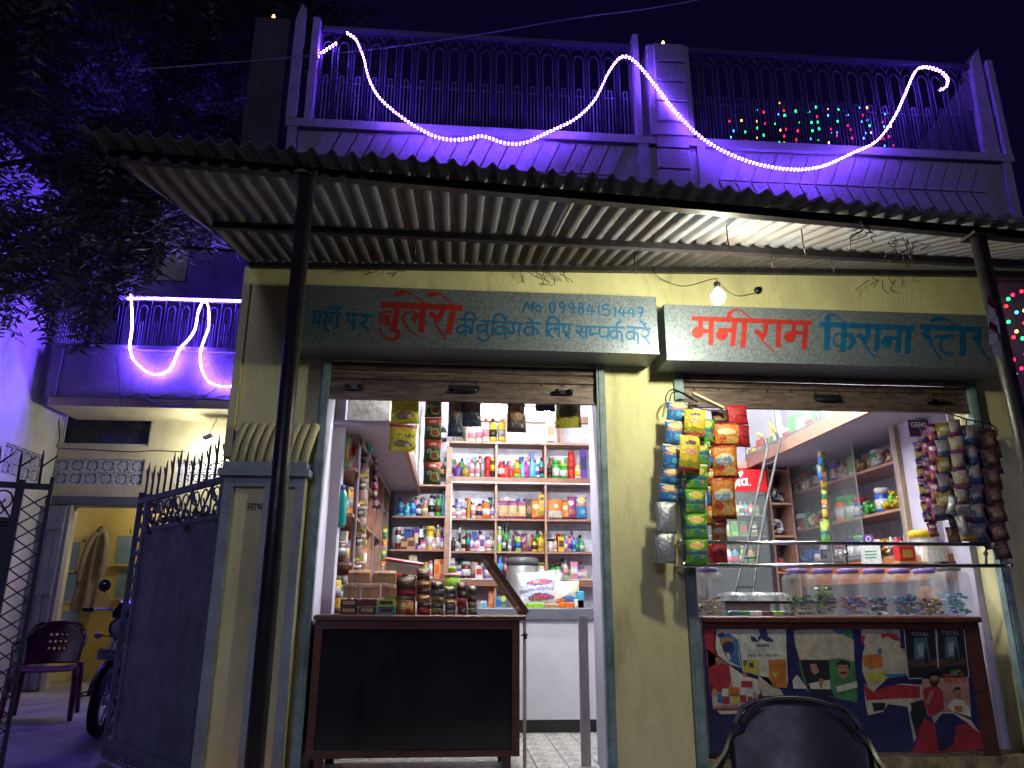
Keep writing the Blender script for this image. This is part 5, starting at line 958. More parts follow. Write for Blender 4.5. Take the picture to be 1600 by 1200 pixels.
# ---- jars on the counter
def jar(label, xp, wp, yt, Yj, cs, lid, fill=.35, lidc='violet'):
    a = W(xp, 963, Yj); r = wp/2*(Yj+DCAM)/FPX*1.0; zt_ = W(xp, yt, Yj).z; zc = 1.0205; h = zt_-zc
    t = thing('sweet_jar', label, 'jar', (a.x, Yj, zc)); m_ = MB(); T = Matrix.Translation((a.x, Yj, zc)) @ Matrix.Rotation(math.pi/4, 4, 'Z')
    m_.lathe([(r*1.2, .0), (r*1.32, .015), (r*1.32, h*.78), (r*1.15, h*.86), (r*.75, h*.9), (r*.75, h*.93)], jarplastic, n=4, T=T, smooth=False); m_.build('jar_body', t)
    m_ = MB(); m_.lathe([(r*.8, h*.905), (r*.82, h*.99), (r*.7, h)], pm(lidc), n=14, T=T); m_.build('jar_lid', t)
    m_ = MB(); n = 60
    for k in range(n):
        z = zc+.015+rs.random()*h*fill; x = a.x+rs.uniform(-.8, .8)*r; y = Yj+rs.uniform(-.75, .75)*r; s = .014
        Tm = Matrix.Translation((x, y, z)) @ Matrix.Rotation(rs.uniform(0, 3), 4, 'Z') @ Matrix.Rotation(rs.uniform(0, 3), 4, 'X'); m_.cbox((0, 0, 0), (s*2, s, s*.9), pm(rs.choice(cs)), Tm)
    m_.build('jar_sweets', t, kind='stuff')
jar('clear square jar of mixed toffees at the left end of the right counter', 1110, 38, 887, .1, ('grey', 'olive', 'maroon', 'tan'), None, .35)
for i, (x, cs, f, d_) in enumerate(((1252, ('green', 'olive', 'black', 'green'), .4, 'with dark green toffees, nearest the ladder'), (1292, ('green', 'lime', 'black', 'olive'), .55, 'fullest of dark green wrapped toffees'), (1333, ('red', 'gold', 'blue', 'brown'), .35, 'with red and gold toffees'), (1374, ('black', 'white', 'teal', 'black'), .35, 'with black and white toffees'), (1414, ('teal', 'cyan', 'blue', 'brown'), .4, 'with teal and blue toffees'), (1454, ('maroon', 'brown', 'cream', 'gold'), .3, 'with brown toffees, right end of the row'))):
    jar('clear square counter jar '+d_, x, 39, 889, .12, cs, None, f)
jar('wide cloudy jar of teal sweets at the right end of the counter', 1494, 42, 884, .2, ('teal', 'blue', 'cyan', 'teal'), None, .4, 'grey')
q = W(1447, 880, .5); t = thing('sweet_jar', 'round clear jar with bright yellow lid behind the steel rails', 'jar', (q.x, .5, 1.0205)); rr = 22*(5.3)/FPX; zt_ = W(1447, 842, .5).z
m_ = MB(); m_.lathe([(rr*.9, 0), (rr, .02), (rr, zt_-1.0205)], jarplastic, (q.x, .5, 1.0205), 14); m_.build('jar_body', t); m_ = MB(); m_.lathe([(rr*.9, .0), (rr*.92, .05), (rr*.8, .06)], pm('yellow'), (q.x, .5, zt_), 14); m_.build('jar_lid', t); m_ = MB(); m_.lathe([(rr*.8, 0.01), (rr*.85, .15), (rr*.6, .2)], breadm, (q.x, .5, 1.0215), 10); m_.build('jar_cookies', t)
for x, y0, y1, w_, c, cc, lb in ((1420, 876, 852, 26, 'red', 'gold', 'red carton with gold print behind the rails'), (1468, 884, 850, 34, 'cream', 'white', 'cream carton behind the rails right of the red carton'), (1430, 890, 877, 50, 'tan', 'maroon', 'flat tan carton lying under the red carton'), (1480, 893, 876, 40, 'maroon', 'red', 'flat maroon carton at the right end behind the rails')):
    a = W(x, y0, .42); wd = w_*.0046; z0, z1 = W(x, y0, .42).z, W(x, y1, .42).z; m_ = MB(); m_.bbox(a.x-wd/2, a.x+wd/2, .42, .5, z0, z1, pm(c), .005); m_.box(a.x-wd*.3, a.x+wd*.3, .4185, .4198, z0+(z1-z0)*.2, z0+(z1-z0)*.7, pm(cc)); m_.build('carton', label=lb, cat='carton')
# glass display box and its contents, left part
a, b = W(1129, 960, .1).x, W(1238, 960, .1).x; t = thing('display_case', 'low glass display case on the right counter beside the ladder foot', 'display case', ((a+b)/2, .25, 1.021)); zt_ = W(1180, 942, .1).z
MB().box(a, b, .1, .106, 1.021, zt_, glass).build('front_glass', t); MB().box(a, b, .1065, .45, zt_+.0005, zt_+.006, glass).build('top_glass', t); m_ = MB(); m_.box(a-.005, b+.3, .088, .0995, zt_-.005, zt_+.012, darkpipe); m_.build('front_trim', t); MB().box(a, b, .44, .4495, 1.021, zt_, darkwood).build('back_board', t)
for i, (x, c) in enumerate(((1145, 'teal'), (1162, 'green'), (1180, 'white'), (1198, 'maroon'), (1216, 'lime'), (1230, 'grey'))): m_ = MB(); q = W(x, 960, .2); m_.bbox(q.x-.04, q.x+.04, .18, .3, 1.0215, 1.05, pm(c), .004); m_.build('soap_bar_box', label=f'{c} flat box lying inside the glass display case', cat='box', group='flat boxes in the display case')
a, b = W(1128, 936, .3).x, W(1226, 936, .3).x
for i in range(3): m_ = MB(); w_ = (b-a)/3; m_.bbox(a+i*w_+.003, a+(i+1)*w_-.003, .2, .42, zt_+.007, zt_+.07, jarplastic, .02); m_.build('clear_tray', label=f"empty clear plastic tray on the display case, {['leftmost of three', 'middle of three', 'rightmost of three'][i]}", cat='tray')
# ---- steel guard rails
YR_ = -.17; t = thing('guard_rail', 'double polished steel guard rail across the right shop window opening', 'rail', W(1325, 885, YR_))
for y0, y1, xa_, xb_ in ((847, 851, 1062, 1552), (883.5, 884, 1068, 1578)):
    m_ = MB(); m_.tube([W(xa_, y0, YR_), W(xb_, y1, YR_)], .0125, steel, 10); m_.build('rail_tube', t)
    for x, y in ((xa_, y0), (xb_, y1)): m_ = MB(); m_.ball(W(x, y, YR_), .021, steel, 10, 6); m_.build('end_ball', t)
for x in (1322, 1540): m_ = MB(); m_.tube([W(x, 851, YR_), W(x+1, 884, YR_)], .008, steel, 8); m_.ball(W(x, 865, YR_), .016, steel); m_.build('connector', t)
for x in (1066, 1548): 
    for y in (849, 884): p = W(x, y, YR_); m_ = MB(); m_.tube([p, (p.x, -.003, p.z)], .009, steel, 8); m_.build('wall_bracket', t)
# ---- snack strips left of the right door
YN = -.2
strip('long blue chip packet chain ending in silver pouches, leftmost beside the right door', [('bluechip', 1058, 628, 657, 34, .05), ('bluechip', 1055, 658, 694, 33, .05), ('bluechip', 1051, 695, 731, 32, .06), ('bluechip', 1049, 732, 757, 32, .05), ('bluechip', 1045, 757, 784, 32, .08), ('silver', 1040, 784, 834, 32, .03), ('silver', 1037, 834, 880, 33, .02)], YN)
strip('pair of yellow snack packets hanging beside the blue chip chain', [('yellow', 1086, 640, 681, 33, .08), ('yellow', 1078, 681, 737, 36, .06)], YN-.08)
strip('long green chip packet chain hanging beside the right door frame', [('green', 1104, 655, 690, 22, .08), ('green', 1097, 690, 727, 22, .04), ('green', 1088, 727, 765, 34, .02), ('green', 1086, 765, 803, 34), ('green', 1087, 803, 843, 34), ('green', 1088, 843, 882, 34)], YN-.02)
strip('chain of three orange snack packets with blue Hindi lettering', [('orange', 1134, 661, 696, 38), ('orange', 1131, 696, 747, 38), ('orange', 1129, 747, 811, 38)], YN-.04)
strip('narrow orange and blue packet chain half behind the orange snack packets', [('orange', 1110, 700+k*30, 730+k*30, 14) if k % 2 else ('bluechip', 1110, 700+k*30, 730+k*30, 14) for k in range(4)], YN+.03)
strip('shiny red packet chain hanging under the right shutter bar', [('red', 1150, 634, 664, 32), ('red', 1158, 664, 698, 28)], YN+.08)
hang_pack('brown', 1124, 640, 664, 26, YN+.04, label='dark purple see-through packet behind the yellow snack pair'); hang_pack('red', 1112, 848, 885, 24, .2, label='crimson pouch hanging low behind the green chip chain')
letm = mat('snack_lettering', (.1, .3, .6), .4, var=0)
for k, (x, y) in enumerate(((1131, 722), (1129, 778))):
    m_ = MB(); textmesh(m_, 'चटोरे', .06, letm, upright(*W(x, y+4, YN-.066)), bold=.02); m_.build('packet_lettering', bpy.data.objects['packet_strip'] if False else [o for o in bpy.data.objects if o.get('label', '').startswith('chain of three orange')][0])
m_ = MB(); m_.tube(cr([W(1042, 630, -.16), W(1040, 622, -.16), W(1045, 612, -.16), W(1055, 609, -.14), W(1075, 620, -.1), W(1090, 628, -.04)], 5), .005, blackm, 6); m_.tube(cr([W(1046, 628, -.14), W(1050, 614, -.14), W(1064, 613, -.12), W(1082, 622, -.06)], 5), .005, blackm, 6)
m_.tube(cr([W(1078, 645, -.2), W(1082, 634, -.2), W(1100, 640, -.15), W(1140, 645, -.1), W(1165, 655, -.1)], 5), .004, blackm, 6); m_.build('display_hook', label='black bent wire hooks carrying the snack chains left of the right door', cat='hook')
q0, q1 = W(1082, 615, -.24), W(1130, 638, -.24); m_ = MB(); m_.bar(q0, q1, .045, pm('cream'), w2=.012); m_.bar(q0+Vector((.03, -.007, -.012)), q1+Vector((-.02, -.007, .002)), .016, pm('gold'), w2=.002); m_.build('display_card', label='tilted cream cardboard header strip above the snack chains', cat='card')
# ---- right strips
m_ = MB(); q = W(1433, 690, .05); gm = packmat('gems_box_print', (.04, .015, .07)); a, b, c = W(1418, 656, .0), W(1450, 656, .0), W(1418, 682, .0); m_.box(a.x, b.x, .0, .04, c.z, a.z, gm); textmesh(m_, 'GEMS', .05, mat('gems_letter', (.45, .42, .55), .4, var=0), upright((a.x+b.x)/2, -.001, a.z-.05), bold=.02); m_.build('display_card', label='dark purple GEMS display card behind the right sachet chains', cat='card')
for lb, kind, x0_, y0_, x1_, y1_, n, w_, Yc, alt in (('narrow purple and gold sachet chain nearest the glass cabinet', 'purple', 1433, 690, 1448, 815, 9, 14, .03, 'gold'), ('shiny pink and violet foil sachet chain', 'pinkfoil', 1453, 662, 1462, 812, 5, 17, -.1, 'pinkfoil'), ('sachet chain of yellow then silver packets', 'gold', 1472, 660, 1473, 795, 5, 24, -.16, 'greyblue'),
        ('white and magenta sachet chain in the middle of the right bunch', 'whitemag', 1490, 655, 1508, 842, 7, 22, -.2, 'whitemag'), ('grey and blue sachet chain of the right bunch', 'greyblue', 1512, 664, 1532, 848, 6, 21, -.18, 'greyblue'), ('dark brown sachet chain outermost on the right', 'darkbrown', 1540, 672, 1563, 872, 7, 27, -.14, 'darkbrown')):
    strip(lb, [((kind if k % 2 == 0 else alt), x0_+(x1_-x0_)*k/n, y0_+(y1_-y0_)*k/n, y0_+(y1_-y0_)*(k+1)/n+1, w_, -.08) for k in range(n)], Yc)
for lb, kind, x0_, y0_, x1_, y1_, n, w_, Yc, alt in (('purple and gold sachet chain behind the pink foil one', 'purple', 1444, 668, 1456, 838, 8, 16, -.02, 'pinkfoil'), ('dark brown and purple sachet chain behind the yellow silver chain', 'darkbrown', 1480, 662, 1488, 850, 7, 20, -.06, 'purple'),
        ('deep purple sachet chain behind the white magenta one', 'purple', 1502, 668, 1522, 846, 7, 20, -.08, 'darkbrown'), ('brown and grey sachet chain between grey blue and dark brown chains', 'darkbrown', 1526, 672, 1547, 858, 7, 22, -.08, 'greyblue'), ('slim dark sachet chain nearest the wall behind the outermost one', 'darkbrown', 1550, 690, 1558, 840, 6, 18, -.05, 'purple')):
    strip(lb, [((kind if k % 2 == 0 else alt), x0_+(x1_-x0_)*k/n, y0_+(y1_-y0_)*k/n, y0_+(y1_-y0_)*(k+1)/n+1, w_, -.08) for k in range(n)], Yc)
strip('second blue chip packet chain tucked behind the leftmost one', [('bluechip' if k % 3 else 'green', 1066-k*2.2, 640+k*27, 668+k*27, 27, .05) for k in range(5)], YN+.07)
strip('orange packet chain tucked between green and orange snack chains', [('orange' if k % 2 else 'red', 1118+k, 668+k*30, 698+k*30, 24, .03) for k in range(7)], YN+.09)
strip('twisted silver foil strip dangling among the right sachet chains', [('silver', 1490, 775, 805, 12, .3), ('silver', 1498, 805, 838, 14, -.2)], -.26)
hang_pack('yellow', 1512, 832, 846, 30, -.22, label='yellow packet end hanging lowest of the white magenta chain')
hang_pack('greyblue', 1468, 790, 812, 24, -.2, label='purple grey packet hanging under the yellow silver chain')
m_ = MB(); m_.tube(cr([W(1440, 640, -.02), W(1470, 642, -.08), W(1510, 655, -.15), W(1545, 662, -.16), W(1557, 672, -.16), W(1556, 684, -.16)], 5), .005, blackm, 6)
for x in (1510, 1522, 1535): m_.tube(cr([W(x, 657, -.15), W(x+1, 668, -.16), W(x+12, 670, -.16), W(x+12, 659, -.15)], 4), .004, blackm, 5)
m_.build('display_hook', label='black looped wire hanger carrying the right sachet chains', cat='hook')

# ================================================================== FOREGROUND CHAIR
def mono_chair(label, loc, rz, m, holes=False, s=1.0, arms=True):
    t = thing('plastic_chair', label, 'chair', loc, rz)
    def shell(P, th, m, nu, nv, skip=None, name='backrest'):
        b = MB(); vs = []; fs = []
        for j in range(nv+1):
            for i in range(nu+1): p, n = P(i/nu, j/nv); vs.append(tuple(Vector(p)*s))
        K = len(vs)
        for j in range(nv+1):
            for i in range(nu+1): p, n = P(i/nu, j/nv); vs.append(tuple((Vector(p)+Vector(n)*th)*s))
        ok = set((i, j) for i in range(nu) for j in range(nv) if not (skip and skip(i, j)))
        for i, j in ok:
            a = j*(nu+1)+i; q = (a, a+1, a+nu+2, a+nu+1); fs.append(q); fs.append(tuple(K+x for x in q[::-1]))
            for di, dj, e in ((0, -1, (a, a+1)), (1, 0, (a+1, a+nu+2)), (0, 1, (a+nu+2, a+nu+1)), (-1, 0, (a+nu+1, a))):
                if (i+di, j+dj) not in ok: fs.append((e[1], e[0], K+e[0], K+e[1]))
        b.add(vs, fs, m, True); return b.build(name, t, local=True)
    # front faces -Y
    def back(u, v):
        x = (u-.5)*2; top = .80-.10*abs(x)**3.2; wdt = .215+.03*v-(.03 if v > .85 else 0)*((v-.85)/.15)**2*2; z = .44+(top-.44)*v
        return (x*wdt, .2+.09*v-.05*x*x+.0, z), (0, 1, 0)
    shell(back, .006, m, 22, 18, (lambda i, j: 7 <= i <= 14 and 5 <= j <= 14 and (i % 2 == 0 and j % 3 == 0)) if holes else None)
    def seat(u, v): x = (u-.5)*2; return (x*(.235-.015*v), -.22+.43*v, .43-.012*(1-x*x)-.02*max(0, (.15-v)/.15)**2), (0, 0, -1)
    shell(seat, .006, m, 10, 8, name='seat')
    for a in (-1, 1):
        b = MB(); rim = [(a*.245*s, y*s, z*s) for y, z in ((-.2, .02), (-.215, .25), (-.215, .42))]
        b.tube([(a*.26*s, -.25*s, 0), (a*.245*s, -.22*s, .43*s)], [.02*s, .028*s], m, 4); b.build('leg', t, local=True)
        b = MB(); b.tube([(a*.25*s, .3*s, 0), (a*.225*s, .2*s, .45*s)], [.02*s, .03*s], m, 4); b.build('leg', t, local=True)
        if arms:
            b = MB(); pts = cr([(a*.135, .285, .795), (a*.19, .27, .765), (a*.228, .24, .70), (a*.25, .14, .645), (a*.265, -.02, .635), (a*.27, -.16, .63), (a*.262, -.215, .59), (a*.25, -.225, .43)], 6)
            for p, q in zip(pts, pts[1:]): b.bar(p*s, q*s, .042*s, m, up=(a, 0, .3), w2=.012*s)
            b.build('armrest', t, local=True)
    b = MB(); b.tube(cr([(-.2*s, .27*s, .72*s), (-.15*s, .285*s, .775*s), (-.08*s, .293*s, .797*s), (0, .295*s, .803*s), (.08*s, .293*s, .797*s), (.15*s, .285*s, .775*s), (.2*s, .27*s, .72*s)], 5), .009*s, m, 6); b.build('top_rim', t, local=True)
    return t
q = W(1256, 1092, -2.3); chm = mat('charcoal_plastic', (.05, .042, .038), .42, var=.25, scale=14, spec=.6)
mono_chair('charcoal plastic armchair in front of the poster covered counter', (q.x-.15, -2.565, 0), math.radians(-24), chm, s=q.z/.803).scale = (.88, 1, 1)
# ================================================================== COURTYARD HOUSE BEHIND THE GATE
YW = 6.0; XLW = -5.62
H = thing('courtyard_house', 'cream and white house with a violet lit balcony behind the gates', 'house', (-3.6, 6, 0))
dL, dR, dT = W(112, 793, YW).x, -3.95, W(160, 791, YW).z
wn = (W(103, 636, YW), W(232, 697, YW)); jl = (W(86, 716, YW), W(221, 759, YW)); j2 = (W(275, 721, YW), W(346, 756, YW))
m_ = MB()   # back wall assembled round its openings
y0, y1 = YW, YW+.2
m_.box(XLW, dL, y0, y1, 0, jl[1].z, cream2); m_.box(dR, -1.5, y0, y1, 0, j2[1].z, cream2); m_.box(dL, dR, y0, y1, dT, jl[1].z, cream2)
m_.box(XLW, jl[0].x, y0, y1, jl[1].z, jl[0].z, cream2); m_.box(jl[1].x, j2[0].x, y0, y1, jl[1].z, jl[0].z, cream2); m_.box(j2[1].x, -1.5, y0, y1, j2[1].z+.0, jl[0].z, cream2)
m_.box(XLW, -1.5, y0, y1, jl[0].z, wn[1].z, cream2); m_.box(XLW, wn[0].x, y0, y1, wn[1].z, wn[0].z, cream2); m_.box(wn[1].x, -1.5, y0, y1, wn[1].z, wn[0].z, cream2); m_.box(XLW, -1.5, y0, y1, wn[0].z, 4.0, cream2)
m_.build('back_wall', H)
m_ = MB(); ja, jb = WX(3, 745, XLW), WX(66, 745, XLW); zj0, zj1 = 2.63, 3.02
yj0, yj1 = max(2.9, WX(2, 730, XLW).y), WX(66, 730, XLW).y
m_.box(XLW-.25, XLW, -1, yj0, 0, 6.6, whitew); m_.box(XLW-.25, XLW, yj1, 6.2, 0, 6.6, whitew); m_.box(XLW-.25, XLW, yj0, yj1, 0, zj0, whitew); m_.box(XLW-.25, XLW, yj0, yj1, zj1, 6.6, whitew); m_.build('side_wall', H)
# pierced ventilator blocks
jm = mat('violet_grey_block', (.5, .52, .62), .8, var=.1, scale=4)
def vent(T, wd, ht, nx, nz, yz=False):
    bw, bh = wd/nx, ht/nz; u = MB(); g_ = .004; fr = bw*.09; a, b = bw/2-g_, bh/2-g_
    u.box(-a, a, 0, .07, -b, -b+fr, jm); u.box(-a, a, 0, .07, b-fr, b, jm); u.box(-a, -a+fr, 0, .07, -b+fr, b-fr, jm); u.box(a-fr, a, 0, .07, -b+fr, b-fr, jm)
    u.box(-bw*.05, bw*.05, .004, .066, -b+fr, b-fr, jm); u.box(-a+fr, -bw*.051, .004, .066, -bh*.05, bh*.05, jm); u.box(bw*.051, a-fr, .004, .066, -bh*.05, bh*.05, jm)
    for sx in (-1, 1):
        for sz in (-1, 1): u.cbox((sx*bw*.17, .035, sz*bh*.17), (bw*.2, .055, bh*.2), jm); u.cbox((sx*bw*.335, .035, sz*bh*.335), (bw*.13, .056, bh*.13), jm)
    me = u.mesh('vent_block')
    for i in range(nx):
        for k in range(nz):
            o = bpy.data.objects.new('vent_block', me); COL.objects.link(o); o.parent = H; Mx = T @ Matrix.Translation(((i+.5)*bw, .02, (k+.5)*bh)); o.matrix_local = Matrix.Translation(-Vector(WL[H.name])) @ Mx
vent(Matrix.Translation((jl[0].x, YW, jl[1].z)), jl[1].x-jl[0].x, jl[0].z-jl[1].z, 6, 2)
vent(Matrix.Translation((j2[0].x, YW, j2[1].z)), j2[1].x-j2[0].x, jl[0].z-j2[1].z, 3, 2)
vent(Matrix.Translation((XLW, yj1, zj0)) @ Matrix.Rotation(-math.pi/2, 4, 'Z') @ Matrix.Rotation(math.pi, 4, 'Z') @ Matrix.Translation((0, 0, 0)) if False else Matrix.Translation((XLW, yj0, zj0)) @ Matrix.Rotation(math.pi/2, 4, 'Z'), yj1-yj0, zj1-zj0, max(4, int((yj1-yj0)/.28)), 2)
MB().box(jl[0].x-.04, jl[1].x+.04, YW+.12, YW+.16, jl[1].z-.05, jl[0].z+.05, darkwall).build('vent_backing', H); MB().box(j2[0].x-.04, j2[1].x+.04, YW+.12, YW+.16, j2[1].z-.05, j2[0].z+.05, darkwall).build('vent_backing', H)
# high window with diagonal mesh
m_ = MB(); a, b = wn; m_.box(a.x, b.x, YW+.1, YW+.105, b.z, a.z, mat('green_reflection_glass', (.02, .05, .03), .15, var=.3)); m_.build('window_pane', H)  # greenish reflection is put into the dark pane's colour
m_ = MB(); fr = alu; m_.box(a.x, b.x, YW+.03, YW+.06, a.z-.03, a.z, jm); m_.box(a.x, b.x, YW+.03, YW+.06, b.z, b.z+.03, jm); m_.box(a.x, a.x+.03, YW+.03, YW+.06, b.z+.03, a.z-.03, jm); m_.box(b.x-.03, b.x, YW+.03, YW+.06, b.z+.03, a.z-.03, jm); wf = m_.build('window_frame', H)
m_ = MB(); hgt = a.z-b.z; wdt = b.x-a.x; st = .085; k = -hgt
while k < wdt:
    for s_ in (0, 1):
        x0, x1 = k, k+hgt; c0, c1 = max(0, x0), min(wdt, x1)
        if c1 > c0:
            t0, t1 = (c0-x0)/hgt, (c1-x0)/hgt
            p = (a.x+c0, YW+.075+.006*s_, b.z+hgt*(t0 if s_ else 1-t0)); q = (a.x+c1, YW+.075+.006*s_, b.z+hgt*(t1 if s_ else 1-t1)); m_.bar(p, q, .007, ironpurp)
    k += st
m_.build('diamond_mesh', H, kind='stuff')
MB().box(XLW, dR+.05, YW-.07, YW-.001, W(100, 789, YW).z-.0, W(100, 776, YW).z, mat('grey_lintel', (.13, .13, .15), .7)).build('lintel', H)
# balcony
zb0, zb1, zb2 = W(200, 636, 5.2).z, W(200, 550, 5.2).z, W(300, 469, 5.2).z
xb0 = W(80, 600, 5.2).x
MB().box(xb0, -1.5, 5.2, YW-.001, zb0, zb0+.12, cream2).build('balcony_slab', H); m_ = MB(); m_.box(xb0, -1.5, 5.14, 5.24, zb0+.1205, zb1, parap); m_.box(xb0, -1.5, 5.08, 5.3, zb1+.0005, zb1+.06, parap); m_.box(xb0-.0, xb0+.12, 5.1, 5.139, zb0+.1205, zb1, parap); m_.build('balcony_parapet', H)
dz = W(200, 607, 5.14).z-zb0-.13; n = 9; x = xb0+.3; m2 = MB(); m2.prism([(0, 0, 0), (.17, 0, dz/2), (0, 0, dz), (-.17, 0, dz/2)], (0, -.018, 0), parap); me = m2.mesh('diamond_tile')
for i in range(9):
    o = bpy.data.objects.new('diamond_tile', me); COL.objects.link(o); o.parent = H; o.location = Vector((x+i*.37, 5.1385, zb0+.125))-Vector(WL[H.name])
m_ = MB(); m_.box(XLW, -1.5, 7.4, 7.6, zb0+.12, 9, parap); m_.build('upper_wall', H)
a, b = W(205, 345, 7.39), W(290, 440, 7.39); MB().box(a.x, b.x, 7.36, 7.399, b.z, a.z, mat('dark_shutter_window', (.02, .02, .03), .3)).build('upper_window', H)
t = thing('balcony_railing', 'thin iron railing of the far courtyard balcony with light rope', 'railing', ((xb0-1.5)/2, 5.2, zb1+.06)); L0 = WL[t.name]
m_ = MB(); m_.bar((xb0, 5.2, zb2), (-1.5, 5.2, zb2), .05, parap); m_.build('top_rail', t)
u = MB(); hh = zb2-zb1-.1; u.tube([(-.05, 0, 0), (-.05, 0, hh*.8)]+[(-.05*math.cos(q), 0, hh*.8+.07*math.sin(q)) for q in np.linspace(.3, 2.84, 5)]+[(.05, 0, hh*.8), (.05, 0, 0)], .006, ironpurp, 4); u.bar((-.018, 0, 0), (-.018, 0, hh*.55), .008, ironpurp); u.bar((.018, 0, 0), (.018, 0, hh*.55), .008, ironpurp); u.bar((-.09, 0, 0), (-.09, 0, hh), .008, ironpurp)
me = u.mesh('baluster')
for i in range(20): o = bpy.data.objects.new('baluster', me); COL.objects.link(o); o.parent = t; o.location = (xb0+.1+i*.19-L0[0], 0, .01)
Z2 = lambda pts: [(x/3, 400+y/3) for x, y in pts]
light_rope('violet light rope hanging in two loops on the far courtyard balcony', Z2([(614, 185), (620, 300), (615, 370), (608, 420), (618, 470), (640, 502), (690, 545), (735, 556), (775, 545), (805, 520), (840, 440), (885, 390), (915, 340), (928, 270), (945, 225), (962, 212), (978, 245), (978, 330), (960, 385), (942, 440), (940, 500), (955, 555), (985, 595), (1020, 608), (1060, 613), (1100, 606), (1140, 588), (1165, 560)]), 5.06, r=.012, bm=ledfar)
light_rope('straight violet light rope along the far balcony top rail', Z2([(600, 200), (700, 199), (900, 205), (1100, 210), (1200, 214)]), 5.14, r=.01, bm=ledfar)
# room beyond the doorway
RY = 7.3; m_ = MB(); m_.box(-6.2, -2.9, RY, RY+.1, 0, 3.0, yellowroom); m_.box(-2.9, -2.8, 6.21, RY, 0, 3.0, yellowroom); m_.box(-6.3, -6.2, 6.21, RY, 0, 3, yellowroom); m_.box(-6.2, -2.9, 6.21, RY, 3.0, 3.05, whitew); m_.build('room_wall', H)
nb = mat('niche_blue', (.22, .33, .36), .7)
for xp0, xp1, ys in ((185, 207, (832, 885, 945)), (98, 118, (842, 890, 950))):
    for k in range(len(ys)):
        a = W(xp0, ys[k]+5, RY-.01); b = W(xp1, ys[k]+50, RY-.01); m_ = MB(); m_.box(a.x, b.x, RY-.012, RY-.002, b.z, a.z, nb); m_.box(a.x-.02, b.x+.02, RY-.07, RY-.0005, b.z-.025, b.z-.001, yellowroom); m_.build('wall_niche', H)
MB().box(dL, dR, YW-.001, YW+.0, 0, .0, cream2) if False else None
# lit bulb inside the room
q = (-4.2, 6.7, 2.8); t = thing('hanging_bulb', 'lit bulb inside the yellow room beyond the doorway', 'light bulb', q); m_ = MB(); m_.ball(q, .035, emis('room_bulb', (1, .92, .75), 420), 12, 8); m_.build('glass_bulb', t); MB().tube([(q[0], q[1], q[2]+.04), (q[0], q[1], 3.0)], .006, blackm).build('flex_cord', t)
# open door leaf
a = W(68, 790, YW-.35); t = thing('door_leaf', 'grey violet plank door leaf standing open left of the yellow doorway', 'door', (dL-.2, 5.7, 0)); dm = mat('door_violet_grey', (.3, .31, .36), .6, var=.15, stretch=(8, 8, 1))
for i in range(5):
    x0 = dL-.48+i*.098; m_ = MB(); m_.bbox(x0+.003, x0+.095, YW-.16+.02*i*0, YW-.125, .02, dT-.02, dm, .004); m_.build('plank', t)
for z in (.35, 1.2, 2.05): MB().box(dL-.477, dL+.008, YW-.185, YW-.1605, z, z+.09, dm).build('ledge_rail', t)
MB().box(dL-.0, dL+.05, YW-.12, YW-.0005, 0, dT, dm).build('frame_post', t)
# coat
q = W(160, 822, RY-.15); t = thing('coat', 'beige coat hanging on the yellow room wall', 'coat', (q.x, RY-.12, W(150, 955, RY-.15).z)); cm = mat('beige_cloth', (.3, .25, .2), .9, var=.15, bump=.4, bscale=14)
m_ = MB(); top = q.z; bot = W(150, 955, RY-.15).z; pts = []; nv, nu = 14, 18; vs = []; fs = []
nv, nu = 20, 36
for j in range(nv+1):
    v = j/nv; xc = q.x-.02-.09*v; wv = .035+.13*min(1, v*3.2)**.8+.035*v
    for i in range(nu): an = 2*math.pi*i/nu; fo = (.16+.2*v)*math.sin(an*7+math.sin(v*5)*.8)*min(1, v*3); vs.append((xc+wv*math.cos(an)*(1+.12*fo), RY-.1+(.05+.02*v)*math.sin(an)*(1+fo*1.3), top+(bot-top)*v+(.03*math.sin(an*2+1) if j == nv else 0)))
for j in range(nv):
    for i in range(nu): fs.append((j*nu+i, j*nu+(i+1) % nu, (j+1)*nu+(i+1) % nu, (j+1)*nu+i))
fs.append(tuple(range(nu))); m_.add(vs, fs, cm, True); m_.build('coat_body', t)
for sx_, ln in ((1, .72), (-1, .85)):
    m_ = MB(); c_ = cr([(q.x+sx_*.06, RY-.15, top-.1), (q.x+sx_*.13-.02, RY-.17, top-.3), (q.x+sx_*.15-.05, RY-.17, top-.55), (q.x+sx_*.14-.08, RY-.16, top-ln)], 5); m_.tube(c_, [.028+.014*math.sin(2.4*k_/len(c_)+.6)+.004*(k_ % 2) for k_ in range(len(c_))], cm, 9); m_.build('sleeve', t)
m_ = MB(); m_.tube([(q.x-.03, RY-.165, top-.03), (q.x-.05, RY-.185, top-.5), (q.x-.1, RY-.19, bot+.1)], .006, mat('coat_seam', (.2, .16, .12), .9), 5); m_.build('coat_front_edge', t)
q2 = W(130, 843, RY-.03); m_ = MB(); m_.tube([q2, q2+Vector((0, -.03, -.03)), q2+Vector((.03, -.03, -.04)), q2+Vector((.06, -.03, -.0))], .008, darkpipe, 5); m_.build('wall_hook', label='small dark wall hook left of the hanging coat', cat='hook')
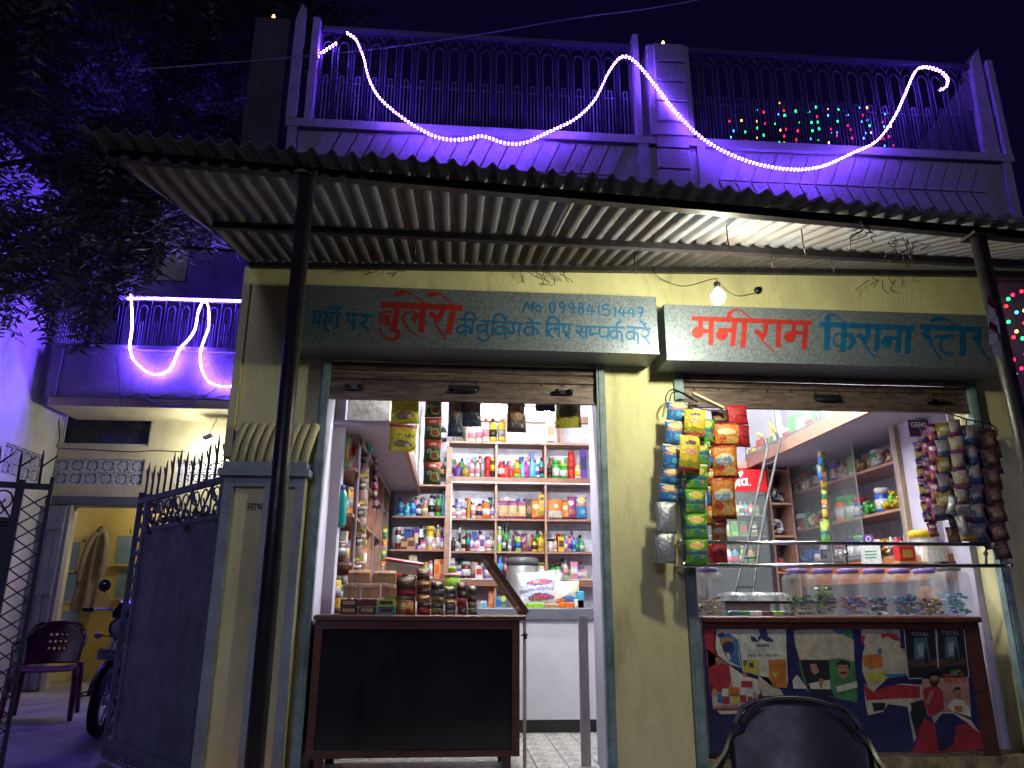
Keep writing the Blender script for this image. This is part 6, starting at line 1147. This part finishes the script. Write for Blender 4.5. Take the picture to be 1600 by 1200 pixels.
# courtyard bulb
q = W(321, 694, 5.6); t = thing('hanging_bulb', 'round lit bulb in a white holder under the far balcony', 'light bulb', q); m_ = MB(); m_.ball(q, .055, courtm, 14, 9); m_.build('glass_bulb', t)
m_ = MB(); T = Matrix.Translation(q+Vector((.03, 0, .08))) @ Matrix.Rotation(-.5, 4, 'Y'); m_.bbox(-.06, .06, -.05, .05, -.03, .05, pm('white'), .01, T); m_.build('bulb_holder', t)
m_ = MB(); m_.tube([q+Vector((.03, 0, .12)), q+Vector((.05, .1, .3)), q+Vector((.05, .2, zb0-q.z))], .006, pm('white'), 5); m_.build('flex_cord', t)
# wires on the far walls
for lb, pts, Yq in (('thin dark cable sagging under the far balcony lights', [(225, 618), (240, 628), (275, 635), (310, 625), (340, 606)], 5.08), ('dark cable running down the corner of the white side wall', [(73, 530), (72, 560), (80, 590), (88, 620), (93, 680), (88, 699)], 5.9), ('thin cable along the cream wall below the mesh window', [(90, 700), (150, 703), (205, 706), (240, 704), (290, 706)], 5.99), ('thin cable running down the wall beside the mesh window', [(182, 555), (187, 600), (188, 632)], 5.07)):
    m_ = MB(); m_.tube(cr([W(x, y, Yq) for x, y in pts], 6), .008 if Yq < 5.95 else .006, blackm, 5); m_.build('wall_cable', label=lb, cat='cable')

# ================================================================== GATES
def gate(label, Hx, Hy, Tx, Ty, ztop, m, mirror=False):
    Lg = math.hypot(Tx-Hx, Ty-Hy); ang = math.atan2(Ty-Hy, Tx-Hx); t = thing('gate_leaf', label, 'gate', (Hx, Hy, 0), ang)
    def bl_(n, b): return b.build(n, t, local=True)
    zb_, zp, zt_ = .1, ztop-.24, ztop; Ls = Lg-.17
    def bb(x0, x1, z0, z1, th=.035, name=None):
        b = MB(); b.box(x0, x1, -th/2, th/2, z0, z1, m)
        return bl_(name, b) if name else b
    bb(0, .04, .04, zt_+.02, name='stile'); bb(Ls-.05, Ls, .04, zt_+.02, name='stile'); bb(Lg-.025, Lg, .04, zt_+.05, name='stile')
    bb(.041, Lg-.026, zt_-.04, zt_, .037, name='rail'); bb(.041, Ls-.051, zp-.03, zp, .032, name='rail'); bb(.041, Lg-.026, .1, .17, .032, name='rail'); bb(0.041, Lg-.026, .03, .045, .03, name='rail')
    z0 = .1701
    for k, z1 in enumerate((.56, 1.07, zp-.0301)): 
        b = MB(); b.box(.0415, Ls-.0515, -.004, .004, z0, z1-.03, m); b.prism([(.0415, -.004, z1-.03), (.0415, -.022, z1-.022), (.0415, -.022, z1-.008), (.0415, -.004, z1)], (Ls-.093, 0, 0), m); b.box(.0415, Ls-.0515, -.0035, .004, z1-.0299, z1, m); bl_('sheet_panel', b); z0 = z1+.0001
    b = MB(); b.box(.06, Ls-.08, -.012, -.0042, .85, .9, m); bl_('slide_bolt', b)
    # diamond lattice strip
    b = MB(); st = .1; z = .2
    while z < zt_-.12: b.bar((Ls+.002, .0, z), (Lg-.027, .0, z+st), .009, m); b.bar((Ls+.002, .004, z+st), (Lg-.027, .004, z), .009, m); z += st
    bl_('diamond_lattice', b)
    b = MB(); x = .05
    while x < Lg-.08: b.bar((x, 0, .046), (x+.05, 0, .099), .008, m); b.bar((x+.05, .003, .046), (x, .003, .099), .008, m); x += .05
    bl_('bottom_lattice', b)
    # scroll band
    nb_ = 4; w_ = (Ls-.09)/nb_
    for i in range(nb_):
        x0 = .04+i*w_; zc = (zp+zt_-.04)/2; hh = (zt_-.04-zp); b = MB()
        b.bar((x0, 0, zp), (x0+w_/2, 0, zt_-.04), .012, m); b.bar((x0+w_, 0, zp), (x0+w_/2, 0, zt_-.04), .012, m); b.bar((x0+w_/2, .0, zp), (x0+w_/2, .0, zt_-.04), .01, m)
        for s_ in (-1, 1):
            cx = x0+w_/2+s_*w_*.25; sp = [(cx+s_*math.cos(a_)*hh*.33*(1-a_/9), .006, zc+hh*.14+math.sin(a_)*hh*.33*(1-a_/9)) for a_ in np.linspace(-1.2, 6.2, 16)]; b.tube(sp, .0065, m, 4)
            sp = [(cx-s_*math.cos(a_)*hh*.2*(1-a_/10), -.006, zc-hh*.28+math.sin(a_)*hh*.2*(1-a_/10)) for a_ in np.linspace(-1, 5.6, 12)]; b.tube(sp, .006, m, 4)
        bl_('scrollwork', b)
    # spikes with side branches
    x = .06
    while x < Lg-.04:
        b = MB(); h_ = .26+.04*math.sin(x*9); b.tube([(x, 0, zt_), (x-.006, 0, zt_+h_*.8), (x-.008, 0, zt_+h_)], [.0095, .0085, .002], m, 6); b.tube([(x, 0, zt_+h_*.5), (x+.07, -.01, zt_+h_*.78), (x+.085, -.012, zt_+h_*.84)], [.007, .006, .003], m, 5); bl_('spike', b); x += .128
    return t
g1 = gate('dark blue sheet metal gate leaf swung open beside the pilaster', -1.46, .06, -2.46, 1.26, 1.87, ironblue)
g2 = gate('violet sheet metal gate leaf at the left edge, half open', -4.15, .15, -2.8, .62, 1.88, ironpurp)
m_ = MB(); m_.box(-4.55, -4.16, -.1, .3, 0, 2.0, cream); m_.box(-4.6, -4.11, -.15, .35, 2.001, 2.07, parap); m_.build('gate_pillar', label='cream plastered pillar carrying the left gate leaf', cat='pillar')
# dried marigold leaves hung on the gate top (dark bunch)
def leafbunch(label, c, n, rx, rz_, m, name='leaf_garland', cat='garland'):
    b = MB()
    for _ in range(n):
        p = Vector((c[0]+random.gauss(0, rx), c[1]+random.gauss(0, .03), c[2]+random.gauss(0, rz_))); a_ = random.uniform(0, 6.28); d = Vector((math.cos(a_), random.uniform(-.5, .5), math.sin(a_)-.5)).normalized()*random.uniform(.04, .08); s_ = d.cross(Vector((random.random(), 1, random.random()))).normalized()*.016
        b.add([p, p+d*.5+s_, p+d, p+d*.5-s_], [(0, 1, 2, 3)], m)
    return b.build(name, label=label, cat=cat, kind='stuff')
q = W(262, 820, 1.0); leafbunch('bunch of dark leaves caught on the blue gate scrollwork', q, 90, .1, .05, leafm); q = W(340, 810, .4); leafbunch('dark leaf garland hanging on the gate top near the pilaster', q, 90, .1, .03, leafm)

# ================================================================== CHAIR AND MOTORBIKE IN THE COURTYARD
mono_chair('maroon plastic chair with a pierced backrest in the courtyard', (-4.0, 3.45, 0), math.radians(18), mat('maroon_plastic', (.1, .015, .05), .35, var=.15), holes=True, s=1.12)
mb_ = thing('motorbike', 'black motorbike parked behind the blue gate leaf, number plate on its mudguard', 'motorbike', (-2.75, 2.35, 0), math.radians(-62+0))
bk = mat('bike_black', (.01, .01, .016), .18, var=0, coat=.6); rub = mat('tyre_rubber', (.012, .012, .012), .8, var=.2); chrome = mat('chrome', (.7, .7, .72), .12, metal=1, var=0)
# local frame: +X forward is turned toward the camera; front wheel at x=.62
mb_.rotation_euler = (math.radians(-5), 0, math.radians(-84)); mb_.location = (-3.04, 2.95, 0)
def lb(n, b, m=None): return b.build(n, mb_, local=True)
for cx in (.62, -.62):
    wl_ = thing('wheel', None, None, (cx, 0, .3)); wl_.parent = mb_
    b = MB(); b.tube([(.255*math.cos(a_), 0, .255*math.sin(a_)) for a_ in np.linspace(0, 2*math.pi, 29)[:-1]], .045, rub, 8, closed=True); b.build('tyre', wl_, local=True)
    b = MB(); b.tube([(.21*math.cos(a_), 0, .21*math.sin(a_)) for a_ in np.linspace(0, 2*math.pi, 29)[:-1]], .014, chrome, 6, closed=True)
    b.lathe([(.05, -.05), (.05, .05)], chrome, n=12, T=Matrix.Rotation(math.pi/2, 4, 'X'))
    for k in range(18): a_ = k*math.pi/9; b.bar((.045*math.cos(a_), (-1)**k*.03, .045*math.sin(a_)), (.205*math.cos(a_+.3), 0, .205*math.sin(a_+.3)), .004, chrome)
    b.build('rim', wl_, local=True)
for s_ in (-1, 1): b = MB(); b.tube([(.62, s_*.075, .3), (.46, s_*.075, .82), (.42, s_*.075, .95)], [.02, .024, .02], chrome, 8); lb('fork', b)
b = MB(); vs = []; fs = []; n1, n2 = 12, 6
for i in range(n1+1):
    a_ = math.radians(10+140*i/n1)
    for j in range(n2+1): c_ = (j/n2-.5)*2; vs.append((.62+(.335-.03*c_*c_)*math.cos(a_), c_*.065, .3+(.335-.03*c_*c_)*math.sin(a_)))
for i in range(n1):
    for j in range(n2): k = i*(n2+1)+j; fs.append((k, k+1, k+n2+2, k+n2+1))
b.add(vs, fs, bk, True); lb('mudguard', b)
b = MB(); plm_ = mat('number_plate', (.5, .5, .55), .5, var=.1); T = Matrix.Translation((.71, 0, .66)) @ Matrix.Rotation(math.radians(-12), 4, 'Y'); b.box(-.003, .003, -.115, .115, -.045, .045, plm_, T)
T2 = Matrix.Translation((.7145, 0, .66)) @ Matrix.Rotation(math.radians(-12), 4, 'Y') @ Matrix.Rotation(math.pi/2, 4, 'Z') @ Matrix.Rotation(math.pi/2, 4, 'X')
textmesh(b, 'UP 42 M', .045, dk, T2 @ Matrix.Translation((0, .006, 0))); textmesh(b, '13994', .045, dk, T2 @ Matrix.Translation((0, -.036, 0))); lb('number_plate', b)
b = MB(); b.lathe([(.02, -.1), (.075, -.09), (.1, -.02), (.1, .06), (.09, .075)], bk, n=14, T=Matrix.Translation((.55, 0, .88)) @ Matrix.Rotation(math.pi/2, 4, 'Y'), sy=1.15); hl = lb('headlamp', b)
b = MB(); b.lathe([(.086, .076), (.07, .085), (.02, .09)], mat('lamp_glass', (.5, .5, .55), .08, var=0), n=14, T=Matrix.Translation((.55, 0, .88)) @ Matrix.Rotation(math.pi/2, 4, 'Y')); b.build('lamp_glass', hl, local=True)
b = MB(); b.prism([(.5, -.13, .95), (.64, -.1, 1.0), (.6, -.07, 1.09), (.6, .07, 1.09), (.64, .1, 1.0), (.5, .13, .95)], (-.04, 0, .02), bk); lb('cowl', b)
b = MB(); b.tube(cr([(.28, -.38, 1.0), (.38, -.2, 1.02), (.43, 0, .99), (.38, .2, 1.02), (.28, .38, 1.0)], 5), .012, chrome, 8); b.tube([(.28, -.38, 1.0), (.22, -.48, .99)], .018, rub, 8); b.tube([(.28, .38, 1.0), (.22, .48, .99)], .018, rub, 8); lb('handlebar', b)
for s_ in (-1, 1):
    b = MB(); b.tube([(.33, s_*.25, 1.02), (.34, s_*.3, 1.18)], .005, chrome, 5); b.lathe([(.02, -.01), (.055, -.005), (.055, .005), (.02, .01)], bk, n=12, T=Matrix.Translation((.34, s_*.31, 1.22)) @ Matrix.Rotation(math.pi/2, 4, 'Y')); lb('mirror', b)
    b = MB(); b.lathe([(.004, -.045), (.028, -.03), (.03, .0), (.004, .04)], mat('indicator_lens', (.5, .4, .38), .25, var=0), n=10, T=Matrix.Translation((.56, s_*.2, .8)) @ Matrix.Rotation(math.pi/2, 4, 'Y')); b.bar((.55, s_*.08, .8), (.55, s_*.19, .8), .012, bk); lb('indicator', b)
b = MB(); b.lathe([(.02, -.28), (.1, -.22), (.135, -.05), (.14, .1), (.1, .22), (.03, .27)], bk, n=14, T=Matrix.Translation((.12, 0, .82)) @ Matrix.Rotation(math.pi/2, 4, 'Y'), sx=.75); lb('fuel_tank', b)
b = MB(); b.bbox(-.75, -.08, -.12, .12, .76, .86, rub, .03); lb('seat', b); b = MB(); b.bbox(-.2, .28, -.14, .14, .3, .62, mat('engine_metal', (.2, .2, .2), .4, metal=.7), .03); lb('engine', b)
b = MB(); b.tube([(.42, 0, .9), (.25, 0, .55), (.2, 0, .3), (-.62, 0, .3), (-.7, 0, .75), (.3, 0, .8)], .02, bk, 6); lb('frame', b)
b = MB(); b.tube([(.25, -.14, .4), (.1, -.17, .2), (-.4, -.18, .25), (-.85, -.18, .35)], [.02, .02, .035, .04], chrome, 8); lb('exhaust', b)
q = W(172, 1066, 5); m_ = MB(); m_.tube(cr([(q.x-.3, 5.0, .03), (q.x, 4.9, .12), (q.x+.2, 5.0, .04), (q.x-.1, 5.15, .1), (q.x-.35, 5.05, .05), (q.x+.1, 4.95, .03)], 5), .012, blackm, 5); m_.build('coiled_hose', label='dark hose lying loosely in the courtyard behind the motorbike', cat='hose')

# ================================================================== FAIRY LIGHTS
FC = [('red', (1, .006, .012)), ('green', (.006, 1, .09)), ('blue', (.02, .2, 1)), ('amber', (1, .25, .04)), ('crimson', (1, .004, .03))]
fm = [emis('fairy_'+n_, c, 15) for n_, c in FC]; rf = random.Random(5)
def fairy(label, pts_fn, wires, per, sz=.013):
    t = thing('fairy_lights', label, 'fairy lights', pts_fn(0, 0)); bs = []
    for m in fm: b = MB(); b.ball((0, 0, 0), sz, m, 6, 4); bs.append(b.mesh('fairy_bulb'))
    for i in range(wires):
        pp = [pts_fn(i, k) for k in range(per)]; m_ = MB(); m_.tube(pp, .0018, blackm, 3); m_.build('wire', t)
        for p in pp[1:]:
            o = bpy.data.objects.new('fairy_bulb', rf.choice(bs)); COL.objects.link(o); o.parent = t; o.location = p-Vector(WL[t.name])
def f_b(i, k): rf2 = random.Random(i*31+k); x = 1145+i*16.5+((i*7) % 5-2)*2+rf2.uniform(-4, 4)+k*.8; y = 150+((i*5) % 4)*5+k*14+rf2.uniform(-5, 5)+(22 if i in (0, 1, 15) else 0); return W(x, y, 2.7+.5*rf2.random())
fairy('red green and blue fairy lights hanging behind the right balcony railing', f_b, 16, 6, .014)
def f_r(i, k): rf2 = random.Random(i*17+k+500); return W(1556+i*15+rf2.uniform(-5, 5), 438+k*24+rf2.uniform(-8, 8), 2.2)
fairy('fairy lights hanging on the dark neighbour wall beyond the right post', f_r, 5, 8, .018)
m_ = MB(); m_.box(4.6, 9, 2.4, 3.4, 0, 4.6, darkwall); m_.box(4.55, 9, 2.3, 3.5, 4.601, 4.7, darkwall); m_.build('neighbour_wall', label='dark plaster neighbour wall behind the fairy lights at the right edge', cat='wall')
# cable across the sky, high behind
m_ = MB(); m_.tube(cr([W(200, 110, -.6), W(430, 92, -.55), W(600, 75, -.5), W(760, 52, -.45), W(900, 28, -.4), W(1040, 9, -.4), W(1300, -40, -.4)], 5), .004, mat('cable_grey', (.15, .15, .16), .5, var=0), 5); m_.build('overhead_cable', label='thin overhead cable crossing the night sky above the balcony', cat='cable')
# cloth/paper rags on the right post
rg = mat('torn_paper', (.5, .47, .45), .8, var=.3, scale=20); m_ = MB(); rr_ = random.Random(4)
for k in range(6):
    c = W(1546+rr_.uniform(-9, 3), 482+k*13, -1.74); m_.add([c+Vector((0, -.03-.004*k, .05)), c+Vector((.03, -.035-.004*k, .02)), c+Vector((.02, -.04-.004*k, -.06)), c+Vector((-.02, -.034-.004*k, -.03))], [(0, 1, 2, 3)], rg if k % 3 else pm('maroon'))
m_.build('torn_paper', label='torn paper rags stuck to the right awning post', cat='paper', kind='stuff')

# ================================================================== THE NEEM TREE
TR = thing('neem_tree', 'large neem tree overhanging the left of the awning and courtyard', 'tree', (-5.0, 1.4, 0))
m_ = MB(); tp = cr([(-5.0, 1.5, 0), (-4.7, 1.5, 1.6), (W(0, 500, 1.5).x-.12, 1.5, 2.9), (-5.0, 1.7, 4.4), (-5.3, 2.1, 5.8), (-5.2, 2.5, 7.2), (-5.0, 2.8, 8.4)], 5); n = len(tp)
m_.tube(tp, [.2*(1-.8*i/(n-1))+.02 for i in range(n)], bark, 12); m_.build('trunk', TR)
rt = random.Random(21); tips = []
def limb(a, b, r0):
    r0 *= .6
    a = Vector(a); b = Vector(b); mid = (a+b)/2+Vector((rt.uniform(-.2, .2), rt.uniform(-.2, .2), .25)); c = cr([a, mid, b], 6); m_ = MB(); m_.tube(c, [r0*(1-.75*i/(len(c)-1)) for i in range(len(c))], bark, 7); m_.build('limb', TR); return c
ends = [(-5.6, 1.0, 4.4), (-4.9, 2.6, 4.3), (-3.6, 3.4, 4.6), (-2.9, 2.6, 5.3), (-2.2, 3.2, 6.0), (-5.8, 1.8, 6.2), (-3.2, 1.7, 6.7), (-2.2, 2.2, 7.2), (-4.4, 1.2, 7.4), (-5.4, 3.2, 7.2), (-3.0, 3.6, 8.3), (-4.6, 2.0, 8.8), (-2.6, 1.3, 4.6), (-1.7, 2.8, 7.8), (-4.2, .6, 5.6), (-6.3, 2.2, 8.0), (-1.9, 3.6, 5.1)]
for e in ends:
    k = min(range(n), key=lambda i: (tp[i]-Vector(e)).length+.25*abs(tp[i].z-(e[2]-1.2))); c = limb(tp[k], e, .06)
    for p in c[3:]: tips.append(p)
    for _ in range(4):
        b2 = Vector(e)+Vector((rt.uniform(-.8, .8), rt.uniform(-.6, .6), rt.uniform(-.5, .5))); c2 = limb(c[rt.randrange(4, len(c))], b2, .02); tips += c2[3:]
# sprays of narrow leaflets
vs = []; fs = []
def pix(p):
    q = np.array(p)-CP; f_ = q@_F; return 800+FPX*(q@AX)/f_, 600-FPX*(q@AY)/f_
def spray(p, d, L, droop):
    # the boughs end where the pruned crown ends: above the balcony and clear of the violet upper wall
    for e in (p, p+d.normalized()*L):
        x_, y_ = pix(e)
        if (x_ > 185 and y_ > 448) or y_ > 535 or (x_ > 245 and y_ > 385) and p.z < 6: return
    d = d.normalized(); side = d.cross(Vector((0, 0, 1))).normalized() if abs(d.z) < .95 else Vector((1, 0, 0)); up = side.cross(d); nl = 7
    for i in range(nl):
        u = (i+1)/nl; q = p+d*L*u+Vector((0, 0, -droop*u*u*L))
        for s_ in (-1, 1):
            ld_ = (side*s_*.9+d*.55+Vector((0, 0, -.25))+up*rt.uniform(-.2, .2)).normalized(); ll = L*(.3-.09*abs(u-.5)); wn_ = ld_.cross(up).normalized()*ll*.13; k = len(vs)
            vs.extend([q, q+ld_*ll*.45+wn_, q+ld_*ll-d*ll*.12, q+ld_*ll*.45-wn_]); fs.append((k, k+1, k+2, k+3))
    k = len(vs); e = p+d*L+Vector((0, 0, -droop*L)); vs.extend([p, p+up*.004, e+up*.002, e]); fs.append((k, k+1, k+2, k+3))
for tpnt in tips:
    for _ in range(8):
        o_ = Vector((rt.gauss(0, .26), rt.gauss(0, .26), rt.gauss(0, .22))); p = tpnt+o_; d = Vector((rt.gauss(0, 1), rt.gauss(0, 1), rt.gauss(-.25, .6))); spray(p, d, rt.uniform(.3, .52), rt.uniform(.1, .6))
# low drooping boughs in front of the white wall
for cx, cy, Yq, nn in ((60, 380, 3.2, 26), (110, 420, 3.4, 34), (150, 390, 3.4, 34), (200, 400, 3.6, 26), (50, 450, 3.2, 10), (95, 480, 3.3, 12), (130, 460, 3.4, 16), (190, 440, 3.5, 12), (100, 505, 3.3, 5), (20, 350, 3.0, 30), (250, 360, 3.6, 20), (20, 420, 3.0, 14)):
    for _ in range(nn):
        p = W(cx+rt.gauss(0, 26), cy+rt.gauss(0, 20), Yq+rt.gauss(0, .2)); spray(p, Vector((rt.gauss(0, .7), rt.gauss(0, .5), -1)), rt.uniform(.18, .3), .3)
cm_ = MB(); cm_.add(vs, fs, leafm); cm_.build('crown', TR)
# drooping leafy twigs reaching down to the white wall
for pts in ([(-4.6, 2.6, 4.6), W(90, 400, 3.3), W(72, 520, 3.3)], [(-4.3, 2.8, 4.7), W(180, 390, 3.4), W(160, 455, 3.4)]): m_ = MB(); m_.tube(cr(pts, 5), .012, bark, 5); m_.build('limb', TR)
